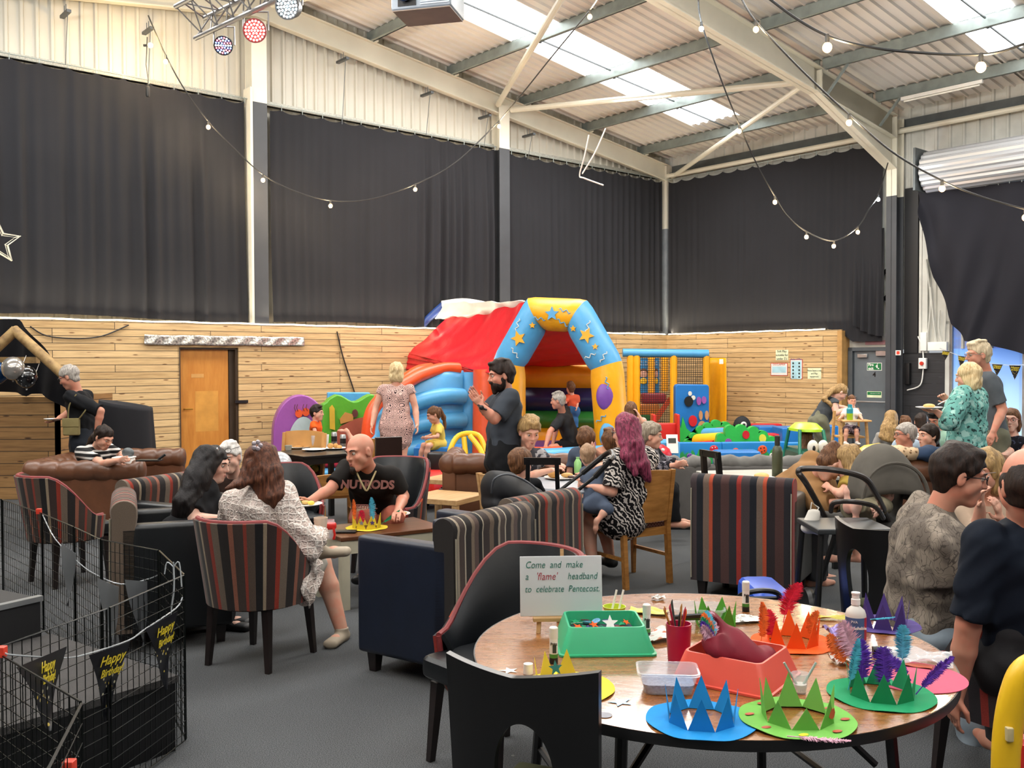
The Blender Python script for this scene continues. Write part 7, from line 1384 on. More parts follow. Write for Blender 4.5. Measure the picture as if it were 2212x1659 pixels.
person('girl with long brown hair raising a hand to her face near the red slide', 1.2, A(1375, 955, 12.6), A(1371, 907, 12.6), 165, A(1364, 886, 12.6), 150, 0, top=cloth('pink_top', '#d8a898'), sleeve=.3, bottom=C_DEN, bleg=1, hr=H_BROWN, style='long', tail=[[(A(1362, 885, 12.55), .07, .06), (A(1360, 915, 12.5), .05, .04)]], res=.010, headk=1.1, arms=((A(1358, 930, 12.6), A(1362, 950, 12.5)), (A(1392, 918, 12.5), A(1379, 895, 12.5))), hairt=.015)
# 22-23 bending woman and baby in high chair
p, L, R, hs = person('woman in grey vest top bending over the wooden high chair', 1.7, A(1770, 908, 14.0), A(1797, 866, 14.0), 85, A(1815, 848, 13.95), 90, 48, arms=((A(1812, 880, 14.2), A(1838, 884, 14.1)), (A(1806, 893, 13.75), A(1832, 882, 13.8))), top=cloth('grey_vest', '#3f4347'), sleeve=.12, bottom=C_KHA, bleg=1.1, hr=H_SAND, style='tied', tail=[[(A(1805, 838, 13.95), .06, .05), (A(1790, 850, 13.9), .055, .04), (A(1780, 862, 13.85), .04, .03), (A(1796, 875, 13.8), .035, .03)]], w=1.2, res=.010, legs=((A(1775, 958, 14.1), A(1775, 1020, 14.1)), (A(1785, 958, 13.9), A(1782, 1020, 13.9))), shoes=SH_BLK, sk=SK3, hairt=.016)
person('baby with white bib strapped in the wooden high chair', .85, A(1838, 925, 13.3), A(1838, 885, 13.35), 0, A(1840, 866, 13.4), 0, 10, top=C_WHT, sleeve=.9, bottom=blotch('dark_print', '#3a3038', '#8d7c84', 40), bleg=.8, hr=H_BROWN, style='crop', hairt=.009, res=.009, arms=((A(1858, 898, 13.2), A(1863, 906, 13.0)), (A(1820, 898, 13.2), A(1812, 905, 13.0))), legs=((A(1850, 930, 13.0), A(1851, 955, 13.0)), (A(1828, 930, 13.0), A(1826, 955, 13.0))), shoes=SH_WHT)
# 24-28 seated crowd
def seated(label, u, v, d, hf, hr, style, top, h=1.68, face=None, du=4, **k):
    s_ = FPX/d; f = face if face is not None else hf; nkz = v+.19*s_; pz = 783+(1.68-.5)*s_; fx = hdg(f)
    pel = A(u+du, pz, d); nk = A(u+du*.5, nkz, d); g = lambda q, a, z: V(q.x, q.y, 0)+fx*a+UP*z
    lat = UP.cross(fx); k.setdefault('legs', tuple((g(pel, .42, .48)+lat*.1*sd, g(pel, .45, .09)+lat*.1*sd) for sd in (1, -1))); k.setdefault('arms', tuple((nk+lat*sd*.22-UP*.28+fx*.02, nk+lat*sd*.15-UP*.38+fx*.26) for sd in (1, -1)))
    return person(label, h, pel, nk, f, A(u, v, d), hf, top=top, bottom=k.pop('bottom', C_DKG), bleg=2, hr=hr, style=style, **k)
seated('person with very long wavy blonde hair at the crowded table, seen from behind', 1924, 905, 12.2, 178, H_SAND, 'long', cloth('grey_check', '#8f8c88'), tail=[[(A(1924, 898, 12.1), .06, .06), (A(1920, 925, 12.0), .10, .05), (A(1914, 948, 11.95), .10, .035)]], res=.012, facep=False, h=1.55)
seated('small child in pale blue between blonde hair and grey-haired man', 1956, 918, 11.2, 170, H_BROWN, 'short', cloth('pale_blue_check', '#9fb0c0'), h=1.15, res=.012, facep=False)
p, L, R, hs = seated('grey-haired man with white beard in profile, in front of the blonde hair', 1956, 940, 9.6, -95, H_GREY, 'crop', cloth('grey_jersey', '#777a7b'), res=.010, sk=SK2, w=1.1, hairt=.012); glasses(p, L(A(1956, 940, 9.6)), R, hs, M_SPEC)
seated('dark-haired woman with low ponytail looking left, in navy hooded top', 2006, 942, 9.3, -78, H_DARK, 'tied', C_NAVY, res=.010, sleeve=1.8, tail=[[(A(2020, 952, 9.35), .04, .04), (A(2024, 970, 9.4), .035, .03), (A(2024, 992, 9.4), .02, .02)]])
seated('dark-haired man bent over his food behind the blonde woman in teal', 2024, 903, 11.2, -60, H_BLACK, 'short', C_LG, res=.011, hpitch=35, sk=SK2)
seated('person in pink sleeveless top mostly hidden at the crowded table', 1990, 912, 12.6, 160, H_DARK, 'tied', cloth('pink_vest', '#c8788a'), res=.012, sleeve=.2, facep=False)
# 29-31 standing couple and woman at the blue window
M_TEAL = blotch('teal_speckle_blouse', '#69a39a', '#28403f', 34, .56, '#9cc4ba')
p, L, R, hs = person('woman with blonde bob in teal patterned blouse standing with a plate', 1.69, A(2086, 968, 8.5), A(2094, 850, 8.5), -135, A(2092, 814, 8.48), -130, 8, arms=((A(2050, 910, 8.25), A(2024, 890, 8.3)), (A(2058, 888, 8.75), A(2050, 868, 8.7))), hands=({'f': V(-1, 0, .1), 'n': V(0, 0, 1), 'curl': .4, 'side': 1}, {'f': V(-.6, 0, .6), 'curl': .9}), top=M_TEAL, sleeve=1.3, loose=.03, hr=H_BLOND, style='bob', bottom=C_DKG, bleg=2, w=1.15, res=.008, shoes=SH_BLK, dress=[M_TEAL, (A(2088, 930, 8.5), (.20, .15)), (A(2086, 985, 8.5), (.24, .17)), (A(2086, 1005, 8.5), (.24, .17))])
p, L, R, hs = person('tall man with short fair hair in grey T-shirt standing behind the teal blouse', 1.88, A(2146, 938, 9.3), A(2130, 808, 9.3), -112, A(2114, 768, 9.25), -92, 4, arms=((A(2166, 885, 9.1), A(2146, 932, 9.0)), (A(2105, 880, 9.55), A(2100, 920, 9.4))), top=C_GREY, sleeve=.8, bottom=C_KHA, bleg=2, hr=hair('pale_fair_hair', '#a38f72', '#d8c8a8'), style='short', res=.008, shoes=SH_BLK, sk=SK2, w=1.12); glasses(p, L(A(2114, 768, 9.25)), R, hs, mat('clear_frame', '#8a7a70', .3))
p, L, R, hs = seated('woman with glasses in black sleeveless top at the right edge by the blue window', 2184, 908, 9.5, -35, H_BROWN, 'long', blotch('black_floral', '#15151c', '#3c4258', 30, .6), res=.009, sleeve=.12, du=12, arms=((A(2205, 985, 9.3), A(2190, 1002, 9.1)), (A(2182, 975, 9.2), A(2155, 992, 9.0))), sk=SK3); glasses(p, L(A(2184, 908, 9.5)), R, hs, mat('red_spectacles', '#7c1f26', .3))
# 32 child in the green toy car
person('long-haired child inside the green toy car', .98, A(1742, 1012, 11.0), A(1742, 970, 11.0), 180, A(1742, 948, 11.0), 180, 0, top=C_WHT, sleeve=.9, bottom=C_DKG, bleg=1.4, hr=H_BROWN, style='long', tail=[[(A(1742, 945, 10.95), .075, .06), (A(1742, 985, 10.9), .08, .04)]], res=.011, headk=1.1, facep=False, legs=((A(1736, 1030, 11.2), A(1736, 1060, 11.2)), (A(1748, 1030, 11.2), A(1748, 1060, 11.2))), arms=((A(1728, 995, 11.1), A(1730, 1005, 11.2)), (A(1756, 995, 11.1), A(1754, 1005, 11.2))))
# 33-34 woman in tan with bun, girl with blonde hair
person('woman in tan jumper with a bun bending right over the child, behind the striped armchair', 1.68, A(1672, 1105, 7.25), A(1766, 1032, 7.0), 100, A(1795, 1003, 6.85), 105, 62, arms=((A(1790, 1080, 7.3), A(1815, 1075, 7.2)), (A(1770, 1095, 6.8), A(1810, 1085, 6.7))), top=C_TAN, sleeve=1.7, loose=.03, hr=H_BROWN, style='tied', tail=[[(A(1790, 975, 6.85), .045, .045), (A(1802, 966, 6.85), .045, .045)]], w=1.35, res=.009, bottom=C_DKG, bleg=2, legs=((A(1760, 1115, 7.4), A(1760, 1240, 7.4)), (A(1755, 1118, 7.1), A(1755, 1250, 7.1))), sk=SK1)
person('girl with straight blonde-brown hair in yellow top between the bun and the pram', 1.3, A(1842, 1105, 6.75), A(1838, 1035, 6.8), -110, A(1832, 996, 6.8), -115, 15, arms=((A(1815, 1068, 6.6), A(1795, 1055, 6.7)), (A(1845, 1070, 6.9), A(1825, 1075, 6.9))), top=cloth('mustard_top', '#9a8038'), sleeve=.5, bottom=C_DKG, bleg=1.5, hr=H_SAND, style='long', tail=[[(A(1836, 985, 6.78), .07, .07), (A(1842, 1025, 6.72), .06, .05), (A(1842, 1050, 6.72), .04, .03)]], res=.009, headk=1.1, hairt=.014, legs=((A(1820, 1120, 6.8), A(1820, 1200, 6.8)), (A(1850, 1120, 6.9), A(1850, 1200, 6.9))))
# 36-38 the three at the right
p, L, R, hs = person('man with dark hair and glasses in a leaf-print shirt, seated facing right', 1.78, A(1998, 1335, 4.3), A(2015, 1128, 4.25), 78, A(2070, 1030, 4.2), 80, 10, arms=((A(2075, 1230, 4.5), A(2150, 1230, 4.5)), (A(2042, 1250, 4.1), A(2120, 1255, 4.15))), top=leaves(), sleeve=.95, loose=.035, bottom=C_JEAN, bleg=2, hr=H_DARK, style='short', w=1.22, res=.007, topdisp=.014, legs=((A(2100, 1330, 4.5), A(2110, 1560, 4.5)), (A(2105, 1345, 4.2), A(2115, 1600, 4.2))), shoes=SH_BLK, sk=SK2, headk=1.03, hairt=.014); glasses(p, L(A(2070, 1030, 4.2)), R, hs, M_SPEC)
p, L, R, hs = person('woman with fair hair and glasses in beige, hand at her mouth, beyond the leaf-shirt man', 1.65, A(2150, 1235, 5.1), A(2140, 1090, 5.0), -50, A(2128, 1020, 4.95), -55, 5, arms=((A(2170, 1170, 4.9), A(2160, 1120, 4.85)), (A(2112, 1150, 4.9), A(2118, 1090, 4.8))), top=C_BEI, sleeve=1.4, bottom=C_DKG, bleg=2, hr=H_SAND, style='bob', res=.008, legs=((A(2120, 1260, 4.8), A(2120, 1450, 4.8)), (A(2100, 1260, 4.9), A(2100, 1450, 4.9)))); glasses(p, L(A(2128, 1020, 4.95)), R, hs, mat('clear_frame', '#8a7a70', .3))
person('balding man in navy T-shirt seen from behind at the right edge', 1.8, A(2222, 1405, 3.45), A(2226, 1140, 3.4), 188, A(2222, 1052, 3.35), 178, 0, top=cloth('navy_tee', '#0e1622'), sleeve=.9, bottom=C_DKG, bleg=2, hr=H_DARK, style='fringe', w=1.2, res=.007, sk=SK2, hairt=.006, headk=1.08, legs=((A(2170, 1380, 3.9), A(2170, 1600, 3.9)), (A(2260, 1380, 3.9), A(2260, 1600, 3.9))))
# ================================================================ things on the craft table
def TP(u, v, z=TZ+.001): return atz(u, v, z)
def paper(name, h): return mat(name, h, .75, var=.03, spec=.2)
def feather(p, d, L, w_, mt, parent=None, label=None, bend=.15, droop=.0, seed=1, nrm=None, stem=.2, group=None):
    r = random.Random(seed); d = Vector(d).normalized(); side = (nrm.cross(d) if nrm else d.cross(V(.3, -1, .2))).normalized(); up = side.cross(d).normalized()
    o = thing('feather', label, 'feather', p, group=group) if label else None; base = V(0, 0, 0) if label else Vector(p); m = MB()
    def q(t): return base+d*(L*t)+side*(bend*L*t*t)-UP*(droop*L*t*t)
    m.tube([q(i/8) for i in range(9)], [.0014*(1.2-i/9) for i in range(9)], 5); n = 46
    for i in range(n):
        t = stem+(1-stem)*i/n; b = q(t); prof = math.sin(PI*min(1, (t-stem)/(1-stem)*.85+.13))**.6*w_
        for sd_ in (-1, 1):
            for _ in range(3):
                l = prof*r.uniform(.7, 1.15); dd = (side*sd_*r.uniform(.8, 1)+d*r.uniform(.25, .9)+up*r.uniform(-.35, .35)).normalized(); e = b+dd*l-UP*(.15*l); k = d*.0014; mid = b.lerp(e, .55)+up*r.uniform(-.002, .002)
                m.put([b-k, b+k, mid+k*1.1, e, mid-k*1.1], [(0, 1, 2, 3, 4)])
    x = m.build('vane' if label else 'feather', mt, o or parent, smooth=0); return o or x
FE = {k: mat(k+'_feather', h, .8, var=.25, vscale=60) for k, h in (('red', '#d01c3c'), ('orange', '#e8702a'), ('purple', '#5b2fa8'), ('cyan', '#4fb4cf'), ('pink', '#d7a7b8'), ('green', '#1f8f62'))}
def crown(label, c, R, r, mt, n=8, h=.085, rot=0, stars=None, brim=True, lean=.12, hs=None, skip=()):
    o = thing('paper_headband', label, 'paper crown', c, rot, 'folded paper crowns'); m = MB()
    if brim:
        k = 64; inner = [(r*math.cos(PI/n)/math.cos(((2*PI*i/k) % (2*PI/n))-PI/n)) for i in range(k)]
        vs = [(inner[i]*math.cos(2*PI*i/k), inner[i]*math.sin(2*PI*i/k), .002) for i in range(k)]+[(R*math.cos(2*PI*i/k), R*math.sin(2*PI*i/k), .003+.002*math.sin(i*.6)) for i in range(k)]
        vs += [(x, y, z-.0012) for x, y, z in vs]; fs = []
        for i in range(k): j = (i+1) % k; fs += [(i, k+i, k+j, j), (2*k+j, 3*k+j, 3*k+i, 2*k+i), (k+i, 3*k+i, 3*k+j, k+j), (j, 2*k+j, 2*k+i, i)]
        m.put(vs, fs); m.build('brim', mt, o, smooth=0)
    for i in range(n):
        if i in skip: continue
        a, b = 2*PI*i/n, 2*PI*(i+1)/n; p, q = V(r*math.cos(a), r*math.sin(a), .002), V(r*math.cos(b), r*math.sin(b), .002); mid = (p+q)/2; out = mid.normalized(); hh = (hs[i] if hs else h)
        tip = V(mid.x, mid.y, 0)+out*(lean*hh)+UP*hh; nn = (q-p).cross(tip-p).normalized()*.0012
        m = MB(); m.put([p, q, tip, p+nn, q+nn, tip+nn], [(0, 1, 2), (5, 4, 3), (0, 3, 4, 1), (1, 4, 5, 2), (2, 5, 3, 0)]); m.build('spike', mt, o, smooth=0)
    return o
C_BLUE = paper('blue_card', '#1f86c8'); C_LGR = paper('light_green_card', '#6fae4e'); C_DGR = paper('dark_green_card', '#1f8a5a'); C_ORC = paper('orange_card', '#e2571c'); C_PUR = paper('purple_card', '#4a3a78'); C_YC = paper('yellow_card', '#e0c83c'); C_PNK = paper('pink_card', '#c45a72'); C_OLG = paper('olive_green_card', '#4d8f2c')
M_FLAME = mat('flame_print', '#a8482a', .6)
crown('blue paper crown with upright spikes, front of the craft table', TP(1515, 1556), .143, .088, C_BLUE, 8, .088, .2)
o = crown('light green paper crown with flame stickers, front right of the table', TP(1722, 1552, TZ+.004), .148, .09, C_LGR, 8, .09, .35, hs=[.085, .09, .085, .105, .07, .06, .075, .09])
for a in range(8): m = MB(); m.ell((.12*math.cos(a*.8+.2), .12*math.sin(a*.8+.2), .0045), (.014, .008, .0012), 8); m.build('flame_sticker', M_FLAME if a != 5 else C_YC, o)
m = MB(); m.prism([(0, .022), (.004, .012), (.009, .016), (.011, .004), (.007, -.008), (0, -.012), (-.007, -.008), (-.011, .004), (-.008, .014), (-.004, .01)], 0, .0015, T(.045, -.078, .032) @ RX(PI/2-.1) @ RZ(0)); m.build('flame_sticker', M_FLAME, o)
o = crown('dark green paper crown bristling with purple feathers, right of the table', TP(1903, 1500), .145, .088, C_DGR, 8, .085, .1)
m = MB(); m.lathe([(0, .0), (.145, .0), (.145, .0015), (0, .0015)], 48, T(*TP(1975, 1462))); tag(m.build('card_disc', C_PNK, smooth=0), 'pink card disc lying under the plastic bag at the right of the table', 'card disc')
crown('orange paper crown with red and orange feathers, middle of the table', TP(1712, 1388), .135, .082, C_ORC, 8, .09, .25)
crown('purple paper crown at the back right edge of the table', TP(1908, 1350), .125, .08, C_PUR, 8, .095, .0)
crown('olive green paper crown behind the maroon pouch', TP(1545, 1350), .10, .072, C_OLG, 6, .085, .5, brim=False)
o = crown('yellow paper crown with a green star, on the left of the craft table', TP(1222, 1486), .14, .085, C_YC, 8, .085, .3, skip=(0, 4, 5, 6, 7))
m = MB(); m.prism(star(.022), 0, .002, T(-.02, .03, .05) @ RX(PI/2-.3)); m.build('star_sticker', mat('teal_star', '#1f6a60', .5), o, smooth=0)
for u, v, du, dv, L, w_, k, lb, bd in ((1692, 1345, 12, -75, .14, .03, 'red', 'tall red feather in the orange crown', -.25), (1668, 1385, -4, -60, .10, .026, 'red', 'short red feather in the orange crown', .1), (1642, 1392, 22, -90, .13, .016, 'orange', 'orange feather at the left of the orange crown', .2), (1755, 1380, -6, -48, .085, .02, 'orange', 'orange feather at the right of the orange crown', -.3),
    (1862, 1485, 2, -85, .13, .026, 'purple', 'purple feather front left in the dark green crown', .05), (1912, 1495, -4, -75, .12, .03, 'purple', 'purple feather front middle in the dark green crown', .0), (1968, 1470, -40, -60, .11, .018, 'purple', 'purple feather arching back in the dark green crown', .3), (1978, 1500, 65, -80, .14, .014, 'purple', 'purple feather pointing right from the dark green crown', -.1),
    (1948, 1440, 6, -80, .12, .024, 'cyan', 'pale cyan feather standing in the dark green crown', .05), (1832, 1490, 22, -85, .14, .014, 'cyan', 'cyan feather leaning at the left of the dark green crown', .05), (1862, 1440, -40, -70, .14, .034, 'pink', 'pale pink feather behind the purple ones', -.1), (1836, 1440, -40, -50, .11, .022, 'orange', 'orange feather at the left of the dark green crown', -.1)):
    p = TP(u, v, TZ+.012); d_ = at(u+du, v+dv, p.y+.0)-p; feather(p, d_, L*1.05, w_*1.35, FE[k], None, lb, bd, seed=u, nrm=V(.1, -1, .3), group='coloured craft feathers')
for u, v, ang, L, w_, k, lb in ((1700, 1590, 2.9, .15, .014, 'pink', 'pale pink feather lying on the light green crown brim'), (1880, 1338, .25, .10, .008, 'cyan', 'cyan feather lying on the purple crown')):
    z = TZ+.012 if u < 1800 else TZ+.06; p = TP(u, v, z); feather(p, V(math.cos(ang), math.sin(ang), 0)*(1 if u > 1800 else -1), L, w_, FE[k], None, lb, .05, seed=u, nrm=UP, group='coloured craft feathers')
# whiteboard on its little easel
p = TP(1213, 1362); o = thing('whiteboard', 'small white board with handwriting about flame headbands on a tiny easel', 'sign', (p.x, p.y, TZ), math.radians(3))
BM = T(0, .0, .052) @ RX(-.12); m = MB(); m.rbox(-.143, .143, -.003, .003, .0, .205, .003, BM); b = m.build('board', mat('whiteboard_face', '#cfd3d4', .3, var=.02), o)
IG = mat('green_ink', '#0f6a5a', .5); IR = mat('red_ink', '#a5283a', .5); TM = BM @ T(0, -.0042, 0) @ RX(PI/2)
for tx, x, y, mt_, sz in (('Come  and  make', -.125, .175, IG, .034), ('a', -.125, .135, IG, .034), ("'flame'", -.088, .135, IR, .036), ('headband', .022, .135, IG, .033), ('to  celebrate  Pentecost.', -.127, .092, IG, .032)):
    text_mesh(tx, sz, TM @ T(x, y, 0), mt_, b, shear=.22, ext=.0003, align='LEFT', sx=.82, bold=-.0002)
m = MB(); m.box(-.1, .03, -.03, .0, .04, .052); m.box(.0, .012, .004, .012, .05, .28, RX(-.12)); m.build('easel_ledge', M_LACK, o, smooth=0)
for x in (-.078, .078): m = MB(); m.beam((x, -.015, .05), (x*1.06, -.025, 0), .014, .008); m.build('easel_leg', M_LACK, o, smooth=0)
m = MB(); m.beam((0, .038, .2), (0, .11, 0), .012, .008); m.build('easel_leg', M_LACK, o, smooth=0)
# trays
def tray(label, c, rot, W, D, h, mt, fl=.025):
    o = thing('plastic_tray', label, 'tray', c, rot); m = MB()
    def ring(w_, d_, z, r=.02):
        out = []
        for cx, cy_, a0 in ((w_-r, d_-r, 0), (-w_+r, d_-r, 90), (-w_+r, -d_+r, 180), (w_-r, -d_+r, 270)): out += [(cx+r*math.cos(math.radians(a0+k*22.5)), cy_+r*math.sin(math.radians(a0+k*22.5)), z) for k in range(5)]
        return out
    m.loft([ring(W/2+.006, D/2+.006, 0), ring(W/2+.006, D/2+.006, .006), ring(W/2, D/2, .008), ring(W/2-fl, D/2-fl, h-.004), ring(W/2-fl-.002, D/2-fl-.002, h), ring(W/2-fl-.008, D/2-fl-.008, h), ring(W/2-fl-.012, D/2-fl-.012, .012), ring(.02, .02, .010)]); m.build('moulded_shell', mt, o, smooth=50); return o
tray('green plastic tray of glitter shapes beside the whiteboard', TP(1303, 1392), .03, .30, .26, .085, mat('green_tray', '#2fa876', .4, var=.04))
tray('salmon red plastic tray holding a maroon pouch, middle of the table', TP(1590, 1462), -.62, .29, .27, .085, mat('salmon_tray', '#d4503f', .4, var=.04))
GL = mat('glitter_blue', '#7fb4dc', .25, .5, var=.4, vscale=200)
rr_ = random.Random(4); m = MB(); c = TP(1303, 1392)+V(0, 0, .014); m.rbox(c.x-.105, c.x+.105, c.y-.085, c.y+.085, c.z, c.z+.032, .01); tag(m.build('glitter', mat('mixed_glitter', '#4a4258', .5, var=.8, vscale=120)), 'heap of mixed glitter scraps filling the green tray', 'glitter', kind='stuff')
for k in range(30):
    c = TP(1303, 1392)+V(0, 0, .05)+V(rr_.uniform(-.095, .095), rr_.uniform(-.08, .08), rr_.uniform(0, .014)); m = MB(); m.prism(star(rr_.uniform(.012, .022)) if k % 3 else [(.015*math.cos(a), .015*math.sin(a)) for a in [PI*i/6 for i in range(12)]], 0, .0012, T(*c) @ RZ(k) @ RX(rr_.uniform(-.6, .6)))
    tag(m.build('craft_shape', (GL, C_ORC, C_PUR, IR, M_WH, C_DGR)[k % 6], smooth=0), ('pale blue glitter', 'orange', 'purple', 'dark red', 'white', 'dark green')[k % 6]+' craft shape in the heap inside the green tray', 'craft shape', 'glitter shapes in the green tray')
m = MB(); m.prism(star(.028), 0, .0012, T(*(TP(1318, 1388)+V(0, 0, .065))) @ RX(1.0)); tag(m.build('craft_star', M_WH, smooth=0), 'white star standing up in the green tray', 'star')
for u, v, mt, k, lb in ((1340, 1517, GL, .034, 'blue glitter star lying on the front of the craft table'), (1100, 1449, M_WH, .03, 'white star on the left edge of the craft table behind the black chair')): m = MB(); m.prism(star(k), 0, .0012, T(*TP(u, v)) @ RZ(.3)); tag(m.build('craft_star', mt, smooth=0), lb, 'star')
m = MB(); m.lathe([(0, 0), (.02, 0), (.02, .001), (0, .001)], 24, T(*TP(1306, 1545))); tag(m.build('paper_disc', mat('grey_card', '#8d8d93', .7)), 'small grey disc at the front edge of the craft table', 'disc')
m = MB(); F_ = Field(); c = TP(1590, 1462, TZ)
F_.slab(c+V(.07, .0, .05), c+V(-.02, .01, .085), V(.3, 1, .2), (.06, .045), (.085, .05)); F_.slab(c+V(-.02, .01, .085), c+V(-.07, .0, .125), V(.3, 1, .3), (.085, .05), (.09, .035), k=.02); F_.ell(c+V(-.10, -.005, .155), (.06, .06, .035), sub=True, k=.01)
o = thing('drawstring_pouch', 'maroon cloth pouch full of feathers lying in the salmon tray', 'pouch', (0, 0, 0)); F_.mesh('pouch_cloth', cloth('maroon_nylon', '#6e1424', .6), o, .004, k=.02, disp=.008, dfreq=1.2)
for k in range(7): feather(c+V(-.05, -.01, .10), V(-.7+.1*k, -.5+.18*k, .55), .10, .022, FE[('pink', 'purple', 'green', 'orange', 'cyan', 'pink', 'purple')[k]], o, seed=k, stem=.3)
# glue sticks, cup of pencils, bottle, tubs
M_GREENL = mat('glue_green', '#3f7a2c', .4)
def glue(label, u, v, h=.112, M_=None):
    o = thing('glue_stick', label, 'glue stick', M=M_ or T(*TP(u, v)), group='white glue sticks on the craft table'); m = MB(); m.lathe([(0, 0), (.0135, 0), (.0135, .018), (0, .018)], 20); m.build('base_grip', M_BLACK, o); m = MB(); m.lathe([(.0133, .018), (.0133, .03), (0, .03)], 20); m.build('green_band', M_GREENL, o)
    m = MB(); m.lathe([(.013, .03), (.013, h-.035), (0, h-.035)], 20); lb = m.build('label_barrel', M_WH, o); m = MB(); m.lathe([(.0138, h-.035), (.0138, h-.003), (.011, h), (0, h)], 20); m.build('cap', mat('white_cap', '#dedcd2', .4), o)
    text_mesh('Pritt', .0115, T(0, -.0137, h-.05) @ RX(PI/2), M_BLACK, lb, ext=.0004, bold=.0004); m = MB(); m.box(-.004, .008, -.0137, -.0128, .034, .06); m.build('small_print', M_INK, lb); return o
glue('glue stick standing left of the green tray', 1196, 1432); glue('glue stick standing right of the green tray by the pencil cup', 1397, 1376); glue('glue stick standing at the back of the table', 1611, 1320)
glue('glue stick lying on its side by the purple crown', 0, 0, .1, T(*TP(1885, 1405, TZ+.014)) @ RZ(-.15) @ RY(PI/2))
for u, v, lb in ((1141, 1455, 'loose white glue cap left of the yellow crown'), (1393, 1300, 'white glue cap at the back by the lime bowl')):
    if u > 1200: continue
    m = MB(); m.lathe([(0, 0), (.0145, 0), (.014, .03), (0, .031)], 20, T(*TP(u, v))); tag(m.build('white_plastic_cap', M_WH), lb, 'cap')
p = TP(1466, 1428); o = thing('pencil_cup', 'magenta plastic cup full of pencils and brushes', 'cup', p); m = MB(); m.lathe([(0, 0), (.033, 0), (.037, .06), (.04, .118), (.037, .118), (.034, .06), (.03, .01), (0, .01)], 28); m.build('cup_body', mat('magenta_plastic', '#a3123f', .3), o)
for k, (a, mt) in enumerate(zip((0, .8, 1.7, 2.5, 3.3, 4.1, 5, 5.7), (C_ORC, mat('pencil_wood', '#a8742f', .5), M_INK, IR, mat('pencil_wood', '#a8742f', .5), IR, M_INK, IR))):
    e = V(.034*math.cos(a)-.012, .03*math.sin(a), .15+.012*(k % 3)); m = MB(); m.tube([V(-.01*math.cos(a), -.01*math.sin(a), .012), e], .0035, 6); m.tube([e, e+V(.002, 0, .012)], [.0035, .0008], 6); tag(m.build('colouring_pencil', mt), ('orange pencil at the right rim', 'bare wooden pencil at the back right', 'black pencil at the back', 'red pencil at the back left', 'bare wooden pencil at the left', 'red pencil at the front left', 'black pencil at the front', 'red pencil at the front right')[k]+' of the magenta cup', 'pencil', 'pencils in the magenta cup').matrix_world = o.matrix_world.copy()
def glass_mat():
    t = NT('clear_plastic'); t.col((.86, .89, .92, 1)); t.set(.12, spec=.6, alpha=.28); return t.m
M_CLR = glass_mat()
def tub(label, c, rot, W, D, h, fill=None, fz=.3):
    o = thing('plastic_tub', label, 'tub', c, rot); m = MB(); W/=2; D/=2
    def rg(k, z, e=0, r=.02): return sum([[(cx*(W*k-r+e)+r*math.cos(math.radians(a0+j*22.5)), cy_*(D*k-r+e)+r*math.sin(math.radians(a0+j*22.5)), z) for j in range(5)] for cx, cy_, a0 in ((1, 1, 0), (-1, 1, 90), (-1, -1, 180), (1, -1, 270))], [])
    m.loft([rg(.8, .001), rg(1, h-.006), rg(1, h-.006, .005), rg(1, h, .005), rg(1, h, -.001), rg(.8, .003, -.001)], cap=True); m.build('tub_shell', M_CLR, o, smooth=50)
    if fill: m = MB(); m.loft([rg(.78, .004), rg(.78+.2*fz, h*fz)]); m.build('contents', fill, o, smooth=50)
    return o
tub('clear plastic tub half filled with grey-blue pieces, left of the salmon tray', TP(1442, 1490), -.08, .165, .115, .062, mat('blue_grey_sequins', '#8b93a8', .5, var=.4, vscale=150), .45)
o = tub('clear tub of brushes at the back behind the pencil cup', TP(1508, 1338), -.15, .18, .12, .05, None)
for k in range(5): c = TP(1500, 1335, TZ+.03+.004*k); m = MB(); m.tube([c+V(-.07, .01*k-.02, 0), c+V(.06, -.02+.012*k, .006)], .006, 6); tag(m.build('marker_pen', (M_BLACK, C_OLG, M_BLACK, M_INK, M_BLACK)[k]), ('front black pen', 'green pen', 'middle black pen', 'ink-blue pen', 'rearmost black pen')[k]+' in the clear tub at the back', 'pen', 'pens in the back tub')
p = TP(1848, 1392); o = thing('glue_bottle', 'white PVA glue bottle with blue and red label', 'bottle', p); k = .98; m = MB(); m.lathe([(0, 0), (.03, 0), (.033, .004), (.033, .1), (.028, .115), (.013, .128), (.012, .14), (0, .14)], 28); bb = m.build('bottle_body', mat('milky_plastic', '#d3cec4', .35), o)
m = MB(); m.lathe([(.0336, .02), (.0338, .02), (.0338, .094), (.0336, .094)], 28, a0=PI*1.0, a1=PI*1.68); m.build('blue_label', mat('label_blue', '#3a5580', .4), bb); m = MB(); m.lathe([(.0336, .02), (.0340, .02), (.0340, .094), (.0336, .094)], 28, a0=PI*1.68, a1=PI*2.1); m.build('red_label', mat('label_red', '#a3203c', .4), bb)
text_mesh('Washable', .0135, T(-.004, -.0345, .062) @ RX(PI/2), M_WH, bb, ext=.0005, bold=.0004); text_mesh('PVA', .012, T(-.016, -.033, .082) @ RZ(-.35) @ RX(PI/2), M_WH, bb, ext=.0005)
m = MB(); m.lathe([(.0145, .132), (.0145, .15), (.012, .152), (.012, .165), (.014, .167), (.014, .172), (0, .174)], 20); m.build('nozzle_cap', M_WH, o)
p = TP(1728, 1496); o = thing('shot_glass', 'small clear cup of glue with two sticks in it', 'cup', p); m = MB(); m.lathe([(0, 0), (.017, 0), (.024, .055), (.0225, .055), (.016, .003), (0, .003)], 20); m.build('cup', M_CLR, o); m = MB(); m.lathe([(0, .004), (.0165, .004), (.018, .025), (0, .025)], 16); m.build('glue', M_WH, o)
for x in (-1, 1): m = MB(); m.tube([(0, 0, .006), (x*.045, .0, .085)], .0035, 6); m.build('glue_spreader', mat('pale_grey_plastic', '#9fb0aa', .4), o)
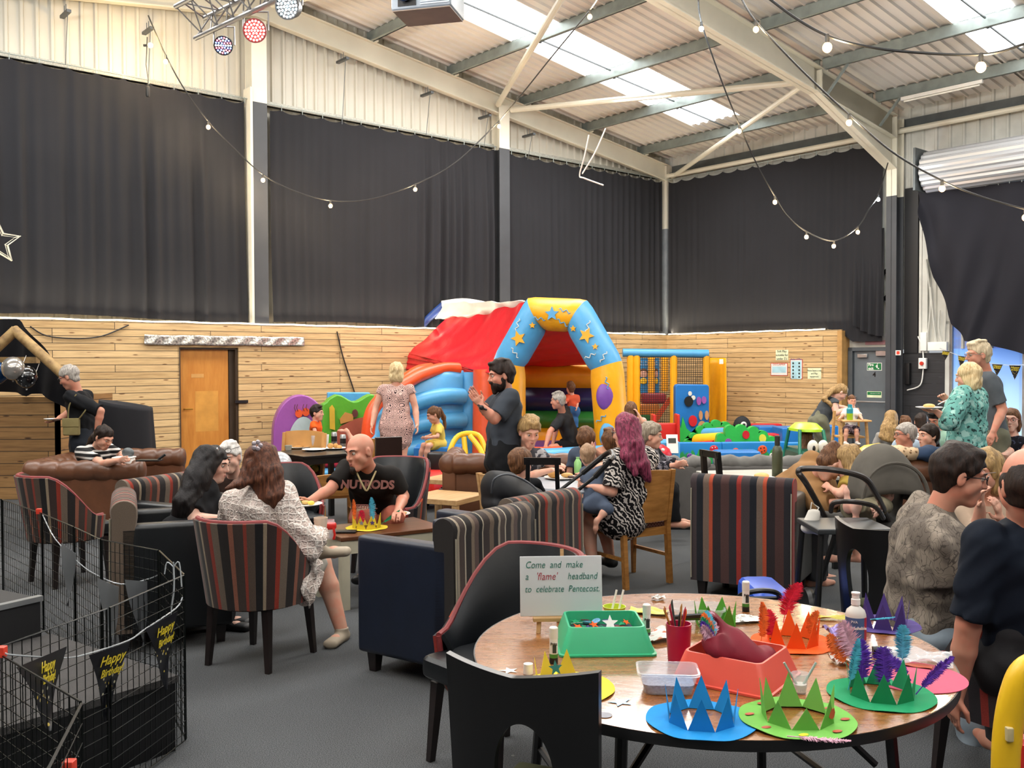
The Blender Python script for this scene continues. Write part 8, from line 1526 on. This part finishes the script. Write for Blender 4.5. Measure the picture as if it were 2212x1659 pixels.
p = TP(1327, 1328); o = thing('lime_bowl', 'lime green ridged bowl with two white spoons behind the green tray', 'bowl', p); m = MB(); m.loft([[(r*(1+.03*(j % 2))*math.cos(2*PI*j/36), r*(1+.03*(j % 2))*math.sin(2*PI*j/36), z) for j in range(36)] for r, z in ((.03, 0), (.042, .032), (.039, .032), (.028, .004))]); m.build('bowl_body', mat('lime_bowl_plastic', '#b3c41c', .35), o)
for x in (0, .025): m = MB(); m.tube([(x-.01, 0, .01), (x+.01, .01, .09)], .004, 6); m.build('spoon', M_WH, o)
# sheets, stickers, foil scraps, bag
M_CRUM = mat('crumpled_white_paper', '#c9c6c0', .5, var=.1); M_YST = mat('yellow_sticker_sheet', '#b9ae3c', .4)
def sheet_(name, label, u, v, w_, d_, rot, mt, cat, wr=.006):
    c = TP(u, v, TZ+.004); r = random.Random(u); a = [r.uniform(0, 6) for _ in range(4)]; m = MB(); m.sheet(lambda x, y: ((x-.5)*w_, (y-.5)*d_, wr*(1+math.sin(9*x+a[0]+5*y)*math.sin(8*y+a[1]))), 14, 10, .0006); m.M = None
    return tag(m.build(name, mt, mw=T(*c) @ RZ(rot), smooth=60), label, cat)
M_STK = None
t = NT('flame_sticker_sheet'); vo = t.add('ShaderNodeTexVoronoi'); t.link(t.coord(), vo.inputs['Vector']); vo.inputs['Scale'].default_value = 26; vo.inputs['Randomness'].default_value = .3; t.col(t.ramp(vo.outputs['Distance'], [(.2, rgb('#b5582a')), (.3, rgb('#cfcdc6'))])); t.set(.4); M_STK = t.m
sheet_('sticker_sheet', 'sheet of flame stickers beside the pencil cup', 1432, 1376, .15, .10, .5, M_STK, 'sticker sheet', .012); sheet_('sticker_sheet', 'crumpled sticker sheet right of the green tray', 1400, 1322, .14, .08, -.3, M_YST, 'sticker sheet')
sheet_('sticker_sheet', 'yellow foil sticker strip at the back right by the glue bottle', 1790, 1336, .15, .035, -.1, M_YST, 'sticker sheet'); sheet_('sticker_sheet', 'shiny backing sheet behind the orange crown', 1600, 1340, .16, .08, .2, M_FOIL, 'sticker sheet')
sheet_('plastic_bag', 'clear plastic bag of stickers over the pink disc', 1985, 1425, .19, .13, -.4, M_CLR, 'plastic bag', .014); sheet_('tissue', 'crumpled white paper behind the dark green crown', 1815, 1430, .05, .06, .3, M_CRUM, 'paper', .012); sheet_('tissue', 'lilac crumpled foil left of the glue bottle', 1808, 1370, .08, .06, .3, mat('lilac_foil', '#8f7fb8', .3, .3), 'foil', .016); sheet_('foil_scrap', 'scrap of silver foil at the back of the table', 1422, 1294, .05, .03, .1, M_FOIL, 'foil', .008)
for u, v, lb in ((1980, 1438, 'strip of red stickers in the plastic bag'),): sheet_('sticker_strip', lb, u, v, .09, .035, -.5, M_FLAME, 'sticker sheet', .002)
# ================================================================ things on the lounge coffee table
def plate(label, c, r=.125, mt=None, food=(), name='plate', group=None):
    o = thing(name, label, 'plate', c, group=group); m = MB(); m.lathe([(0, 0), (r*.6, 0), (r, .014), (r*.99, .017), (r*.6, .004), (0, .004)], 32); m.build('dish', mt or M_WH, o)
    for k, (x, y, rx, ry, rz_, mm, nm) in enumerate(food): m = MB(); m.ell((x, y, .005+rz_), (rx, ry, rz_), 12); m.build(nm, mm, o, smooth=180)
    return o
M_BREAD = mat('bread', '#b98645', .7, var=.2, bump=.4); M_PASTRY = mat('pastry', '#d9b06a', .6, var=.2, bump=.5); M_SALAD = mat('salad', '#4c7a2c', .6, var=.4, bump=.6); M_CUPC = mat('paper_cup', '#cdb9a6', .6)
def up(u, v, z): return atz(u, v, z)
def cup(label, c, h=.1, r=.04, mt=None, name='paper_cup', group=None):
    m = MB(); m.lathe([(0, 0), (r*.75, 0), (r, h), (r*.94, h), (r*.7, .004), (0, .004)], 24); o = m.build(name, mt or M_CUPC, mw=T(*c)); return tag(o, label, 'cup', group)
plate('stacked plates of pasties and bread on the coffee table', up(850, 1113, .502), .13, None, [(-.03, .02, .05, .04, .016, M_PASTRY, 'pasty'), (.05, .0, .055, .035, .014, M_PASTRY, 'pasty'), (-.05, -.04, .04, .025, .01, M_SALAD, 'salad')])
cup('white paper cup behind the yellow crown on the coffee table', up(783, 1130, .502), .12, .043)
c = up(792, 1140, .502); o = crown('yellow paper crown with tall feathers on the coffee table', c, .15, .10, C_YC, 8, .10, .1)
for x, y, dx, L, w_, k, s_ in ((-.085, -.02, .02, .18, .02, 'orange', 3), (-.03, -.09, .05, .11, .03, 'red', 5), (.045, -.08, .02, .20, .03, 'cyan', 7), (.10, -.04, .85, .17, .016, 'green', 9)): feather(V(x, y, .03), V(dx, 0, 1 if k != 'green' else .55), L, w_, FE[k], o, seed=s_, bend=.05, nrm=V(0, -1, .1))
for k, x in enumerate((-.03, .045)): m = MB(); m.prism(star(.02), 0, .002, T(x, -.098, .05) @ RX(PI/2)); m.build('star_sticker', (mat('silver_star', '#9a9aa8', .3, .5), C_PUR)[k], o, smooth=0)
P6 = at(690, 1138, 5.72); cup('paper cup held by the woman in the crochet cardigan', V(P6.x, P6.y+.04, P6.z-.06), .11, .042)
p = at(712, 1142, 5.85); o = thing('glass_jar', 'glass drinking jar with a red ribbon beside the held cup', 'jar', (p.x, p.y, p.z-.06)); m = MB(); m.lathe([(0, 0), (.035, 0), (.038, .02), (.038, .09), (.03, .105), (.031, .115), (.028, .115), (.034, .088), (.034, .01), (0, .006)], 24); m.build('jar_glass', M_CLR, o); m = MB(); m.lathe([(.038, .06), (.042, .068), (.042, .088), (.038, .095)], 20); m.tube([(.03, -.03, .07), (.038, -.035, .03), (.03, -.03, .0)], .008, 6); m.build('red_ribbon', VRP, o)
p = at(655, 1086, 6.72); plate('white plate of finger food held out by the bald man', (p.x+.01, p.y, p.z-.02), .125, None, [(-.05, 0, .03, .02, .018, M_SALAD, 'salad'), (.0, .02, .03, .025, .015, M_PASTRY, 'quiche'), (.05, -.02, .025, .02, .016, mat('egg_slice', '#d9c24a', .5), 'egg_slice')])
for u, v, lb in ((745, 1150, 'dark phone on the coffee table near the crossed shoe'),): c = up(u, v, .502); m = MB(); m.rbox(c.x-.08, c.x+.08, c.y-.04, c.y+.04, c.z, c.z+.014, .005); tag(m.build('phone', M_BLACK), lb, 'phone')
# black square table load
Z_ = .752
for u, v, lb, f in ((645, 968, 'plate with crusts at the left of the black table', [(0, 0, .05, .04, .012, M_BREAD, 'crust')]), (678, 973, 'empty white plate near the front of the black table', []), (722, 970, 'plate with sandwich pieces at the right of the black table', [(-.04, 0, .035, .03, .03, M_BREAD, 'sandwich'), (.01, .03, .03, .03, .028, M_BREAD, 'sandwich'), (.06, -.02, .03, .03, .02, M_BREAD, 'sandwich')])): plate(lb, up(u, v, Z_), .125, None, f)
def can(label, u, v, mt, h=.15, r=.033): c = up(u, v, Z_); o = thing('drinks_can', label, 'can', c, group='drinks cans on the black table'); m = MB(); m.lathe([(0, 0), (r*.85, 0), (r, .01), (r, h-.012), (r*.85, h), (0, h-.003)], 20); m.build('can_body', mt, o); m = MB(); m.lathe([(r*1.01, h*.3), (r*1.01, h*.7)], 20); m.build('printed_label', M_BLACK if mt is not M_BLACK else M_WH, o); return o
can('leftmost dark drinks can on the black table', 688, 968, M_BLACK); can('black and silver drinks can in the middle of the black table', 722, 962, M_ALU); can('silver drinks can at the right of the black table', 741, 966, M_ALU, .14); cup('white paper cup between the cans on the black table', up(704, 966, Z_), .14, .035, M_WH)
for u, v, lb in ((668, 965, 'left clear tumbler on the black table'), (679, 968, 'right clear tumbler on the black table')): cup(lb, up(u, v, Z_), .14, .035, M_CLR, 'glass_tumbler')
cup('short glass at the left corner of the black table', up(623, 972, Z_), .05, .04, mat('frosted', '#a9a698', .3), 'glass_tumbler')
F_ = Field(); c = at(650, 1003, 10.3); c.z = .52
for a in range(5): F_.cone(c+V(-.16+.07*a, -.05, .0), c+V(-.08+.07*a, .03, .03), .035, .028)
o = thing('plush_toy', 'green and gold plush toy lying on the patterned chair seat', 'soft toy', (0, 0, 0)); F_.mesh('plush_body', mat('green_plush', '#4f7a2c', .8, var=.3), o, .01); m = MB(); m.ell(c+V(.16, -.03, .02), .04, 8); m.ell(c+V(.02, -.08, .0), .03, 8); m.build('gold_trim', mat('gold_plush', '#b3a03c', .6), o, smooth=180)
p = at(603, 1003, 9.4); m = MB(); m.ell((0, 0, 0), .125, 16); o = tag(m.build('pale_balloon', mat('pearl_balloon', '#b9bcc0', .2, .2), mw=T(p.x, p.y, p.z), smooth=180), 'pearly round balloon half hidden behind the auburn hair', 'balloon'); m = MB(); m.tube([(0, 0, -.12), (.01, .02, -.35), (0, 0, -p.z+.0)], .003, 4); m.build('string', M_WH, o)
# round cafe table, sofas
c = up(1212, 1034, .742); plate('plate with a burger on the round pale table', c, .14, None, [(-.06, 0, .05, .05, .035, M_BREAD, 'burger_bun'), (.05, .03, .05, .03, .02, M_PASTRY, 'crisps'), (.08, -.03, .03, .02, .012, mat('brown_sauce', '#3a1c14', .4), 'beans')])
m = MB(); m.lathe([(0, 0), (.03, 0), (.032, .09), (.014, .12), (.016, .135), (0, .136)], 18, T(*up(1248, 1022, .742))); tag(m.build('green_bottle', mat('pale_green_plastic', '#8fc77a', .3)), 'small pale green drinks bottle beside the burger', 'bottle')
c = up(1679, 1031, .752); o = thing('water_bottle', 'tall olive metal water bottle behind the dark striped armchair', 'bottle', c); m = MB(); m.lathe([(0, 0), (.038, 0), (.042, .01), (.042, .2), (.034, .24), (.02, .255), (.02, .26), (0, .26)], 24); m.build('bottle_body', mat('olive_metal', '#4a4f3a', .4, .3), o); m = MB(); m.lathe([(.021, .255), (.022, .33), (.018, .335), (0, .335)], 20); m.build('screw_cap', mat('dark_olive', '#2a2c24', .4), o)
plate('plate of crisps beside the tan jumper', up(1645, 1036, .752), .12, None, [(0, 0, .06, .05, .025, M_PASTRY, 'crisps')])
p = at(268, 992, 9.15); o = thing('white_bowl', 'white lidded bowl in the hands of the woman in stripes', 'bowl', (p.x, p.y, p.z-.06)); m = MB(); m.rbox(-.09, .09, -.06, .06, 0, .075, .02); m.rbox(-.095, .095, -.065, .065, .07, .085, .01); m.build('bowl_body', M_WH, o); m = MB(); m.ell((.03, .02, .12), (.06, .03, .05), 10); m.build('dark_lid', M_GALVD, o)
p = at(330, 987, 9.0); m = MB(); m.box(-.14, .08, -.06, .06, 0, .012); m.tube([(.05, 0, .01), (.12, .0, .06)], .012, 6); tag(m.build('tablet', M_BLACK, mw=T(p.x, p.y, .762)), 'dark tablet lying on the brown sofa arm at left', 'tablet')
p = at(116, 905, 10.25); m = MB(); m.lathe([(0, 0), (.06, 0), (.1, .015), (.06, .006), (0, .006)], 24, T(p.x, p.y, p.z-.01)); tag(m.build('paper_plate', M_WH), 'paper plate in the hand of the man in black', 'plate')
p = at(288, 1050, 6.6); m = MB(); m.lathe([(0, 0), (.028, 0), (.032, .01), (.032, .12), (.027, .13), (0, .128)], 18, T(p.x-.25, 7.55, .46)); tag(m.build('drinks_can', mat('blue_can', '#1f2f6a', .3, .4)), 'blue drinks can in the striped armchair at left', 'can')
p = at(2012, 886, 8.25); plate('white plate of food held by the woman in teal', (p.x-.02, p.y, p.z+.012), .11, None, [(0, 0, .05, .04, .02, M_PASTRY, 'quiche')]); q = at(2050, 862, 8.6); m = MB(); m.tube([q, at(2026, 874, 8.5)], .004, 5); tag(m.build('fork', M_ALU), 'white fork raised by the woman in teal', 'fork')
t = NT('leopard_fabric'); vo = t.add('ShaderNodeTexVoronoi'); t.link(t.coord(), vo.inputs['Vector']); vo.inputs['Scale'].default_value = 26; t.col(t.ramp(vo.outputs['Distance'], [(.12, rgb('#8a6238')), (.25, rgb('#3a2415')), (.33, rgb('#c9a985'))])); t.set(.8)
for u, v, mt, lb in ((1955, 976, t.m, 'leopard-print cushion along the sofa top behind the pram'), (2022, 984, cloth('denim_cushion', '#2f3f58'), 'dark denim cushion at the right of the leopard one')): p = at(u, v, 8.45); F_ = Field(); F_.ell((0, 0, 0), (.2, .1, .075)); o = thing('cushion', lb, 'cushion', (p.x, p.y+.12, .845)); F_.mesh('cushion_cover', mt, o, .012, disp=.008)
# ================================================================ pram, pushchair, high chairs
M_TAUPE = cloth('taupe_hood', '#57534c'); M_FRAME = mat('pram_frame_brown', '#2c2521', .35)
o = thing('pram', 'taupe-hooded pram with curved brown handle, a baby lying in it', 'pram', G(1860, 5.75)); I_ = o.matrix_world.inverted(); w_ = lambda u, v, d: I_ @ at(u, v, d)
hc_ = w_(1898, 1042, 5.9); m = MB()
def hoodp(u, v): 
    a = lerp(-.25, 1.2, v)*PI*.78; b = lerp(-1, 1, u)
    return hc_+V(b*.19*1.0, 0, 0)+V(.02+.0*b, lerp(-.2, .3, v), 0)*.6+V(0, 0, .235*math.sin(lerp(.12, .95, v)*PI)*math.sqrt(max(0, 1-b*b*.96))+.0)
m = MB(); N_ = 24
rings = []
for j in range(17):
    f = j/16; ang = lerp(-.1, 1.05, f)*PI*.62; y = -.22*math.cos(ang)+.03; zz = .24*math.sin(ang)
    rings.append([hc_+V(.03+.195*math.cos(PI*i/N_)*(1-.08*f), y, max(-.12, -.12)+(.12+zz if zz > -.1 else .02)*math.sin(PI*i/N_)**.75+.0) for i in range(N_+1)])
m.loft(rings, cap=False, closed=False)
m.build('hood', M_TAUPE, o, smooth=180).modifiers.new('solid', 'SOLIDIFY').thickness = .012
m = MB(); m.tube([hc_+V(.03+.20*math.cos(PI*i/20), -.19, -.12+.26*math.sin(PI*i/20)**.8) for i in range(21)], .011, 6); m.build('hood_rim', M_TAUPE, o)
m = MB(); P = [w_(1800, 1150, 5.9), w_(1745, 1050, 5.35), w_(1725, 1020, 5.3), w_(1740, 1012, 5.3), w_(1800, 1015, 5.2), w_(1862, 1030, 5.2), w_(1888, 1060, 5.3), w_(1912, 1108, 5.6), w_(1925, 1150, 5.9)]; m.tube(spline(P, 7), .017, 10); m.build('handle', M_FRAME, o)
m = MB(); m.tube(spline([w_(1795, 1105, 5.5), w_(1802, 1086, 5.4), w_(1845, 1084, 5.35), w_(1890, 1095, 5.4), w_(1908, 1120, 5.5)], 6), .014, 8); m.build('bumper_bar', M_FRAME, o)
F_ = Field(); F_.slab(w_(1800, 1128, 5.7), w_(1925, 1135, 5.9), V(0, 1, 0), (.15, .06), (.17, .08)); F_.slab(w_(1920, 1120, 5.95), w_(1925, 1050, 6.05), V(0, 1, 0), (.16, .04), (.15, .04)); F_.mesh('seat_liner', cloth('dark_taupe', '#34322f'), o, .01, disp=.006)
for x, y in ((-.2, -.25), (.2, -.25), (-.22, .3), (.22, .3)): m = MB(); m.lathe([(.02, -.025), (.11, -.025), (.12, 0), (.11, .025), (.02, .025)], 20, T(x, y, .12) @ RY(PI/2)); m.build('wheel', M_BLACK, o); m = MB(); m.beam((x*.9, y*.9, .14), (x*.6, y*.2, .62), .022, .022); m.build('chassis_leg', M_BLACK, o, smooth=0)
person('baby lying in the taupe pram, bare legs showing', .72, at(1862, 1112, 5.62), at(1898, 1082, 5.8), 10, at(1912, 1064, 5.85), 0, 20, top=cloth('khaki_romper', '#6b6450'), sleeve=.9, bottom=MATS['khaki_romper'], bleg=.9, hr=H_BROWN, style='crop', hairt=.009, res=.008, sk=SK3, legs=((at(1850, 1090, 5.45), at(1848, 1118, 5.45)), (at(1832, 1100, 5.5), at(1830, 1078, 5.5))), foot=(V(-.6, -.2, -.3), V(-.1, 0, 1)), arms=((at(1902, 1100, 5.55), at(1895, 1110, 5.45)), (at(1880, 1090, 5.7), at(1885, 1100, 5.5))))
F_ = Field(); c = at(1757, 1120, 5.3); F_.slab(c+V(0, 0, .03), c+V(-.01, 0, -.06), V(1, 0, 0), (.025, .015), (.055, .025)); o = thing('net_bag', 'white net bag hanging from the pram handle', 'bag', (0, 0, 0)); F_.mesh('bag_cloth', M_WHT if 'M_WHT' in globals() else C_WHT, o, .008, disp=.01); m = MB(); m.tube([c+V(-.02, 0, .03), c+V(-.01, 0, .09), c+V(.03, 0, .06), c+V(.015, 0, .03)], .004, 5); m.build('bag_strap', C_WHT, o)
o = thing('high_chair', 'black high chair frame standing under and before the pram', 'high chair', G(1800, 5.15)); z_ = at(1800, 1140, 5.15).z
for x, y in ((-.1, -.12), (.24, -.12), (-.1, .2), (.24, .2)): m = MB(); m.tube([(x, y, z_), (x*1.25-.02, y*1.3, 0)], .017, 8); m.build('leg', M_BLACK, o)
m = MB(); m.rbox(-.13, .27, -.16, .22, z_-.01, z_+.02, .01); m.build('seat_tray', mat('dark_grey_tray', '#2d3032', .4), o); m = MB(); m.tube([(-.11, -.13, .35), (.26, -.13, .35)], .01, 6); m.build('foot_bar', M_BLACK, o)
o = thing('pushchair', 'black pushchair, hood folded back, between the striped armchair and round table', 'pushchair', G(1120, 6.45)); w_ = lambda u, v, d, o=o: o.matrix_world.inverted() @ at(u, v, d)
F_ = Field(); F_.slab(w_(1095, 1060, 6.5), w_(1155, 1075, 6.55), V(0, 1, .1), (.2, .12), (.19, .07)); F_.ell(w_(1085, 1055, 6.5), (.14, .2, .13)); F_.slab(w_(1070, 1085, 6.45), w_(1190, 1120, 6.55), V(0, 1, 0), (.17, .08), (.17, .08)); F_.mesh('folded_hood', cloth('black_hood', '#17181b', .6), o, .011, disp=.012, dfreq=.6)
m = MB(); m.tube(spline([w_(1062, 1065, 6.3), w_(1068, 1035, 6.25), w_(1100, 1025, 6.25), w_(1145, 1045, 6.3), w_(1180, 1080, 6.3)], 6), .007, 6); m.build('hood_piping', mat('grey_piping', '#4d5156', .5), o)
for a_, b_, c_2 in (((1195, 1070, 6.6), (1258, 1022, 6.6), (1303, 985, 6.55)), ((1240, 1066, 6.4), (1285, 1030, 6.35), (1318, 995, 6.3))): m = MB(); m.tube([w_(*a_), w_(*b_)], .012, 8); m.tube([w_(*b_), w_(*c_2)], .019, 8); m.build('push_handle', M_BLACK, o)
m = MB(); m.tube(spline([w_(1303, 985, 6.55), w_(1320, 975, 6.45), w_(1325, 985, 6.35), w_(1318, 995, 6.3)], 5), .017, 8); m.build('handle_grip', M_FRAME, o)
for x, y in ((-.2, -.2), (.25, -.2), (-.2, .25), (.25, .25)): m = MB(); m.lathe([(.02, -.02), (.09, -.02), (.09, .02), (.02, .02)], 18, T(x, y, .09) @ RX(PI/2)); m.build('wheel', M_BLACK, o); m = MB(); m.beam((x, y, .1), (x*.5, y*.5, .6), .02, .02); m.build('chassis_leg', M_BLACK, o, smooth=0)
o = thing('high_chair', 'wooden high chair with the bibbed baby in it', 'high chair', G(1838, 13.2)); M_BIR = wood('birch', '#b98a4e', '#d6ab70')
zt = at(1838, 907, 13.2).z
for x in (-1, 1):
    m = MB(); m.beam((x*.17, -.12, zt), (x*.2, -.2, 0), .03, .03); m.build('front_leg', M_BIR, o, smooth=0); m = MB(); m.beam((x*.17, .16, zt+.12), (x*.2, .24, 0), .03, .03); m.build('rear_leg', M_BIR, o, smooth=0)
m = MB(); m.rbox(-.2, .2, -.26, -.02, zt-.015, zt+.01, .01); m.build('tray', M_BIR, o); m = MB(); m.rbox(-.17, .17, -.08, .2, zt-.25, zt-.22, .01); m.build('seat', M_BIR, o); m = MB(); m.beam((-.19, -.18, .28), (.19, -.18, .28), .02, .04); m.build('footrest', M_BIR, o, smooth=0)
c = at(1836, 903, 13.0); o = thing('baby_bottle', 'teal-topped bottle of lime drink on the high chair tray', 'bottle', (c.x, c.y, zt+.012)); m = MB(); m.lathe([(0, 0), (.04, 0), (.045, .09), (0, .09)], 18); m.build('lime_drink', mat('lime_drink', '#9ab81c', .3), o); m = MB(); m.lathe([(.045, .09), (.045, .15), (.03, .17), (.03, .21), (0, .215)], 18); m.build('teal_top', mat('teal_plastic2', '#2f8f9a', .3), o)
# ---- small things high up and bunting at the blue window
M_FLG2 = M_FLAG
BT = [(2036, 762), (2065, 772), (2100, 783), (2134, 790), (2176, 793), (2215, 790)]
for i, (u0, u1, v0, v1, vb) in enumerate(((2036, 2052, 757, 760, 778), (2070, 2088, 767, 772, 793), (2143, 2167, 786, 788, 812), (2180, 2206, 789, 790, 821))):
    p, q = B(.28, 0)+V(0, 0, 0), None; s0, z0 = onR(u0, v0, .3); s1, z1 = onR(u1, v1, .3); _, zb = onR((u0+u1)/2, vb, .3)
    flag(B(.3, s0, z0), B(.3, s1, z1), max(.12, z0-zb), ('leftmost', 'second', 'third', 'rightmost')[i]+' small black and gold pennant at the blue window', True, M_FLAG, .05)
P = [B(.3, *onR(u, v, .3)) for u, v in ((2030, 752), (2060, 764), (2100, 777), (2155, 787), (2212, 788), (2300, 775))]; m = MB(); m.tube(spline(P, 5), .006, 5); tag(m.build('bunting_ribbon', M_RIBB), 'pale ribbon of pennants across the blue window', 'ribbon')
for pts, lb in ((((1272, 292, 16), (1262, 340, 16.2), (1252, 378, 16.5), (1262, 385, 16.5), (1303, 400, 16.8)), 'left white cable hanging from a purlin over the castle'), (((1308, 278, 16), (1285, 330, 16.2), (1258, 375, 16.6)), 'right white cable hanging from a purlin over the castle')): m = MB(); m.tube(spline([at(*q) for q in pts], 5), .012, 6); tag(m.build('hanging_cable', M_WH), lb, 'cable')
